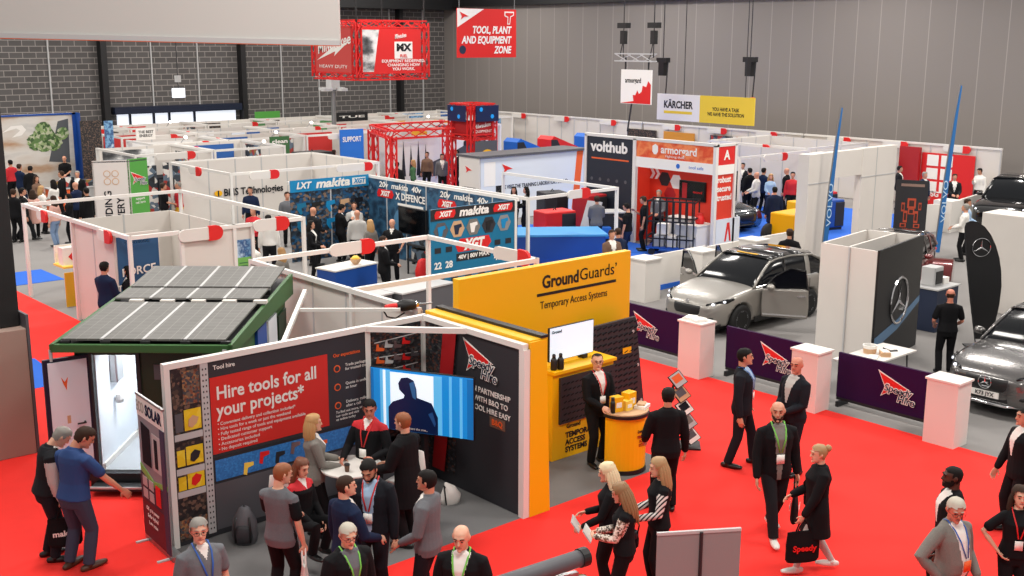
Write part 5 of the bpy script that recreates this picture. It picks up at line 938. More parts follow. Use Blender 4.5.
# makita stand
b = booth('blue tool brand stand with a line of cordless tool walls', 17.5, 20.45, 22.9, 30.05, [((17.55, 30.0), (20.4, 30.0), 'makita_print', 2.2), ((20.4, 30.0), (20.4, 22.9), 'defence_print', 2.42)], [], rails='en', posts=False)
sign(b, 'header_band', [(0, 0), (2.85, 0), (2.85, .36), (0, .36)], (17.54, 29.98, 2.17), (1, 0, 0), 'makita_blue'); text(b, 'LXT', (18.0, 29.97, 2.35), (1, 0, 0), .27, 'paper', bold=.04, shear=.25); text(b, 'makita', (19.05, 29.97, 2.36), (1, 0, 0), .36, 'paper', bold=.04, shear=.2, width=1.25); sign(b, 'badge_mark', rect(.5, .22), (20.02, 29.97, 2.35), (1, 0, 0), 'paper'); text(b, 'XGT', (20.02, 29.955, 2.35), (1, 0, 0), .2, 'makita_blue', bold=.04, shear=.25)
for k in range(10): sign(b, 'tool_shape', [(0, 0), (.12, -.18), (.2, -.16), (.16, .02), (.34, .06), (.32, .18), (.02, .16)], (17.75 + (k % 5) * .52, 29.98, 1.1 + .55 * (k // 5)), (1, 0, 0), ('teal', 'black', 'makita_blue', 'card_tan', 'cloth_suit')[k % 5])
for k, (y, s) in enumerate(((29.3, 0), (26.2, 1))):
    sign(b, 'red_badge', [(-.42, -.12), (.36, -.12), (.44, 0), (.36, .13), (-.36, .13), (-.44, 0)], (20.38, y - .25, 2.0), (0, -1, 0), 'red'); text(b, 'XGT', (20.37, y - .25, 2.0), (0, -1, 0), .22, 'paper', bold=.05, shear=.25); text(b, '20v  makita  40v', (20.38, y - 1.0, 2.27), (0, -1, 0), .24, 'paper', bold=.02, width=2.2, shear=.15)
text(b, 'X DEFENCE', (20.38, 27.75, 1.98), (0, -1, 0), .30, 'paper', bold=.02, width=1.5); sign(b, 'helmet_shape', disc(.42, 16), (20.38, 28.2, 1.2), (0, -1, 0), '#4f7fa3'); sign(b, 'white_bar', rect(1.3, .07), (20.38, 27.75, 1.75), (0, -1, 0), 'paper')
t = thing('television', 'switched off black television on the blue tool wall', 'television', (20.3, 27.5, .95)); put('body', M().box(20.28, 20.36, 26.85, 28.25, .90, 1.72), 'black', t, .01); put('screen', M().box(20.27, 20.28, 26.88, 28.22, .93, 1.69), 'screen_black', t); put('stand', M().box(20.3, 20.36, 27.5, 27.6, 0, .9), 'black', t)
b = thing('display_board', 'teal display board of hexagon tool photos headed makita', 'display stand', (18.6, 22.6, 0)); put('board', M().box(17.2, 20.02, 22.58, 22.63, .02, 2.52), 'teal', b); put('header_band', M().box(17.2, 20.02, 22.565, 22.58, 2.22, 2.52), 'dark', b); put('post', M().box(20.02, 20.1, 22.56, 22.64, 0, 2.52), 'alu_white', b)
text(b, 'makita', (18.6, 22.565, 2.37), (1, 0, 0), .30, 'paper', bold=.04, shear=.2, width=1.0)
for x in (17.65, 19.6): sign(b, 'red_badge', [(-.32, -.1), (.28, -.1), (.34, 0), (.32, .1), (-.28, .1), (-.34, 0)], (x, 22.565, 2.37), (1, 0, 0), 'red'); text(b, 'XGT', (x, 22.555, 2.37), (1, 0, 0), .18, 'paper', bold=.05, shear=.25)
for k in range(5): sign(b, 'hexagon_photo', disc(.24, 6), (17.53 + k * .53, 22.58, 1.95), (1, 0, 0), ('dark_grey', 'card_tan', 'cloth_tweed', 'charcoal', 'grey')[k]); sign(b, 'tool_shape', [(-.08, -.14), (.02, -.14), (.06, .02), (.14, .05), (.12, .13), (-.12, .1)], (17.53 + k * .53, 22.57, 1.95), (1, 0, 0), ('makita_blue', 'navy', 'paper', 'black', 'makita_blue')[k])
sign(b, 'red_badge', [(-.52, -.16), (.45, -.16), (.6, 0), (.52, .18), (-.45, .18), (-.6, 0)], (18.6, 22.58, 1.50), (1, 0, 0), 'red'); text(b, 'XGT', (18.6, 22.57, 1.50), (1, 0, 0), .38, 'paper', bold=.05, shear=.25, width=.72); sign(b, 'black_band', rect(1.15, .2), (18.6, 22.58, 1.20), (1, 0, 0), 'dark'); text(b, '40V | 80V MAX', (18.6, 22.57, 1.20), (1, 0, 0), .15, 'paper', bold=.03, width=1.05)
for k, s in enumerate(('22', '28', '48', '50')): x = (17.42, 17.78, 19.42, 19.8)[k]; text(b, s, (x, 22.58, 1.05), (1, 0, 0), .24, 'paper', bold=.03); sign(b, 'battery_shape', rect(.2, .14), (x, 22.58, 1.45), (1, 0, 0), 'dark')
for k in range(6): sign(b, 'tool_shape', [(-.1, -.1), (.0, -.12), (.04, .0), (.13, .02), (.12, .1), (-.1, .08)], (17.5 + k * .45, 22.58, .62), (1, 0, 0), 'charcoal')
def counter(label, p, sx, sy, h, rz, c_, top='white', cat='counter', name='display_counter', group=None):
    t = thing(name, label, cat, p, rz, group); put('body', M().cbox((0, 0, 0), sx, sy, h - .04), c_, t, .006, world=False); put('counter_top', M().cbox((0, 0, h - .04), sx + .06, sy + .06, .04), top, t, .004, world=False); return t
counter('white topped blue tool counter by the gap in the blue brand stand', (16.2, 24.9, 0), 1.5, .7, .9, 10, 'mid_blue')
q = Vector((16.4, 24.8, .9)); t = thing('fruit_bowl', 'small glass bowl of sweets on the white topped blue counter', 'bowl', tuple(q)); put('bowl', M().lathe([(.06, 0), (.14, .1), (.15, .16), (.12, .14)], tuple(q), 14), 'card_tan', t); put('sweets', M().ell((q.x, q.y, q.z + .16), (.11, .11, .08), 10, 5), 'pale_yellow', t)
for i, (x, y, lb) in enumerate(((14.2, 21.6, 'grey topped workbench nearest the white post of the booth frame'), (16.0, 21.6, 'grey workbench of tools in front of the teal board'))): counter(lb, (x, y, 0), 1.7, .8, .92, 8, 'dark_grey', 'light_grey')
t = thing('tool_rack', 'dark rack crowded with tools beside the switched off television', 'rack', (19.6, 25.6, 0)); put('shelf', M().box(19.3, 20.2, 24.9, 26.5, .85, .9).box(19.3, 20.2, 24.9, 26.5, .4, .45), 'dark', t)
for x in (19.32, 20.16):
    for y in (24.92, 26.46): put('leg', M().box(x - .02, x + .02, y - .02, y + .02, 0, .9), 'dark', t)
put('tool_stock', M().box(19.4, 20.1, 25.0, 25.5, .9, 1.2).box(19.4, 20.1, 25.7, 26.4, .9, 1.1).box(19.4, 20.1, 25.0, 26.4, .45, .75), 'stock_mixed', t)
single('tool_bag', M().tube([(18.9, 25.2, .02), (18.9, 25.2, .35), (18.9, 25.2, .62)], [(.22, .14), (.25, .15), (.16, .08)], 12, round_=True), 'red', 'red tool bag standing below the dark tool rack', 'bag', (18.9, 25.2, 0), smooth=True)
# power tool lying across the booth wall top
t = thing('breaker_hammer', 'red and black electric breaker lying across the top of the white booth wall', 'power tool', (10.66, 15.6, 2.5)); q0 = at(386, 307, 2.56); q1 = at(432, 303, 2.56); v_ = (q1 - q0)
L_ = lambda k, z=0: tuple(q0 + v_ * k + Vector((0, 0, z)))
put('handle', M().tube([L_(.0), L_(.1), L_(.3)], [.035, .045, .05], 10, round_=True), 'red', t, smooth=True); put('motor_housing', M().tube([L_(.3), L_(.36), L_(.56)], [.08, .10, .09], 12, round_=True), 'black', t, smooth=True); put('collar', M().tube([L_(.56), L_(.7)], [.07, .05], 12), 'chrome', t, smooth=True); put('chisel', M().tube([L_(.7), L_(1.0)], [.022, .012], 8), 'steel', t); put('power_cable', M().tube([L_(0), L_(-.06, -.05), L_(.02, -.16), L_(.2, -.2), L_(.4, -.12)], .014, 6), 'black', t)
# volthub / armorgard booth
t = thing('exhibition_stand', 'tall orange and navy stand headed volthub and armorgard', 'exhibition stand', (29, 25.2, 0))
put('navy_wall', M().box(28.3, 28.36, 25.9, 28.15, .02, 3.46), '#1c222f', t); put('top_rail', M().box(28.26, 28.4, 22.4, 28.2, 3.46, 3.56).box(28.3, 29.3, 22.4, 22.5, 3.46, 3.54), 'white', t); put('post', M().box(28.26, 28.38, 25.78, 25.92, 0, 3.5), 'alu_white', t); put('post', M().box(28.26, 28.38, 22.40, 22.52, 0, 3.5), 'alu_white', t); put('post', M().box(28.26, 28.38, 28.1, 28.2, 0, 3.5), 'alu_white', t); put('post', M().box(29.22, 29.32, 22.40, 22.5, 0, 3.5), 'alu_white', t)
put('orange_header', M().box(28.29, 28.36, 22.5, 25.8, 2.92, 3.46), 'bubble_print', t); put('white_band', M().box(28.28, 28.36, 22.5, 25.8, 2.58, 2.92), 'paper', t); put('red_header', M().box(28.4, 29.22, 22.42, 22.47, 2.88, 3.46), 'red', t); put('white_band', M().box(28.4, 29.22, 22.42, 22.47, 2.58, 2.88), 'paper', t)
put('red_wall', M().box(29.1, 29.16, 22.5, 25.9, .02, 2.9), 'armor_red', t); put('red_wall', M().box(28.4, 29.1, 25.86, 25.92, .02, 2.9), 'armor_red', t); put('white_base', M().box(28.4, 29.6, 22.40, 22.46, 0, 1.15), 'pale_blue', t)
put('red_side_wall', M().box(28.4, 29.22, 22.46, 22.5, 1.15, 2.6), 'armor_red', t)
text(t, 'volthub', (28.3, 27.05, 3.12), (0, -1, 0), .50, 'paper', bold=.035, width=1.75); sign(t, 'orange_line', rect(1.75, .05), (28.3, 27.0, 2.72), (0, -1, 0), 'orange')
for k in range(5): sign(t, 'round_mark', disc(.06, 10), (28.3, 27.85 - k * .4, 2.0), (0, -1, 0), 'dark_grey')
text(t, 'armorgard', (28.29, 23.95, 3.22), (0, -1, 0), .36, 'paper', bold=.02, width=1.5); sign(t, 'shield_mark', [(0, .17), (.12, .1), (.12, -.08), (.05, -.17), (-.05, -.17), (-.12, -.08), (-.12, .1)], (28.29, 24.95, 3.22), (0, -1, 0), 'paper'); text(t, 'Fighting theft', (28.29, 24.1, 3.02), (0, -1, 0), .11, 'paper', width=.8)
text(t, 'A', (28.6 + .22, 22.42, 3.17), (1, 0, 0), .42, 'paper', bold=.03)
text(t, 'tool safe', (28.28, 23.2, 2.74), (0, -1, 0), .14, 'blue', width=.6); sign(t, 'blue_mark', disc(.08, 12), (28.28, 23.95, 2.74), (0, -1, 0), 'blue')
text(t, 'robust\nsecure\ntrusted', (28.44, 22.46, 2.12), (1, 0, 0), .27, 'paper', align='LEFT', bold=.03, width=.74, space=1.05)
for k, (y, z, c_) in enumerate(((25.2, 2.15, 'dark'), (24.7, 2.1, 'paper'), (24.95, 1.66, 'deep_red'))): sign(t, 'hexagon_mark', disc(.26, 6), (29.1, y, z), (0, -1, 0), c_)
for k in range(2): sign(t, 'chevron_mark', [(-.12, .18), (0, .18), (.12, 0), (0, -.18), (-.12, -.18), (0, 0)], (29.1, 25.75 - k * .22, 2.3), (0, -1, 0), 'paper')
sign(t, 'logo_ring', [(-.17, -.3), (-.06, .3), (.06, .3), (.17, -.3), (.09, -.3), (.0, .12), (-.09, -.3)], (29.0, 22.40, .72), (1, 0, 0), 'red')
e = thing('television', 'black television on the red wall of the orange stand', 'television', (29.05, 23.95, 1.4)); put('body', M().box(29.02, 29.09, 23.4, 24.5, 1.55, 2.2), 'black', e, .01); put('screen', M().box(29.01, 29.02, 23.42, 24.48, 1.58, 2.17), 'screen_black', e); sign(e, 'screen_picture', rect(.2, .5, -.3, 0), (29.01, 23.95, 1.87), (0, -1, 0), 'deep_red'); text(e, 'secured', (29.01, 23.7, 1.85), (0, -1, 0), .12, 'red')
# cage trolley
q = Vector((27.6, 23.5, 0)); t = thing('cage_trolley', 'black mesh cage trolley holding boxes in front of the orange stand', 'trolley', tuple(q), -62)
def pl(n_, m, c_, **k): return put(n_, m, c_, t, world=False, **k)
pl('deck', M().box(-.75, .75, -.4, .4, .22, .28), 'mid_blue')
for y in (-.4, .4):
    m = M(); 
    for i in range(8): m.bar((-.75 + i * .214, y, .28), (-.75 + i * .214, y, 1.75), .04)
    for z in (.55, 1.1, 1.75): m.bar((-.77, y, z), (.77, y, z), .045)
    pl('mesh_side', m, 'black')
for x in (-.75, .75):
    m = M()
    for z in (.6, 1.2, 1.72): m.bar((x, -.4, z), (x, .4, z), .045)
    pl('mesh_end', m, 'black')
for i, (x, z) in enumerate(((-.4, .28), (.0, .28), (.4, .28), (-.3, .66), (.3, .66))): pl('carton', M().cbox((x, 0, z), .34, .5, .34), 'paper' if i % 2 else 'light_grey')
for x in (-.6, .6):
    for y in (-.32, .32): pl('wheel', M().lathe([(.11, -.03), (.11, .03)], (x, y, .11), 14, 'y'), 'black')
counter('white counter under the red wall of the orange stand', (28.7, 24.0, 0), .5, .9, 1.05, 0, 'white'); single('red_jug', M().lathe([(.12, 0), (.16, .1), (.12, .24), (.06, .3), (.1, .34)], (28.2, 22.9, 1.16 - 1.16 + 1.0), 14), 'red', 'red container on the low white counter by the orange stand', 'container', (28.2, 22.9, 1.0), smooth=True)
counter('low white cabinet with the red container by the orange stand', (28.15, 23.0, 0), .8, .7, 1.0, 0, 'white')
# blue counter and machines on the blue carpet
t = thing('display_counter', 'long bright blue display counter behind the yellow wall', 'counter', (23.4, 24.6, 0)); P = [(21.9, 24.9), (24.2, 23.2), (25.0, 24.4), (22.7, 26.1)]
put('body', M().ext(P, (0, 0, 0), (1, 0, 0), (0, 1, 0), (0, 0, 1.0)), 'mid_blue', t); put('counter_top', M().ext([(x + (x - 23.4) * .05, y + (y - 24.6) * .05) for x, y in P], (0, 0, 1.0), (1, 0, 0), (0, 1, 0), (0, 0, .06)), '#3f93d0', t); put('front_picture', M().ext([(22.4, .15), (24.0, .15), (24.0, .85), (22.4, .85)], (0, 0, 0), (1, 0, 0), (0, 0, 1), (0, .01, 0)), 'navy', t)
def machine(label, p, sx, sy, h, rz, c_, c2, name='generator', cat='machine'):
    t = thing(name, label, cat, p, rz); put('housing', M().cbox((0, 0, .1), sx, sy, h - .1), c_, t, .04, world=False); put('dark_end', M().cbox((sx * .26, -.01, .14), sx * .46, sy + .02, h - .22), c2, t, .02, world=False); put('skid', M().cbox((0, 0, 0), sx * .9, sy * .9, .1), 'black', t, world=False); put('lifting_eye', M().tube([(-.06, 0, h), (0, 0, h + .09), (.06, 0, h)], .02, 6), 'black', t, world=False); return t
machine('red and black generator on the blue carpet beside the pale visitor wall', (26.0, 27.3, 0), 1.2, .8, 1.15, -10, 'red', 'dark')
t = thing('light_tower', 'black generator with its pale grey lid propped up', 'machine', (26.9, 26.2, 0), -30); put('housing', M().cbox((.2, 0, .15), 1.1, .7, .95), 'dark', t, .03, world=False); put('lid', M().ext([(-.35, 0), (.35, 0), (.35, 1.15), (-.35, 1.15)], (-.45, -.3, .35), (.5, -.6, 0), (.3, .1, 1), (-.05, 0, .02)), 'light_grey', t, world=False); put('side_lid', M().cbox((.3, 0, 1.12), 1.2, .8, .04), 'light_grey', t, world=False); put('blue_engine', M().cbox((.1, -.42, .3), .5, .25, .4), 'blue', t, .03, world=False)
for x in (-.2, .6): put('wheel', M().lathe([(.16, -.06), (.16, .06)], (x, -.4, .16), 16, 'y'), 'black', t, world=False)
machine('tall red machine with a white emblem beside the navy volthub wall', (27.7, 27.35, 0), .9, .8, 1.55, 0, 'deep_red', 'dark', 'compressor')
machine('black machine partly hidden behind the man in the grey blazer', (27.4, 28.9, 0), .9, .8, 1.5, -20, 'dark', 'black', 'compressor')
# low white barrier walls
for x0, x1, y, lb in ((22.35, 25.2, 20.2, 'low white barrier wall behind the silver car bonnet'), (25.2, 28.95, 20.1, 'low white barrier wall behind the silver car roof')):
    t = thing('barrier_wall', lb, 'barrier', ((x0 + x1) / 2, y, 0)); put('wall_panel', M().box(x0, x1, y, y + .08, 0, 1.0), 'white', t); put('kick_strip', M().box(x0, x1, y - .02, y, 0, .14), 'carpet_blue' if x0 < 25 else 'light_grey', t)
for i, (px, py, lb) in enumerate(((645, 258, 'white plinth at the end of the low wall behind the yellow wall'), (701, 250, 'white plinth behind the open far door of the silver car'), (754, 239, 'white plinth beyond the silver car roof'), (520, 272, 'white plinth hidden behind the yellow wall top'))[:3]):
    q = at(px, py, 1.12); t = thing('display_plinth', lb, 'plinth', (q.x, q.y, 0)); put('body', M().box(q.x - .3, q.x + .3, q.y - .3, q.y + .3, 0, 1.1), 'white', t); put('top_plate', M().box(q.x - .33, q.x + .33, q.y - .33, q.y + .33, 1.1, 1.14), 'white', t)
t = thing('barrier_wall', 'low white wall running toward the far red booths', 'barrier', (39, 20, 0)); put('wall_panel', M().bar((36.6, 20.9, .5), (38.5, 20.2, .5), .08, 1.0), 'white', t); put('wall_panel', M().bar((39.2, 20.2, .5), (44.0, 21.0, .5), .08, 1.0), 'white', t); put('end_block', M().box(38.4, 39.2, 19.8, 20.5, 0, 1.12), 'white', t)
# white portal
t = thing('portal', 'tall white portal of two square piers and a lintel beside the blue flag', 'portal', (31.5, 20, 0)); put('pier', M().box(29.0, 30.2, 19.5, 19.9, 0, 3.4), PW, t, .01); put('pier', M().box(31.9, 33.9, 19.5, 19.75, 0, 3.42), PW, t, .01); put('header', M().box(30.2, 31.9, 19.52, 19.75, 2.6, 3.4), PW, t); put('joint_strip', M().box(28.99, 30.21, 19.49, 19.5, 2.5, 2.53).box(31.89, 33.91, 19.49, 19.5, 2.5, 2.53).box(32.7, 32.73, 19.49, 19.5, 0, 3.42), 'light_grey', t)
t = thing('mini_digger', 'yellow machine frame standing in the white portal', 'machine', (32.2, 21.6, 0))
for x in (31.4, 32.3): put('mast', M().box(x, x + .16, 21.3, 21.46, 0, 2.0), 'yellow', t)
put('cross_bar', M().box(31.4, 32.46, 21.3, 21.42, 1.9, 2.05).box(31.4, 32.46, 21.3, 21.42, .9, 1.0), 'yellow', t); put('body', M().box(31.5, 32.9, 21.5, 22.6, .3, 1.1), 'yellow', t, .05); put('sign_plate', M().box(32.3, 32.9, 21.2, 21.25, 1.7, 2.2), 'pale_yellow', t)
for y in (21.4, 22.6): put('wheel', M().lathe([(.35, -.1), (.35, .1)], (31.5, y, .35), 20, 'y'), 'tyre', t, smooth=True)
t = thing('poster_stand', 'black poster board with an orange robot drawing beside the portal', 'poster', (27.4, 14.9, 0)); A, B = at(896, 189, 2.1), at(927, 193, 2.1); A = Vector((36.6, 20.2, 0)); 
A = at(894, 231, .35); B = at(925, 233, .35); A.z = B.z = 0; U = (B - A).normalized(); W_ = (B - A).length; put('board', M().ext([(0, .12), (W_, .12), (W_, 2.12), (0, 2.12)], A, U, (0, 0, 1), (0, .05, 0)), 'dark', t); N = U.cross(Vector((0, 0, 1)))
sign(t, 'heading_stripe', rect(W_ * .75, .09), A + U * W_ / 2 + Vector((0, 0, 1.95)), U, '#8a6f64'); S_ = W_ * .9
for x, y, w, h in ((.5, 1.45, .30, .34), (.5, 1.15, .22, .2), (.30, .95, .14, .4), (.68, .95, .14, .4), (.24, .62, .22, .14), (.72, .62, .22, .14), (.2, 1.3, .12, .3), (.80, 1.35, .1, .25)): sign(t, 'robot_shape', rect(w * S_, h, (x - .5) * S_, 0), A + U * W_ / 2 + Vector((0, 0, y * .92)), U, '#b5462a'); sign(t, 'robot_shape', rect(w * S_ * .6, h * .6, (x - .5) * S_, 0), A + U * W_ / 2 + Vector((0, 0, y * .92)), U, '#3a1a14', gap=.009)
for x in (.1, .9): put('leg', M().bar(A + U * W_ * x, A + U * W_ * x + Vector((0, 0, .15)), .05), 'black', t)
q = Vector((25.2, 12.9, 0)); t = counter('dark blue counter with a coffee machine behind the star panel', (25.1, 13.25, 0), 1.0, .8, 1.05, 0, 'navy', 'light_grey'); e = thing('coffee_machine', 'white coffee machine on the dark blue counter behind the star panel', 'appliance', (25.0, 13.2, 1.05)); put('body', M().box(24.8, 25.2, 13.05, 13.4, 1.05, 1.5), 'light_grey', e, .02); put('front_recess', M().box(24.85, 25.15, 13.03, 13.05, 1.1, 1.4), 'black', e); put('cup_tray', M().box(25.25, 25.5, 13.05, 13.3, 1.05, 1.2), 'paper', e)
# pale visitor wall with dark top
t = thing('exhibition_stand', 'long pale blue wall with arrow logos and a dark top edge', 'exhibition stand', (29.5, 33, 0)); put('front_wall', M().box(26.95, 32.4, 32.3, 32.36, .02, 2.42), 'pale_blue', t); put('end_wall', M().box(26.9, 26.96, 32.3, 33.5, .02, 2.42), PW, t); put('top_edge', M().box(26.85, 32.45, 32.2, 33.6, 2.42, 2.5), 'dark_grey', t); put('orange_stripe', M().ext([(4.75, .1), (5.1, .1), (5.35, 2.4), (5.0, 2.4)], (26.95, 32.296, 0), (1, 0, 0), (0, 0, 1), (0, -.004, 0)), 'orange', t); put('navy_end', M().box(32.4, 32.6, 32.25, 33.5, 0, 2.42), 'navy', t)
text(t, 'COME VISIT THE TRAINING LABORATORY STAND', (29.6, 32.3, 1.25), (1, 0, 0), .20, 'cloth_navy', bold=.02, width=3.7)
speedy_logo(t, (28.3, 32.3, 1.95), (1, 0, 0), .6, txt=False); speedy_logo(t, (26.9, 32.9, 1.95), (0, -1, 0), .45, txt=False); sign(t, 'outline_panel', rect(.55, .9), (27.4, 32.3, 1.8), (1, 0, 0), 'paper'); text(t, 'LABORATORY\nSTAND', (26.9, 32.9, 1.2), (0, -1, 0), .12, 'cloth_navy'); sign(t, 'dark_square', rect(.3, .28), (27.85, 32.3, 1.2), (1, 0, 0), 'dark')
for i, (x, c_, lb) in enumerate(((32.6, 'blue', 'blue tool vault at the near end of the row above the pale wall'), (34.6, 'red', 'red tool vault between the two blue ones'), (36.9, 'blue', 'blue tool vault at the far end of the row above the pale wall'))):
    e = thing('tool_vault', lb, 'storage box', (x + .6, 37, 0), 0, 'tool vaults'); put('body', M().ext([(0, 0), (1.7, 0), (1.7, 2.0), (.2, 2.55), (0, 2.4)], (x, 36.6, 0), (1, 0, 0), (0, 0, 1), (0, .9, 0)), c_, e); put('dark_end', M().ext([(0, 1.0), (.5, 1.2), (.8, 1.7), (.35, 2.4), (0, 2.4)], (x, 36.59, 0), (1, 0, 0), (0, 0, 1), (0, -.02, 0)), 'dark', e)
# red truss tower and gantry
def truss(m, p, q, w=.3, r=.03, step=.55):
    p, q = Vector(p), Vector(q); t_ = (q - p).normalized(); L = (q - p).length; up = Vector((0, 0, 1)) if abs(t_.z) < .9 else Vector((1, 0, 0)); a = t_.cross(up).normalized() * w / 2; b = (a.normalized()).cross(t_) * w / 2; cs = [a + b, a - b, -a - b, -a + b]
    for c_ in cs: m.bar(p + c_, q + c_, r * 1.6)
    k = max(1, int(L / step))
    for i in range(k):
        s, e = p + t_ * L * i / k, p + t_ * L * (i + 1) / k
        for j in range(4): m.bar(s + cs[j], e + cs[(j + 1) % 4], r)
    return m
t = thing('truss_tower', 'square red truss tower with two screens on top', 'truss', (30.5, 37.2, 0)); X0, X1, Y0, Y1 = 29.95, 31.15, 36.5, 37.75
for x in (X0, X1):
    for y in (Y0, Y1): put('truss_leg', truss(M(), (x, y, 0), (x, y, 4.05), .22), 'red', t)
for z in (2.75, 4.0): put('truss_ring', truss(truss(truss(truss(M(), (X0, Y0, z), (X1, Y0, z), .2), (X0, Y1, z), (X1, Y1, z), .2), (X0, Y0, z), (X0, Y1, z), .2), (X1, Y0, z), (X1, Y1, z), .2), 'red', t)
put('red_drape', M().box(X0 + .05, X1 - .05, Y0 - .02, Y0 + .02, 2.75, 3.45).box(X0 - .02, X0 + .02, Y0, Y1, 2.75, 3.45), 'deep_red', t); put('screen', M().box(X0 + .1, X1 + .1, Y0 - .24, Y0 - .18, 3.4, 4.05), 'screen_navy', t); put('screen', M().box(X0 - .24, X0 - .18, Y0 + .1, Y1, 3.4, 4.05), 'screen_navy', t)
for (o, u) in (((X0 + .35, Y0 - .24, 3.9), (1, 0, 0)), ((X0 + .95, Y0 - .24, 3.6), (1, 0, 0)), ((X0 - .24, Y1 - .3, 3.9), (0, -1, 0)), ((X0 - .24, Y0 + .5, 3.6), (0, -1, 0))): sign(t, 'screen_glow', disc(.09, 10), o, u, 'screen_blue')
text(t, 'Milwaukee', (30.55, Y0 - .02, 3.22), (1, 0, .12), .24, 'paper', width=.9, bold=.02); text(t, 'EQUIPMENT', (30.55, Y0 - .02, 2.98), (1, 0, 0), .15, 'paper', width=1.0)
sign(t, 'helmet_picture', rect(1.2, 1.1), (30.6, Y0 - .2, 2.05), (1, 0, 0), 'dark_grey'); sign(t, 'yellow_helmet', [(.45 * math.cos(R(a)), .5 * math.sin(R(a)) - .3) for a in range(-10, 191, 20)], (30.65, Y0 - .21, 2.05), (1, 0, 0), 'yellow')
t = thing('truss_gantry', 'long red truss gantry over the far tool display', 'truss', (28.4, 39, 0)); ga, gb, gc = on_y(373, 135, 41)[0], on_y(391, 135, 37.6)[0], on_y(447, 127, 41)[0]
for p_, q_ in (((gb, 37.6, 2.95), (29.7, 37.4, 2.95)), ((ga, 41, 2.95), (gc, 41, 2.95)), ((gb, 37.6, 2.95), (ga, 41, 2.95))): put('truss_beam', truss(M(), p_, q_, .3, .035), 'red', t)
for x, y in ((gb, 37.6), (ga, 41), (gc, 41)): put('truss_leg', truss(M(), (x, y, 0), (x, y, 2.9), .3, .035), 'red', t)
t = thing('backdrop_board', 'photo backdrop of a building site under the red gantry', 'display board', (32, 42, 0)); put('photo_print', M().box(29.6, 34.9, 42, 42.05, .02, 2.42), 'paper', t); put('foot', M().box(30.3, 34.9, 42.05, 42.4, 0, .1), 'dark', t)
for k in range(4): sign(t, 'tree_shape', [(-.12, 0), (.12, 0), (0, 1.6 - .2 * (k % 2))], (30.5 + k * .42, 42, .6), (1, 0, 0), 'dark')
sign(t, 'building_shape', [(-.9, 0), (2.6, 0), (2.6, 1.6), (.9, .95), (-.6, .5)], (32.2, 42, .5), (1, 0, 0), '#4a4b4d'); sign(t, 'building_shape', [(1.8, 1.3), (2.6, 1.3), (2.6, 1.9), (1.8, 1.5)], (32.2, 41.99, .5), (1, 0, 0), 'dark')
# hanging signs
t = thing('truss_sign', 'square red truss box with brand banners hanging from the roof', 'hanging sign', (29.4, 43, 5.1)); X0, X1, Y0, Y1 = 27.45, 31.0, 41, 44.2
for z in (5.15, 7.35): put('truss_ring', truss(truss(truss(truss(M(), (X0, Y0, z), (X1, Y0, z), .28, .035), (X0, Y1, z), (X1, Y1, z), .28, .035), (X0, Y0, z), (X0, Y1, z), .28, .035), (X1, Y0, z), (X1, Y1, z), .28, .035), 'red', t)
for x, y in ((X0, Y0), (X1, Y0), (X0, Y1), (X1, Y1)): put('truss_leg', truss(M(), (x, y, 5.1), (x, y, 7.4), .28, .035), 'red', t); put('hoist_cable', M().bar((x, y, 7.4), (x, y, 11.5), .05), 'black', t)
put('banner', M().box(X0 + .15, X1 - .3, Y0 - .16, Y0 - .13, 5.3, 7.15), 'red', t); put('banner', M().box(X0 - .16, X0 - .13, Y0 + .2, Y1 - .2, 5.3, 7.2), '#c8443f', t)
sign(t, 'photo_panel', [(0, 0), (.55, 0), (.85, 1.75), (0, 1.75)], (X0 + .18, Y0 - .16, 5.35), (1, 0, 0), 'site_print'); text(t, 'Milwaukee', (29.6, Y0 - .17, 6.85), (1, 0, .15), .26, 'paper', width=.6, bold=.02); sign(t, 'white_square', rect(.95, .72), (29.75, Y0 - .16, 6.25), (1, 0, 0), 'paper'); text(t, 'MX', (29.75, Y0 - .165, 6.35), (1, 0, 0), .42, 'black', bold=.05, width=.8); text(t, 'FUEL', (29.75, Y0 - .17, 6.0), (1, 0, 0), .18, 'red', bold=.03)
text(t, 'EQUIPMENT REDEFINED.\nCHANGING HOW\nYOU WORK.', (29.75, Y0 - .165, 5.62), (1, 0, 0), .17, 'paper', bold=.02, width=2.3)
text(t, 'Milwaukee', (X0 - .16, 42.5, 6.5), (0, -1, .18), .62, 'paper', width=2.6, bold=.02); sign(t, 'bolt_mark', [(-1.3, -.35), (.2, .05), (.1, -.15), (1.3, .5), (.0, .12), (.1, .28)], (X0 - .16, 42.6, 6.15), (0, -1, 0), 'paper'); text(t, 'HEAVY DUTY', (X0 - .165, 42.6, 5.55), (0, -1, 0), .2, 'paper', width=2.2)
t = thing('hanging_banner', 'red hanging banner reading tool plant and equipment zone', 'hanging sign', (35.5, 42, 5.85)); put('fabric', M().box(33.66, 37.3, 42, 42.04, 5.88, 8.12), 'red', t); put('white_corner', M().ext([(0, 0), (0, -.85), (1.6, 0)], (33.67, 41.996, 8.11), (1, 0, 0), (0, 0, 1), (0, -.004, 0)), 'paper', t)
text(t, 'TOOL, PLANT\nAND EQUIPMENT\nZONE', (36.95, 42, 6.68), (1, 0, 0), .46, 'paper', align='RIGHT', bold=.035, shear=.2, width=3.1, space=1.0); speedy_logo(t, (34.1, 41.99, 7.78), (1, 0, 0), .6, txt=False); sign(t, 'round_emblem', disc(.2, 14), (33.98, 42, 6.25), (1, 0, 0), 'navy'); sign(t, 'tool_outline', [(-.3, .3), (.3, .3), (.3, .12), (.1, .05), (.05, -.3), (-.12, -.3), (-.1, .02), (-.3, .08)], (36.85, 42, 7.72), (1, 0, 0), 'paper')
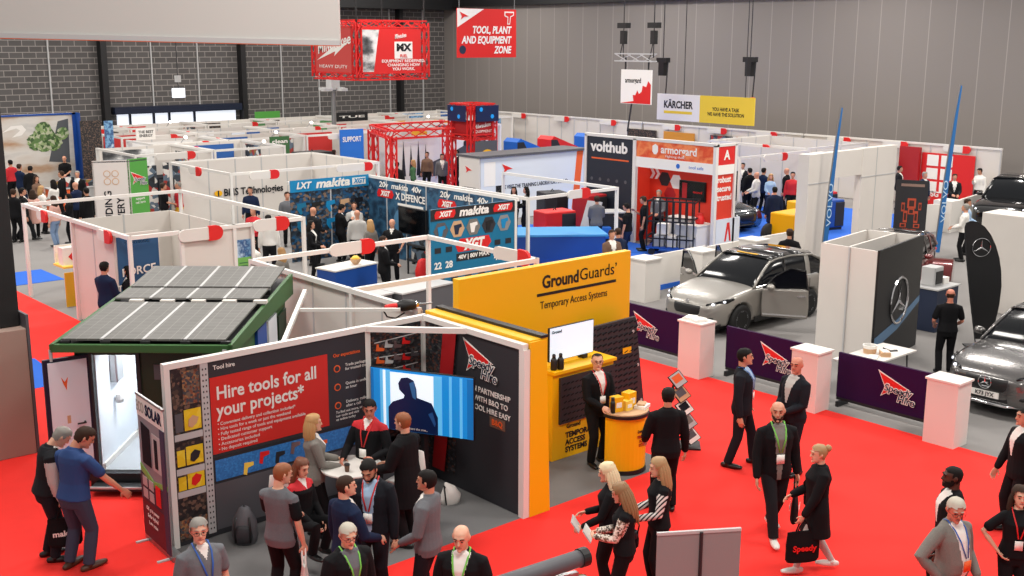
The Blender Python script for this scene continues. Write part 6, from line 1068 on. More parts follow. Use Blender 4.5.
sign(t, 'tool_outline', [(-.24, .24), (.24, .24), (.24, .15), (.05, .08), (.01, -.25), (-.07, -.25), (-.06, .06), (-.24, .12)], (36.85, 41.99, 7.72), (1, 0, 0), 'red')
for x in (33.8, 37.2): put('hanging_wire', M().bar((x, 42.02, 8.1), (x, 42.02, 11.5), .03), 'steel', t)
t = thing('hanging_banner', 'white and yellow hanging banner reading karcher', 'hanging sign', (40, 32.5, 3.1)); put('white_half', M().box(40, 40.05, 32.75, 35.25, 3.15, 4.33), 'paper', t); put('yellow_half', M().box(40, 40.05, 29.78, 32.75, 3.15, 4.33), '#f2cf3c', t)
text(t, 'K\u00c4RCHER', (40, 34.0, 3.85), (0, -1, 0), .44, 'black', bold=.035, width=1.7); sign(t, 'yellow_rule', rect(1.65, .12), (40, 34.0, 3.52), (0, -1, 0), '#f2cf3c'); text(t, 'YOU HAVE A TASK\nWE HAVE THE SOLUTION', (40, 31.3, 3.65), (0, -1, 0), .22, 'black', bold=.02, width=2.0, align='CENTER')
for y in (33.7, 30.3): put('hanging_wire', M().bar((40.02, y, 4.33), (40.02, y, 11.5), .025), 'dark', t)
t = thing('cube_sign', 'white hanging sign with a red paint splash under a small truss', 'hanging sign', (36, 33, 4.1)); put('white_panel', M().box(36, 36.06, 32.08, 33.8, 4.08, 5.5), 'paper', t); text(t, 'armorgard', (36, 33.1, 5.05), (0, -1, 0), .3, 'cloth_suit', width=.9, bold=.02)
sign(t, 'red_splash', [(-.85, 0), (-.1, .1), (-.15, .35), (0, .35), (.1, .55), (.2, .4), (.35, .5), (.4, .75), (.6, .7), (.7, .95), (.85, .8), (.85, 0)], (36, 32.95, 4.1), (0, -1, 0), 'red')
put('truss_bar', truss(M(), (36.05, 32.0, 6.0), (36.05, 34.1, 6.0), .3, .03), 'light_grey', t); put('hanger', M().bar((36.05, 32.3, 5.5), (36.05, 32.3, 6.0), .05).bar((36.05, 33.6, 5.5), (36.05, 33.6, 6.0), .05), 'dark', t)
for i, y in enumerate((33.75, 32.05)): put('hoist', M().cbox((36.05, y, 6.55), .22, .22, .55).cbox((36.05, y, 7.2), .3, .5, .22), 'black', t); put('chain', M().bar((36.05, y, 6.0), (36.05, y, 11.5), .03).bar((36.05, y + .2, 6.0), (36.05, y + .05, 6.6), .03), 'dark', t)
put('drop_cable', M().bar((36.05, 33.2, 4.1), (36.05, 33.4, 2.9), .05), 'dark', t)
for i, (px, py, lb) in enumerate(((663, 68, 'black chain hoist hanging over the white half of the yellow banner'), (750, 68, 'black chain hoist hanging over the yellow half of the banner'))):
    d = CAM @ np.array([px - CX, -(py - CY), F]); k = 41 / d[0]; q = Vector((41, d[1] * k, H + d[2] * k)); t = thing('chain_hoist', lb, 'hoist', tuple(q), 0, 'chain hoists'); put('motor', M().cbox((q.x, q.y, q.z - .35), .3, .32, .6), 'black', t); put('trolley', M().cbox((q.x, q.y, q.z + .25), .3, .6, .22), 'black', t); put('chain', M().bar((q.x, q.y, q.z + .4), (q.x, q.y, 11.5), .03).bar((q.x, q.y - .3, q.z + .3), (q.x, q.y - .2, q.z - 1.3), .04), 'dark', t); put('hook', M().cbox((q.x, q.y - .2, q.z - 1.5), .14, .14, .25), 'orange', t)
# pole with lamps, exit box
d = CAM @ np.array([333 - CX, -(88 - CY), F]); k = 50 / d[1]; q = Vector((d[0] * k, 50, 0)); t = thing('floodlight_mast', 'grey mast carrying four floodlights above the far booths', 'lamp', tuple(q)); put('mast', M().tube([(q.x, q.y, 0), (q.x, q.y, 4.2)], [.14, .11], 10), 'steel', t)
for a in range(4): put('floodlight', M().cbox((q.x + .55 * math.cos(a * 1.57 + .4), q.y + .55 * math.sin(a * 1.57 + .4), 4.15), .5, .35, .14, a * 90), 'light_grey', t)
put('head', M().cbox((q.x, q.y, 4.2), .5, .5, .5), 'light_grey', t)
d = CAM @ np.array([178.5 - CX, -(92 - CY), F]); k = 50 / d[1]; q = Vector((d[0] * k, 50, H + d[2] * k)); t = thing('hanging_box_sign', 'small white lit box hanging from a wire before the block wall', 'sign', tuple(q)); put('box_body', M().cbox((q.x, q.y, q.z - .25), .55, .2, .42), 'lamp_soft', t); put('sensor', M().cbox((q.x, q.y, q.z + .45), .22, .2, .3), 'light_grey', t); put('hanging_wire', M().bar((q.x, q.y, q.z + .1), (q.x, q.y, 11.5), .03), 'dark', t)
# big graphic wall at the far left
t = thing('graphic_wall', 'tall graphic wall with a green tree and blue edges at the far left', 'display stand', (17.2, 50, 0)); put('print_panel', M().box(15.3, 18.75, 50, 50.1, .02, 3.55), 'grass_print', t); put('blue_edge', M().box(18.62, 18.8, 49.95, 50.0, .02, 3.55).box(15.3, 18.8, 49.95, 50, 3.47, 3.55), 'mid_blue', t); put('blue_return', M().box(18.76, 18.8, 49.5, 49.95, .02, 3.55), 'mid_blue', t)
for k, (x, z, r, c_) in enumerate(((17.35, 2.5, .52, 'leaf_print'), (17.0, 2.4, .36, 'leaf_print'), (17.75, 2.35, .36, 'leaf_print'), (17.35, 2.9, .33, 'leaf_print'), (18.16, 2.7, .26, 'leaf_print'))): sign(t, 'tree_shape', [(r * (1 + .14 * math.sin(a * 2.3)) * math.cos(R(a)), r * (1 + .12 * math.cos(a * 1.7)) * math.sin(R(a))) for a in range(0, 360, 15)], (x, 50 - .01 * k, z), (1, 0, 0), c_)
sign(t, 'dark_sky_shape', [(-.6, -.9), (.3, -1.0), (.35, .9), (-.1, .8)], (18.1, 50, 2.4), (1, 0, 0), '#55585c', gap=.001); sign(t, 'white_swoosh', [(-.5, .0), (-.1, .28), (.35, .3), (.5, .1), (.3, -.12), (-.1, -.2), (.25, .08), (.1, .18), (-.2, .1)], (16.15, 50, 2.8), (1, 0, 0), 'paper')
# rows of distant booths
rnd = random.Random(5)
posters = ['stock_mixed', 'blue_photo', '#c9302c', '#2a5fa8', 'bw_print', 'stock_print', '#4f8a52', 'paper', 'site_print', '#e2a224']
def row(y0, xs, depth, lbl, grp, postc=0, rails='sew'):
    for i, x in enumerate(xs[:-1]):
        x1 = xs[i + 1] - .14; back = y0 + depth
        b = booth(lbl[i] if isinstance(lbl, (list, tuple)) else lbl, x, x1, y0, back, [((x, back), (x1, back), PW), ((x1, y0), (x1, back), PW)], [((x + (x1 - x) * .5, y0 - .05, 2.37), (1, 0, 0), 1.3)] if i % 2 == 0 else [((x + .01, y0 + depth * .5, 2.37), (0, -1, 0), .7)], rails=rails, group=grp)
        w = (x1 - x) * rnd.uniform(.35, .9); h = rnd.uniform(1.0, 1.9); sign(b, 'poster', [(0, 0), (w, 0), (w, h), (0, h)], (x + .2, back - .03, 2.35 - h), (1, 0, 0), rnd.choice(posters))
        sign(b, 'poster', [(0, 0), (1.3, 0), (1.3, 1.5), (0, 1.5)], (x1 - .03, back - .4, .75 + .1 * (i % 3)), (0, -1, 0), rnd.choice(posters))
row(40.75, [17.4, 20.6, 23.8], 3.6, 'white shell scheme booth with posters in the far rows before the block wall', 'distant white booths')
row(44.5, [19.8, 23.2, 27.0, 30.8, 34.6, 38.6], 2.6, 'white shell scheme booth with posters in the far rows before the block wall', 'distant white booths')
row(48.6, [20.2, 23.8, 27.6, 31.4, 35.2, 39.2, 43], 2.6, 'white shell scheme booth with posters in the far rows before the block wall', 'distant white booths')
row(53.2, [18.6, 22.6, 26.6, 30.6, 34.8, 39, 43.4], 2.8, 'white shell scheme booth with posters in the far rows before the block wall', 'distant white booths')
for x, y in ((22.5, 40.75), (25.2, 44.5), (21.0, 44.5), (29.5, 48.6), (24.4, 53.2), (36.6, 48.6)):
    t = thing('spotlight', 'small bright spotlight clipped to a far booth rail', 'lamp', (x, y, 2.5), 0, 'booth spotlights'); put('arm', M().bar((x, y, 2.5), (x, y - .4, 2.75), .03), 'light_grey', t); put('lamp_head', M().ell((x, y - .45, 2.75), (.07, .06, .06), 10, 6), 'lamp', t)
# white back wall of the booths along the grey wall, with red boards
for i, (ya, yb, lb) in enumerate(((21.0, 30.2, 'long white booth back wall at the right end of the grey wall'), (30.3, 40, 'long white booth back wall in the middle of the grey wall'), (40.1, 52, 'long white booth back wall under the red zone banner'))):
    t = thing('booth_back_wall', lb, 'booth wall', (44.5, (ya + yb) / 2, 0)); put('wall_panel', M().box(44.4, 44.46, ya, yb, .02, 2.5), PW, t); m = M()
    for k in range(int(yb - ya)): m.box(44.38, 44.41, ya + k, ya + k + .05, .02, 2.5)
    put('panel_seam', m, 'light_grey', t); put('top_rail', M().box(44.36, 44.48, ya, yb, 2.5, 2.58), 'alu_white', t)
    for k in range(3): pill(t, (44.3, ya + (yb - ya) * (.2 + .3 * k), 2.42), (0, -1, 0), .9)
for i, (ya, yb, c_, lb) in enumerate(((22.0, 24.3, 'red', 'red printed panel wall of the far right booth'), (26.2, 27.4, '#b9302a', 'narrow red panel beside the black screen of the far right booth'), (36.5, 38.5, '#c9872c', 'orange printed panel on the far booth wall'), (39.0, 41.0, 'stock_print', 'dark photo panel on the far booth wall'), (33.5, 35.5, 'stock_mixed', 'mixed photo panel on the far booth wall under the yellow banner'))):
    t = thing('printed_board', lb, 'display board', (44.1, (ya + yb) / 2, 0)); put('board', M().box(44.24, 44.29, ya, yb, .05, 2.2), c_, t); put('foot', M().box(44.1, 44.3, ya, yb, 0, .05), 'dark', t)
    if i == 0:
        for k in range(6): sign(t, 'white_panel', rect(.5, .45), (44.24, yb - .5 - .62 * (k % 2), 1.9 - .55 * (k // 2)), (0, -1, 0), 'paper')
        put('dark_red_side', M().box(44.0, 44.2, 24.3, 25.2, .05, 2.4), 'deep_red', t); text(t, 'USG', (44.24, 23.7, .5), (0, -1, 0), .3, 'paper', bold=.03)
t = thing('television', 'dark screen with a small white square in the far right booth', 'television', (43.6, 25.8, 1.2)); put('body', M().box(43.5, 43.58, 25.2, 26.4, 1.2, 1.95), 'black', t); put('screen_picture', M().box(43.49, 43.5, 25.55, 25.95, 1.45, 1.75), 'screen_white', t); put('stand', M().box(43.5, 43.58, 25.7, 25.9, 0, 1.2), 'black', t)
booth('white booth frame with tools to the right of the orange stand', 34.2, 38.6, 26, 30.5, [((38.55, 26.1), (38.55, 30.4), PW)], [((36.2, 25.9, 2.37), (1, 0, 0), 1.2)], rails='swn')
booth('white booth frame in the far right rows near the grey wall', 39.2, 43.6, 26.5, 31.5, [((43.55, 26.5), (43.55, 31.4), PW), ((39.3, 31.45), (43.5, 31.45), PW)], [((39.1, 29, 2.37), (0, -1, 0), 1.2)], rails='swn')
for i, (x, y, c_, lb) in enumerate(((34.6, 23.4, 'yellow', 'yellow boxed machine by the white booth frame on the blue carpet'), (35.8, 23.2, 'mid_blue', 'blue boxed machine next to the yellow one on the blue carpet'), (37.5, 24.6, 'cloth_red', 'red display machine in the far right aisle'), (36.5, 28.5, 'dark', 'dark display machine inside the white booth frame'))): machine(lb, (x, y, 0), .9, .8, 1.1, -15, c_, 'dark', 'floor_machine')
# yellow table in the left booth frame
t = thing('display_table', 'yellow topped table with a red diamond panel inside the left booth frame', 'table', (10.9, 29, 0)); put('table_top', M().box(10.15, 12.0, 28.6, 29.3, 1.0, 1.05), 'pale_yellow', t); put('front_cover', M().box(10.15, 10.65, 28.55, 28.6, .02, .9), '#d9a419', t); put('back_shelf', M().box(10.2, 12.0, 29.3, 29.34, 1.05, 1.5), 'paper', t)
for x in (10.9, 11.95): put('leg', M().box(x - .03, x + .03, 28.62, 28.68, 0, 1.0).box(x - .03, x + .03, 29.2, 29.26, 0, 1.0), 'steel', t)
t = thing('leaflet_box', 'small white display box with a red diamond on the yellow topped table', 'box', (10.45, 28.9, 1.05)); put('box_body', M().box(10.2, 10.75, 28.75, 29.05, 1.05, 1.5), 'paper', t); sign(t, 'red_diamond', [(0, .14), (.14, 0), (0, -.14), (-.14, 0)], (10.48, 28.75, 1.27), (1, 0, 0), 'red')
# stock on the far left tables
for i in range(3):
    x = 16.4 + i * 1.25; t = counter('far demonstration table crowded with boxed stock before the tree graphic', (x, 45.6, 0), 1.1, .8, .9, 0, ('orange', 'light_grey', 'deep_red')[i], 'light_grey', 'table', 'display_table', 'far demonstration tables'); put('boxed_stock', M().box(-.4, -.1, -.2, .2, .9, 1.15).box(.05, .4, -.25, .15, .9, 1.3), 'stock_mixed', t, world=False)
counter('blue cube counter beside the far left tables', (19.8, 44.6, 0), .9, .8, 1.1, 0, 'blue', 'dark')

# boards and stock seen between the far booths
for px0, px1, py0, py1, Y, c_, tx, tc, lb in ((147, 159, 166, 208, 40.2, 'stock_mixed', '', 'paper', 'dark photo board of tools beside the green tower'), (163, 182, 163, 208, 39.2, 'stock_mixed', '', 'paper', 'dark photo board of tools at the corner of the white bee booth'), (80, 102, 121, 140, 48.2, 'stock_print', '', 'paper', 'dark photo board right of the tree graphic'), (104, 114, 121, 140, 48.4, 'blue_photo', '', 'paper', 'narrow blue photo board right of the tree graphic'), (270, 290, 137, 158, 42.4, '#37663a', 'clean\nair', 'paper', 'dark green board with pale lettering among the far booths'), (340, 364, 130, 157, 44.2, '#1f6fd0', 'SUPPORT', 'paper', 'blue poster board left of the red gantry'), (336, 368, 113, 124, 53.0, 'black', 'TUE', 'paper', 'black board with big white letters before the block wall'), (136, 156, 129, 143, 47.4, 'paper', 'THE BEST\nENERGY', 'dark', 'white board with black lettering in the far left booths'), (232, 246, 133, 152, 47.2, 'pale_blue', 'net', 'blue', 'pale board with blue lettering beside the far booths'), (255, 280, 112, 117, 57.5, 'green', '', 'paper', 'long green board high behind the far booths')):
    (xa, za), (xb, zb_) = on_y(px0, py0, Y), on_y(px1, py1, Y); zb_ = max(.05, zb_); t = thing('display_board', lb, 'display board', ((xa + xb) / 2, Y, 0)); put('board', M().box(xa, xb, Y, Y + .06, .05, za), c_, t); put('foot', M().box(xa, xb, Y, Y + .3, 0, .05), 'dark', t)
    if tx: text(t, tx, ((xa + xb) / 2, Y, za - (za - zb_) * .35), (1, 0, 0), (za - zb_) * .25, tc, bold=.02, width=(xb - xa) * .8)
for px, py, Y, sx, h, c_, lb in ((312, 155, 43.2, 1.5, 1.9, 'black', 'tall black machine beside the dark green board'), (296, 160, 40.6, 2.2, 1.0, 'dark', 'low black vehicle in front of the dark green board'), (150, 150, 43.6, 1.8, 1.3, 'cloth_suit', 'dark stock pile in the far left booths'), (130, 148, 46.2, 1.4, 1.6, 'mid_blue', 'blue display machine in the far left booths'), (205, 152, 43.4, 2.4, 1.2, 'dark', 'dark vehicle roof behind the long white bee wall')):
    x, z = on_y(px, py, Y); machine(lb, (x, Y, 0), sx, 1.0, h, 0, c_, 'charcoal', 'display_machine')
# ------------------------------------------------------------------ people near the gallery
def tote(hand, rz, w, h, c_, label, txt=None, tc='cloth_white', name='carrier_bag', drop=.16, d=.09):
    """carrier bag hanging from a hand"""
    q = Vector(hand); t = thing(name, label, 'bag', (q.x, q.y, q.z - drop - h), rz)
    put('bag_body', M().tube([(0, 0, .01), (0, 0, h * .12), (0, 0, h * .6), (0, 0, h)], [(w * .44, d * .5), (w * .5, d * .62), (w * .5, d * .5), (w * .47, d * .22)], 18, side=(1, 0, 0)), c_, t, world=False)
    for y in (-.02, .02): put('bag_handle', M().tube([(-w * .2, y, h - .01), (-w * .13, y, h + drop * .6), (0, y, h + drop + .02), (w * .13, y, h + drop * .6), (w * .2, y, h - .01)], .010, 6), c_ if c_ != 'cloth_white' else 'paper', t, world=False)
    W3 = WM[t.name].to_3x3()
    for sgn in (-1, 1):
        if txt: text(t, txt, WM[t.name] @ Vector((0, sgn * d * .56, h * .5)), W3 @ Vector((-sgn, 0, 0)), h * .26, tc, bold=.03, gap=.012, width=w * .7)
    return t
def tablet(an, side, label, c_='paper', sx=.24, sy=.17):
    """a tablet or sheet held at a hand"""
    q = an[side]; m = an['m']; f = (m.to_3x3() @ Vector((0, 1, 0))).normalized(); r = (m.to_3x3() @ Vector((1, 0, 0))).normalized(); p = q + f * .09 + Vector((0, 0, .03)); t = thing('tablet', label, 'tablet', tuple(p))
    v = (Vector((0, 0, .8)) + f * .55).normalized(); n = r.cross(v); put('case', M().ext(rect(sx, sy), p - n * .006, r, v, n * .012), 'light_grey', t, .003); put('screen_sheet', M().ext(rect(sx * .92, sy * .9), p + (n * .007), r, v, n * .002), c_, t); put('screen_sheet', M().ext(rect(sx * .92, sy * .9), p - n * .009, r, v, n * .002), c_, t)
def shoulder_bag(an, sd, label, c_='cloth_black', w=.26, h=.19):
    m = an['m']; up_ = an['a']['up']; q = m @ (up_((sd * .24, -.02, .98))); t = thing('shoulder_bag', label, 'bag', tuple(q), math.degrees(m.to_euler().z) + 90)
    put('bag_body', M().tube([(0, 0, -h / 2), (0, 0, 0), (0, 0, h / 2)], [(w * .48, .05), (w * .5, .06), (w * .44, .04)], 14, side=(1, 0, 0), round_=True), c_, t, smooth=True, world=False); put('flap', M().tube([(0, 0, 0), (0, 0, h * .45), (0, 0, h * .56)], [(w * .46, .064), (w * .47, .064), (w * .42, .04)], 14, side=(1, 0, 0)), 'charcoal', t, smooth=True, world=False)
    P = [m @ up_(x) for x in ((sd * .24, .10, 1.03), (sd * .14, .15, 1.22), (-sd * .02, .13, 1.40), (-sd * .11, .0, 1.50), (-sd * .02, -.14, 1.38), (sd * .16, -.16, 1.2), (sd * .24, -.13, 1.03))]; put('strap', M().tube(P, .010, 6), c_, t)
    put('clasp', M().ext(rect(.04, .03), (0, -.068, .01), (1, 0, 0), (0, 0, 1), (0, -.006, 0)), 'chrome', t, world=False)
PH = 'people standing on the hire stand'
t, a = person((40, 425), 1.86, -62, 'grey haired person in a black gilet over pale sleeves looking down by the cabin door', dict(top='cloth_dark', sleeve='cloth_light', hair='hair_grey', skin='skin_pale', bottom='cloth_suit'), top='gilet', split_sleeve=1, lean=10, hp=38, R=(.20, .16, .80), L=(-.16, .30, .95))
tote(a['R'] + Vector((0, 0, -.08)), -20, .42, .40, 'cloth_black', 'black carrier bag with white lettering held by the grey haired person in the gilet', 'makita')
t, a = person((68, 427), 1.93, -28, 'person in a royal blue polo shirt pointing down, seen from behind beside the cabin', dict(top='cloth_polo', hair='hair_brown', bottom='cloth_denim', shoe='shoe_brown', lanyard='pale_yellow'), top='polo', bulk=1.14, lean=6, hp=30, hy=-35, R=(.34, .36, .92), L=(-.28, .06, .84), cR=18)
t, a = person((199, 519), 1.84, -140, 'grey haired person with glasses and blue lanyard in a grey polo at the bottom edge', dict(top='cloth_grey', hair='hair_grey', skin='skin_pale', lanyard='lanyard_blue'), top='polo', glasses=1, lanyard=1, hy=-18, belly=.06)
t, a = person((278, 464), 1.84, -25, 'person in a grey waistcoat with black sleeves seen from behind holding a white bag', dict(top='cloth_grey', sleeve='cloth_black', hair='hair_ginger', skin='skin_pale', lanyard='cloth_red'), top='tee', split_sleeve=1, hem=.84, hy=-30, hp=12, R=(.27, .05, .80), L=(-.1, .30, 1.06))
tote(a['R'] + Vector((0, 0, -.08)), 60, .34, .40, 'cloth_white', 'white carrier bag held by the person in the grey waistcoat')
t, a = person((299, 458), 1.74, -125, 'seated person with long auburn hair in black with a red collar on a bar chair', dict(top='cloth_black', accent='cloth_red', hair='hair_auburn', skin='skin_pale', bottom='cloth_black'), fem=1, top='shirt', yoke=1, hair='long', legs='stool', R=(.10, .30, .98), L=(-.12, .28, .98), hp=12)
t, a = person((313, 415), 1.76, -72, 'blonde person in a grey tweed blazer standing before the red poster', dict(top='cloth_tweed', hair='hair_blonde', skin='skin_pale', bottom='cloth_black', lanyard='lanyard_red'), fem=1, top='jacket', hair='fall', R=(.12, .32, 1.06), L=(-.10, .33, 1.10))
t, a = person((369, 399), 1.86, 158, 'dark haired person in a red and black jacket with a badge behind the round table', dict(top='cloth_black', accent='cloth_red', sleeve='cloth_black', hair='hair_dark', skin='skin_red', badge='paper'), top='shirt', yoke=1, lanyard=1, hp=10, hy=25, R=(.20, .34, 1.06), L=(-.22, .32, 1.12), belly=.05)
t, a = person((407, 414), 1.86, 62, 'ginger haired person in a long black coat leaning on the round table', dict(top='cloth_black', hair='hair_ginger', skin='skin_pale', bottom='cloth_black'), top='coat', open='none', lean=5, L=(-.18, .34, 1.05), R=(.10, .36, 1.05))
t, a = person((345, 476), 1.84, -48, 'balding person in a navy blazer seen from behind', dict(top='cloth_navy', hair='hair_brown', skin='skin_pale', bottom='cloth_suit'), top='jacket', hair='crop', hy=-20, R=(.16, .30, 1.02), L=(-.26, .05, .86))
t, a = person((371, 455), 1.90, 168, 'bearded person in an open navy suit and pale blue shirt with a red lanyard', dict(top='cloth_suit', shirt='cloth_blue', hair='hair_dark', skin='skin', bottom='cloth_suit'), top='jacket', open='open', beard=1, lanyard=1, hp=26, R=(.27, .02, .84), L=(-.26, .06, .84))
t, a = person((427, 471), 1.84, 74, 'dark haired person in a mid grey suit facing the group', dict(top='cloth_grey', hair='hair_dark', skin='skin', bottom='cloth_suit'), top='jacket', L=(-.18, .24, .98), R=(.24, .10, .84))
t, a = person((347, 523), 1.80, -142, 'white haired person with glasses and a green lanyard in a black coat', dict(top='cloth_black', hair='hair_white', skin='skin_pale', lanyard='lanyard_green', shirt='cloth_grey'), top='coat', glasses=1, lanyard=1, hem=.7, hp=8, hy=-10)
t, a = person((462, 524), 1.86, 168, 'bald person in a black jacket and white shirt with a green lanyard', dict(top='cloth_black', skin='skin_pale', lanyard='lanyard_green'), top='jacket', hair='bald', lanyard=1, hp=10, R=(.28, .02, .82), L=(-.28, .0, .82))
t, a = person((598, 354), 1.85, -150, 'person with glasses in a black jacket and white shirt behind the yellow counter', dict(top='cloth_black', hair='hair_dark', skin='skin_pale', bottom='cloth_black', lanyard='lanyard_red'), top='jacket', glasses=1, hair='receding', lanyard=1, hy=-25, R=(.12, .30, 1.06), L=(-.12, .30, 1.08))
t, a = person((668, 388), 1.88, 8, 'dark haired person in a black suit seen from behind by the literature rack', dict(top='cloth_black', hair='hair_dark', skin='skin', bottom='cloth_black', shirt='pale_yellow'), top='jacket', hy=-25, R=(.29, .08, .80), L=(-.22, .24, .98))
t, a = person((745, 349), 1.95, -112, 'tall person in a dark suit and blue shirt with a blue lanyard', dict(top='cloth_suit', shirt='cloth_blue', hair='hair_dark', skin='skin', bottom='cloth_suit', lanyard='lanyard_blue'), top='jacket', lanyard=1, hy=15, fL=(-.15, .16, .085), fR=(.15, -.14, .085), R=(.28, .03, .82), L=(-.28, .04, .80))
t, a = person((797, 357), 1.92, 122, 'bald person in a dark suit facing left by the white plinth', dict(top='cloth_suit', skin='skin_red', bottom='cloth_suit', shirt='cloth_light'), top='jacket', hair='bald', hy=20, R=(.08, .27, 1.02), L=(-.10, .27, 1.04), belly=.03)
t, a = person((779, 402), 1.95, -172, 'bald bearded person in an open black jacket and white trainers walking on the red carpet', dict(top='cloth_black', skin='skin', hair='hair_brown', bottom='cloth_dark', shirt='cloth_tweed', shoe='shoe_white', lanyard='lanyard_green'), top='jacket', open='open', hair='bald', beard=1, lanyard=1, legs='walk', step=1, hy=-20, R=(.27, .12, .84), L=(-.28, .0, .80))
tote(a['L'] + Vector((0, 0, -.08)), 30, .34, .44, 'cloth_black', 'black carrier bag with white scribble hanging from the bald bearded person in white trainers', 'fast', drop=.2)
t, a = person((821, 445), 1.73, 92, 'person with pinned up hair in a long black jacket and black and white trainers', dict(top='cloth_black', hair='hair_dark_blonde', skin='skin_pale', bottom='cloth_light', shoe='shoe_white'), fem=1, top='coat', hair='bun', open='none', bottom='leggings', legs='walk', step=-1, hem=.56, R=(.13, .30, 1.06), L=(-.20, .26, .82), hp=5)
tote(a['L'] + Vector((0, 0, -.08)), -30, .46, .42, 'cloth_black', 'black carrier bag with red lettering held by the person with pinned up hair', 'Speedy', 'red', drop=.14); shoulder_bag(a, 1, 'black quilted shoulder bag worn by the person with pinned up hair')
t, a = person((611, 463), 1.74, 82, 'person with very pale blonde hair in black, furthest of the three reading tablets', dict(top='cloth_black', hair='hair_pale', skin='skin_pale', bottom='cloth_black'), fem=1, top='jumper', hair='long', R=(.08, .30, 1.10), L=(-.16, .32, 1.0), hp=12)
tablet(a, 'L', 'white tablet held by the person with very pale blonde hair')
t, a = person((626, 483), 1.72, 78, 'person with light brown hair and flower patterned sleeves holding a tablet', dict(top='cloth_black', sleeve='floral_print', hair='hair_light_brown', skin='skin_pale', bottom='cloth_black'), fem=1, top='jumper', split_sleeve=1, hair='long', R=(.06, .34, 1.12), L=(-.10, .34, 1.12), hp=18)
tablet(a, 'L', 'white tablet held by the person with patterned sleeves'); shoulder_bag(a, 1, 'small black shoulder bag worn by the person with patterned sleeves')
t, a = person((661, 458), 1.76, 96, 'blonde person with black and white striped sleeves beside the grey panel', dict(top='cloth_black', sleeve='stripe_print', hair='hair_dark_blonde', skin='skin_pale', bottom='cloth_black'), fem=1, top='jumper', split_sleeve=1, hair='long', R=(.12, .30, 1.08), L=(-.12, .30, 1.06), hp=8)
tablet(a, 'R', 'pale folded leaflet held by the blonde person in striped sleeves')
t, a = person((954, 467), 1.86, 84, 'bearded person with short black hair in a black jacket behind the tweed jacket', dict(top='cloth_black', hair='hair_dark', skin='skin_dark', bottom='cloth_black', lip='skin_dark'), top='jacket', beard=1, hair='crop', L=(-.24, .14, .88))
t, a = person((956, 496), 1.88, -152, 'white haired person with glasses in a grey tweed jacket with a hand on the hip', dict(top='cloth_tweed', hair='hair_white', skin='skin_red', bottom='cloth_suit', lanyard='lanyard_blue', badge='orange'), top='jacket', open='open', glasses=1, lanyard=1, hp=14, hy=-30, R=(.25, .08, 1.0), hR=(1, -.4, 0), L=(-.24, .14, .92), belly=.06)
t, a = person((1021, 487), 1.72, 172, 'person in black with an orange lanyard at the picture edge', dict(top='cloth_black', hair='hair_brown', skin='skin_pale', bottom='cloth_black', lanyard='lanyard_red'), fem=1, top='tee', hair='fall', lanyard=1, R=(.23, .1, 1.02), hR=(1, -.3, 0))
t, a = person((1026, 408), 1.84, 95, 'person in a dark suit half cut off at the picture edge', dict(top='cloth_black', hair='hair_dark', bottom='cloth_black'), top='jacket', R=(.22, .18, .88))
t, a = person((951, 289), 1.80, -8, 'balding person in a black t-shirt seen from behind by the grey car', dict(top='cloth_black', hair='hair_brown', skin='skin_red', bottom='cloth_black'), top='tee', hair='fringe_ring', R=(.2, .24, 1.0), L=(-.2, .24, 1.0))
# objects at the bottom edge
A, B = at(657, 534, 2.0), at(741, 529, 2.0); A = A * 1; U = (B - A); U.z = 0; W_ = U.length; U.normalize(); A.z = 0; N = U.cross(Vector((0, 0, 1)))
t = thing('roller_banner', 'back of a plain grey display board at the bottom edge', 'banner', tuple(A + U * W_ / 2)); put('banner_sheet', M().ext([(0, .1), (W_, .1), (W_, 2.0), (0, 2.0)], A, U, (0, 0, 1), N * .008), 'grey', t); put('top_rail', M().bar(A + Vector((0, 0, 2.0)), A + U * W_ + Vector((0, 0, 2.0)), .03), 'light_grey', t); put('pole', M().bar(A + U * W_ * .52 + N * .03 + Vector((0, 0, .05)), A + U * W_ * .52 + N * .02 + Vector((0, 0, 2.0)), .025), 'dark', t); put('base_cassette', M().ext([(0, 0), (W_, 0), (W_, .1), (0, .1)], A - N * .06, U, (0, 0, 1), N * .14), 'steel', t)
A, B = at(505, 583, 2.3), at(586, 556, 2.3); U = (B - A).normalized(); t = thing('awning_roll', 'grey roller tube with a dark end cap on a post at the bottom edge', 'equipment', (A.x, A.y, 0)); put('tube', M().tube([A - U * .6, B - U * .06], .075, 18), 'dark_grey', t, smooth=True); put('end_cap', M().tube([B - U * .08, B], .085, 18), 'black', t); put('bracket', M().bar(A - U * .5 - Vector((0, 0, .02)), B - U * .1 - Vector((0, 0, .14)), .05), 'steel', t); put('post', M().bar((A - U * .3).to_tuple(), ((A - U * .3).x, (A - U * .3).y, 0.012), .07), 'black', t); put('foot_plate', M().cbox(((A - U * .3).x, (A - U * .3).y, .012), .5, .5, .03), 'black', t); put('lamp_shell', M().tube([A + U * .1 - Vector((0, 0, .22)), B - U * .02 - Vector((0, 0, .22))], [(.10, .06), (.08, .05)], 14, round_=True), 'chrome', t, smooth=True)

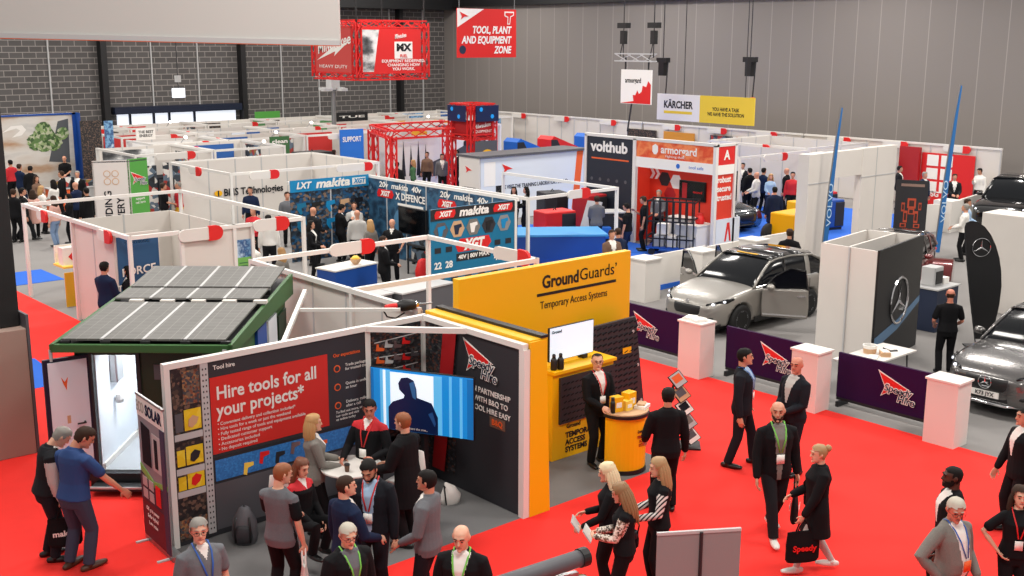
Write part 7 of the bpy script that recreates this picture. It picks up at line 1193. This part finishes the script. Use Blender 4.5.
# ------------------------------------------------------------------ visitors further away
POSE = dict(A=dict(), B=dict(R=(.10, .30, 1.06), L=(-.12, .30, 1.04)), C=dict(R=(.06, .30, 1.30), L=(-.26, .04, .80), hp=15), W=dict(legs='walk'), P=dict(R=(.24, .1, .98), L=(-.24, .1, .98)), S=dict(legs='sit', R=(.1, .3, .9), L=(-.1, .3, .9)))
def far(px, py, rel, top, bottom, hair, label, pose='A', fem=0, kind='jacket', hs=None, skin='skin', h=None, **kw):
    sp = dict(POSE[pose]); sp.update(top=kind, hair=hs or ('fall' if fem else 'short'), fem=fem); h = h or (1.68 if fem else 1.80); sp.update(kw.pop('sp', {}))
    cl = dict(top=top, bottom=bottom, hair=hair, skin=skin); cl.update(kw.pop('cl', {}))
    return person((px, py), h, rel, label, cl, lo=True, **sp, **kw)
K_, N_, G_, W_ = 'cloth_black', 'cloth_navy', 'cloth_grey', 'cloth_white'
for a in [
    (104, 262, -25, N_, K_, 'hair_dark', 'dark haired person in a navy suit by the white booth wall behind the solar roof', 'B', 0, 'jacket', None, 'skin', 1.9),
    (126, 266, 120, K_, K_, 'hair_dark', 'person in black facing the navy suit in the left booth frame', 'B', 1),
    (790, 229, -15, K_, K_, 'hair_brown', 'person in a black jacket behind the silver car', 'P'),
    (775, 187, 10, N_, 'cloth_denim', 'hair_dark', 'person in a long navy coat on the blue carpet by the white portal', 'A', 0, 'coat'),
    (597, 196, 5, G_, N_, 'hair_brown', 'person in a grey blazer seen from behind on the blue carpet', 'B'),
    (628, 203, 60, K_, N_, 'hair_dark', 'person in a black top and blue jeans by the volthub wall', 'C', 0, 'tee'),
    (645, 196, 80, K_, K_, 'hair_brown', 'person in black holding a phone near the cage trolley', 'C', 0, 'tee'),
    (659, 190, 150, G_, K_, 'hair_grey', 'person in a grey shirt before the red wall of the orange stand', 'B', 0, 'shirt'),
    (618, 228, 30, N_, N_, 'hair_brown', 'person in a navy jacket behind the edge of the yellow wall', 'B', 0, 'jacket', 'crop'),
    (612, 230, 200, 'cloth_brown', K_, 'hair_brown', 'person half hidden behind the navy jacket above the yellow wall', 'B'),
    (250, 187, 175, N_, K_, 'hair_dark', 'person in a navy jumper in front of the long white bee wall', 'A', 0, 'jumper'),
    (287, 192, -160, G_, K_, 'hair_brown', 'person in grey at the left edge of the blue tool wall', 'A', 0, 'jumper'),
    (268, 215, 10, W_, 'cloth_dark', 'hair_dark', 'person in a white jumper seen from behind in the booth aisle', 'A', 0, 'jumper'),
    (253, 207, 160, 'cloth_red', K_, 'hair_dark', 'person in a red top behind the bearded one in the booth aisle', 'B', 0, 'jumper'),
    (313, 207, -40, 'cloth_dark', K_, 'hair_brown', 'bald person in dark clothing by the blue tool wall', 'B', 0, 'jacket', 'bald'),
    (311, 221, -100, K_, K_, 'hair_dark', 'person with long dark hair in black and a red cuff in the tool stand', 'B', 1),
    (340, 204, -60, K_, K_, 'hair_dark', 'dark haired person in a black fleece with a hand to the face', 'C'),
    (354, 202, 180, 'cloth_light', K_, 'hair_brown', 'person in a pale jacket facing out from the blue tool wall', 'B', 0, 'jacket', 'crop'),
    (357, 210, 10, 'cloth_light', K_, 'hair_brown', 'bald person in a pale grey jumper seen from behind at the tool wall', 'A', 0, 'jumper', 'bald'),
    (370, 220, 40, 'cloth_tweed', K_, 'hair_blonde', 'blonde person in a dark patterned top at the tool wall', 'A', 1, 'jumper'),
    (392, 219, 175, K_, K_, 'hair_brown', 'bald person in a black polo before the helmet graphic', 'P', 0, 'polo', 'bald'),
    (383, 236, -70, K_, K_, 'hair_brown', 'person in a black jacket at the workbench by the teal board', 'B', 0, 'jacket', 'crop'),
    (163, 183, -60, K_, K_, 'hair_brown', 'person in a black t-shirt by the dark poster of tools', 'B', 0, 'tee'),
    (178, 182, 120, 'cloth_red', 'yellow', 'hair_grey', 'person in red and yellow workwear by the dark poster of tools', 'A', 0, 'jumper'),
    (514, 187, 170, K_, K_, 'hair_dark', 'person with dark hair in black before the pale visitor wall', 'B', 1),
    (526, 187, 100, K_, K_, 'hair_dark', 'person in a black suit turned sideways before the pale visitor wall', 'B', 1),
    (501, 190, 40, 'cloth_dark', K_, 'hair_dark', 'dark haired person just above the teal display board', 'A'),
    (981, 168, 120, W_, K_, 'hair_dark', 'person in a white shirt with a hand to the face at the far right booth', 'C', 0, 'shirt'),
    (966, 204, 60, W_, K_, 'hair_grey', 'grey haired person in a white shirt in the right aisle', 'B', 0, 'shirt'),
    (968, 199, -120, 'cloth_blue', K_, 'hair_brown', 'person in a blue shirt beside the white shirt in the right aisle', 'B', 0, 'shirt'),
    (925, 172, -150, N_, K_, 'hair_grey', 'person in a navy gilet by the black screen of the far right booth', 'A', 0, 'gilet'),
    (900, 166, -120, 'cloth_dark', K_, 'hair_dark', 'person in dark clothing beside the red panel of the far right booth', 'A'),
    (955, 174, 170, 'cloth_dark', K_, 'hair_brown', 'person in dark grey in front of the red board with white panels', 'B')]:
    far(*a)
CR = [(10, 160, 60, 'cloth_red', K_, 'hair_dark', 'person in a red fleece at the far left crowd', 'A', 0, 'jumper'), (19, 164, -30, N_, N_, 'hair_brown', 'person in navy next to the red fleece in the far left crowd', 'B'), (30, 166, 0, K_, K_, 'hair_dark', 'broad person in a black suit seen from behind in the far left crowd'),
      (36, 176, -120, 'cloth_brown', K_, 'hair_brown', 'person in brown behind the pink coat in the left crowd', 'B', 1, 'jumper'), (41, 186, -60, W_, K_, 'hair_blonde', 'blonde person in a white top in the left crowd', 'B', 1, 'jumper'), (32, 190, 20, 'cloth_pink', K_, 'hair_brown', 'brown haired person in a long pink coat in the left crowd', 'A', 1, 'coat'),
      (53, 180, 60, W_, K_, 'hair_dark', 'dark haired person in a white jumper in the left crowd', 'B', 1, 'jumper'), (61, 171, 100, K_, K_, 'hair_brown', 'person in black just behind the white jumper in the left crowd', 'A'), (75, 182, 70, N_, K_, 'hair_brown', 'bald person in a navy jacket bending forward in the left crowd', 'B', 0, 'jacket', 'bald'),
      (77, 171, 180, K_, K_, 'hair_grey', 'grey haired person in a black suit facing out in the left crowd', 'A'), (64, 156, 185, K_, K_, 'hair_brown', 'bald person in a black top before the tree graphic', 'B', 0, 'tee', 'bald'), (84, 131, 170, N_, K_, 'hair_dark', 'dark haired person in navy standing right of the tree graphic', 'B', 0, 'jumper'),
      (95, 131, -100, K_, K_, 'hair_dark', 'person in black among dark posters right of the tree graphic', 'A'), (13, 189, -10, K_, K_, 'hair_brown', 'person in black with white lettering at the pillar edge', 'A', 0, 'jacket'), (22, 188, -60, K_, 'cloth_dark', 'hair_dark', 'dark haired person in a black jacket walking by the pillar', 'W'),
      (53, 196, 70, 'cloth_pink', 'cloth_jeans', 'hair_brown', 'person in a pink jacket and pale jeans in the left crowd', 'A', 1, 'jumper'), (68, 194, 110, K_, K_, 'hair_dark', 'dark haired person in black with folded hands beside the pink jacket', 'B', 1, 'jumper'), (86, 188, 60, K_, K_, 'hair_dark', 'person in a black coat at the right of the left crowd', 'A', 0, 'coat'),
      (265, 144, 180, K_, K_, 'hair_dark', 'person in black seated beside the green board in the distance', 'B', 0, 'jumper'), (359, 141, 60, K_, K_, 'hair_dark', 'person in a black t-shirt before the blue poster in the distance', 'A', 0, 'tee'), (334, 150, -60, 'cloth_pink', K_, 'hair_brown', 'person in pale pink left of the blue poster in the distance', 'A', 1, 'jumper'), (324, 166, 170, 'cloth_red', K_, 'hair_dark', 'person in a red hooded top behind the long white bee wall', 'A', 0, 'jumper'),
      (164, 140, 0, K_, K_, 'hair_dark', 'dark haired person between far white booths before the loading door', 'A'), (427, 152, 160, 'cloth_brown', K_, 'hair_brown', 'person in brown under the red gantry', 'A', 0, 'jumper'), (442, 154, -170, G_, K_, 'hair_dark', 'person in grey under the red gantry', 'A'), (457, 150, 120, K_, K_, 'hair_dark', 'person in black under the red gantry by the truss tower', 'B'), (397, 162, 0, 'cloth_dark', K_, 'hair_dark', 'person in dark clothing at the left leg of the red gantry', 'A'), (413, 160, 100, 'cloth_green', K_, 'hair_blonde', 'person in green under the red gantry', 'A', 1, 'jumper'),
      (750, 168, 30, K_, K_, 'hair_dark', 'dark haired person in black in the crowd right of the orange stand', 'A'), (757, 172, 100, 'cloth_light', K_, 'hair_brown', 'person in a pale jacket in the crowd right of the orange stand', 'B', 0, 'jacket', 'bald'), (764, 168, -60, N_, K_, 'hair_dark', 'person in navy in the crowd right of the orange stand', 'B'), (771, 174, 170, 'cloth_blue', N_, 'hair_blonde', 'fair haired person in pale blue in the crowd right of the orange stand', 'B', 1, 'jumper'), (787, 168, 60, K_, K_, 'hair_brown', 'bald person in black close to the white portal', 'A', 0, 'jacket', 'bald'), (781, 163, 0, 'cloth_brown', K_, 'hair_dark', 'person in brown further back by the white portal', 'A', 1, 'jumper'), (793, 172, 160, 'cloth_red', K_, 'hair_dark', 'person in red at the edge of the white portal', 'A', 0, 'jumper'), (743, 163, 150, 'cloth_dark', K_, 'hair_dark', 'person in dark grey just right of the red header panel', 'A')]
for a in CR: far(*a)
q = at(252, 240, 1.4); far(252, 238, -30, W_, K_, 'hair_brown', 'bearded person in a cream jumper near the green and blue poster', 'B', 0, 'jumper', None, 'skin_pale', sp=dict(beard=1))
far(281, 248, 60, 'cloth_tweed', K_, 'hair_blonde', 'fair haired person seen over the corner of the booth frame', 'A', 1, 'jumper')
bpy.data.scenes.remove(TMP)
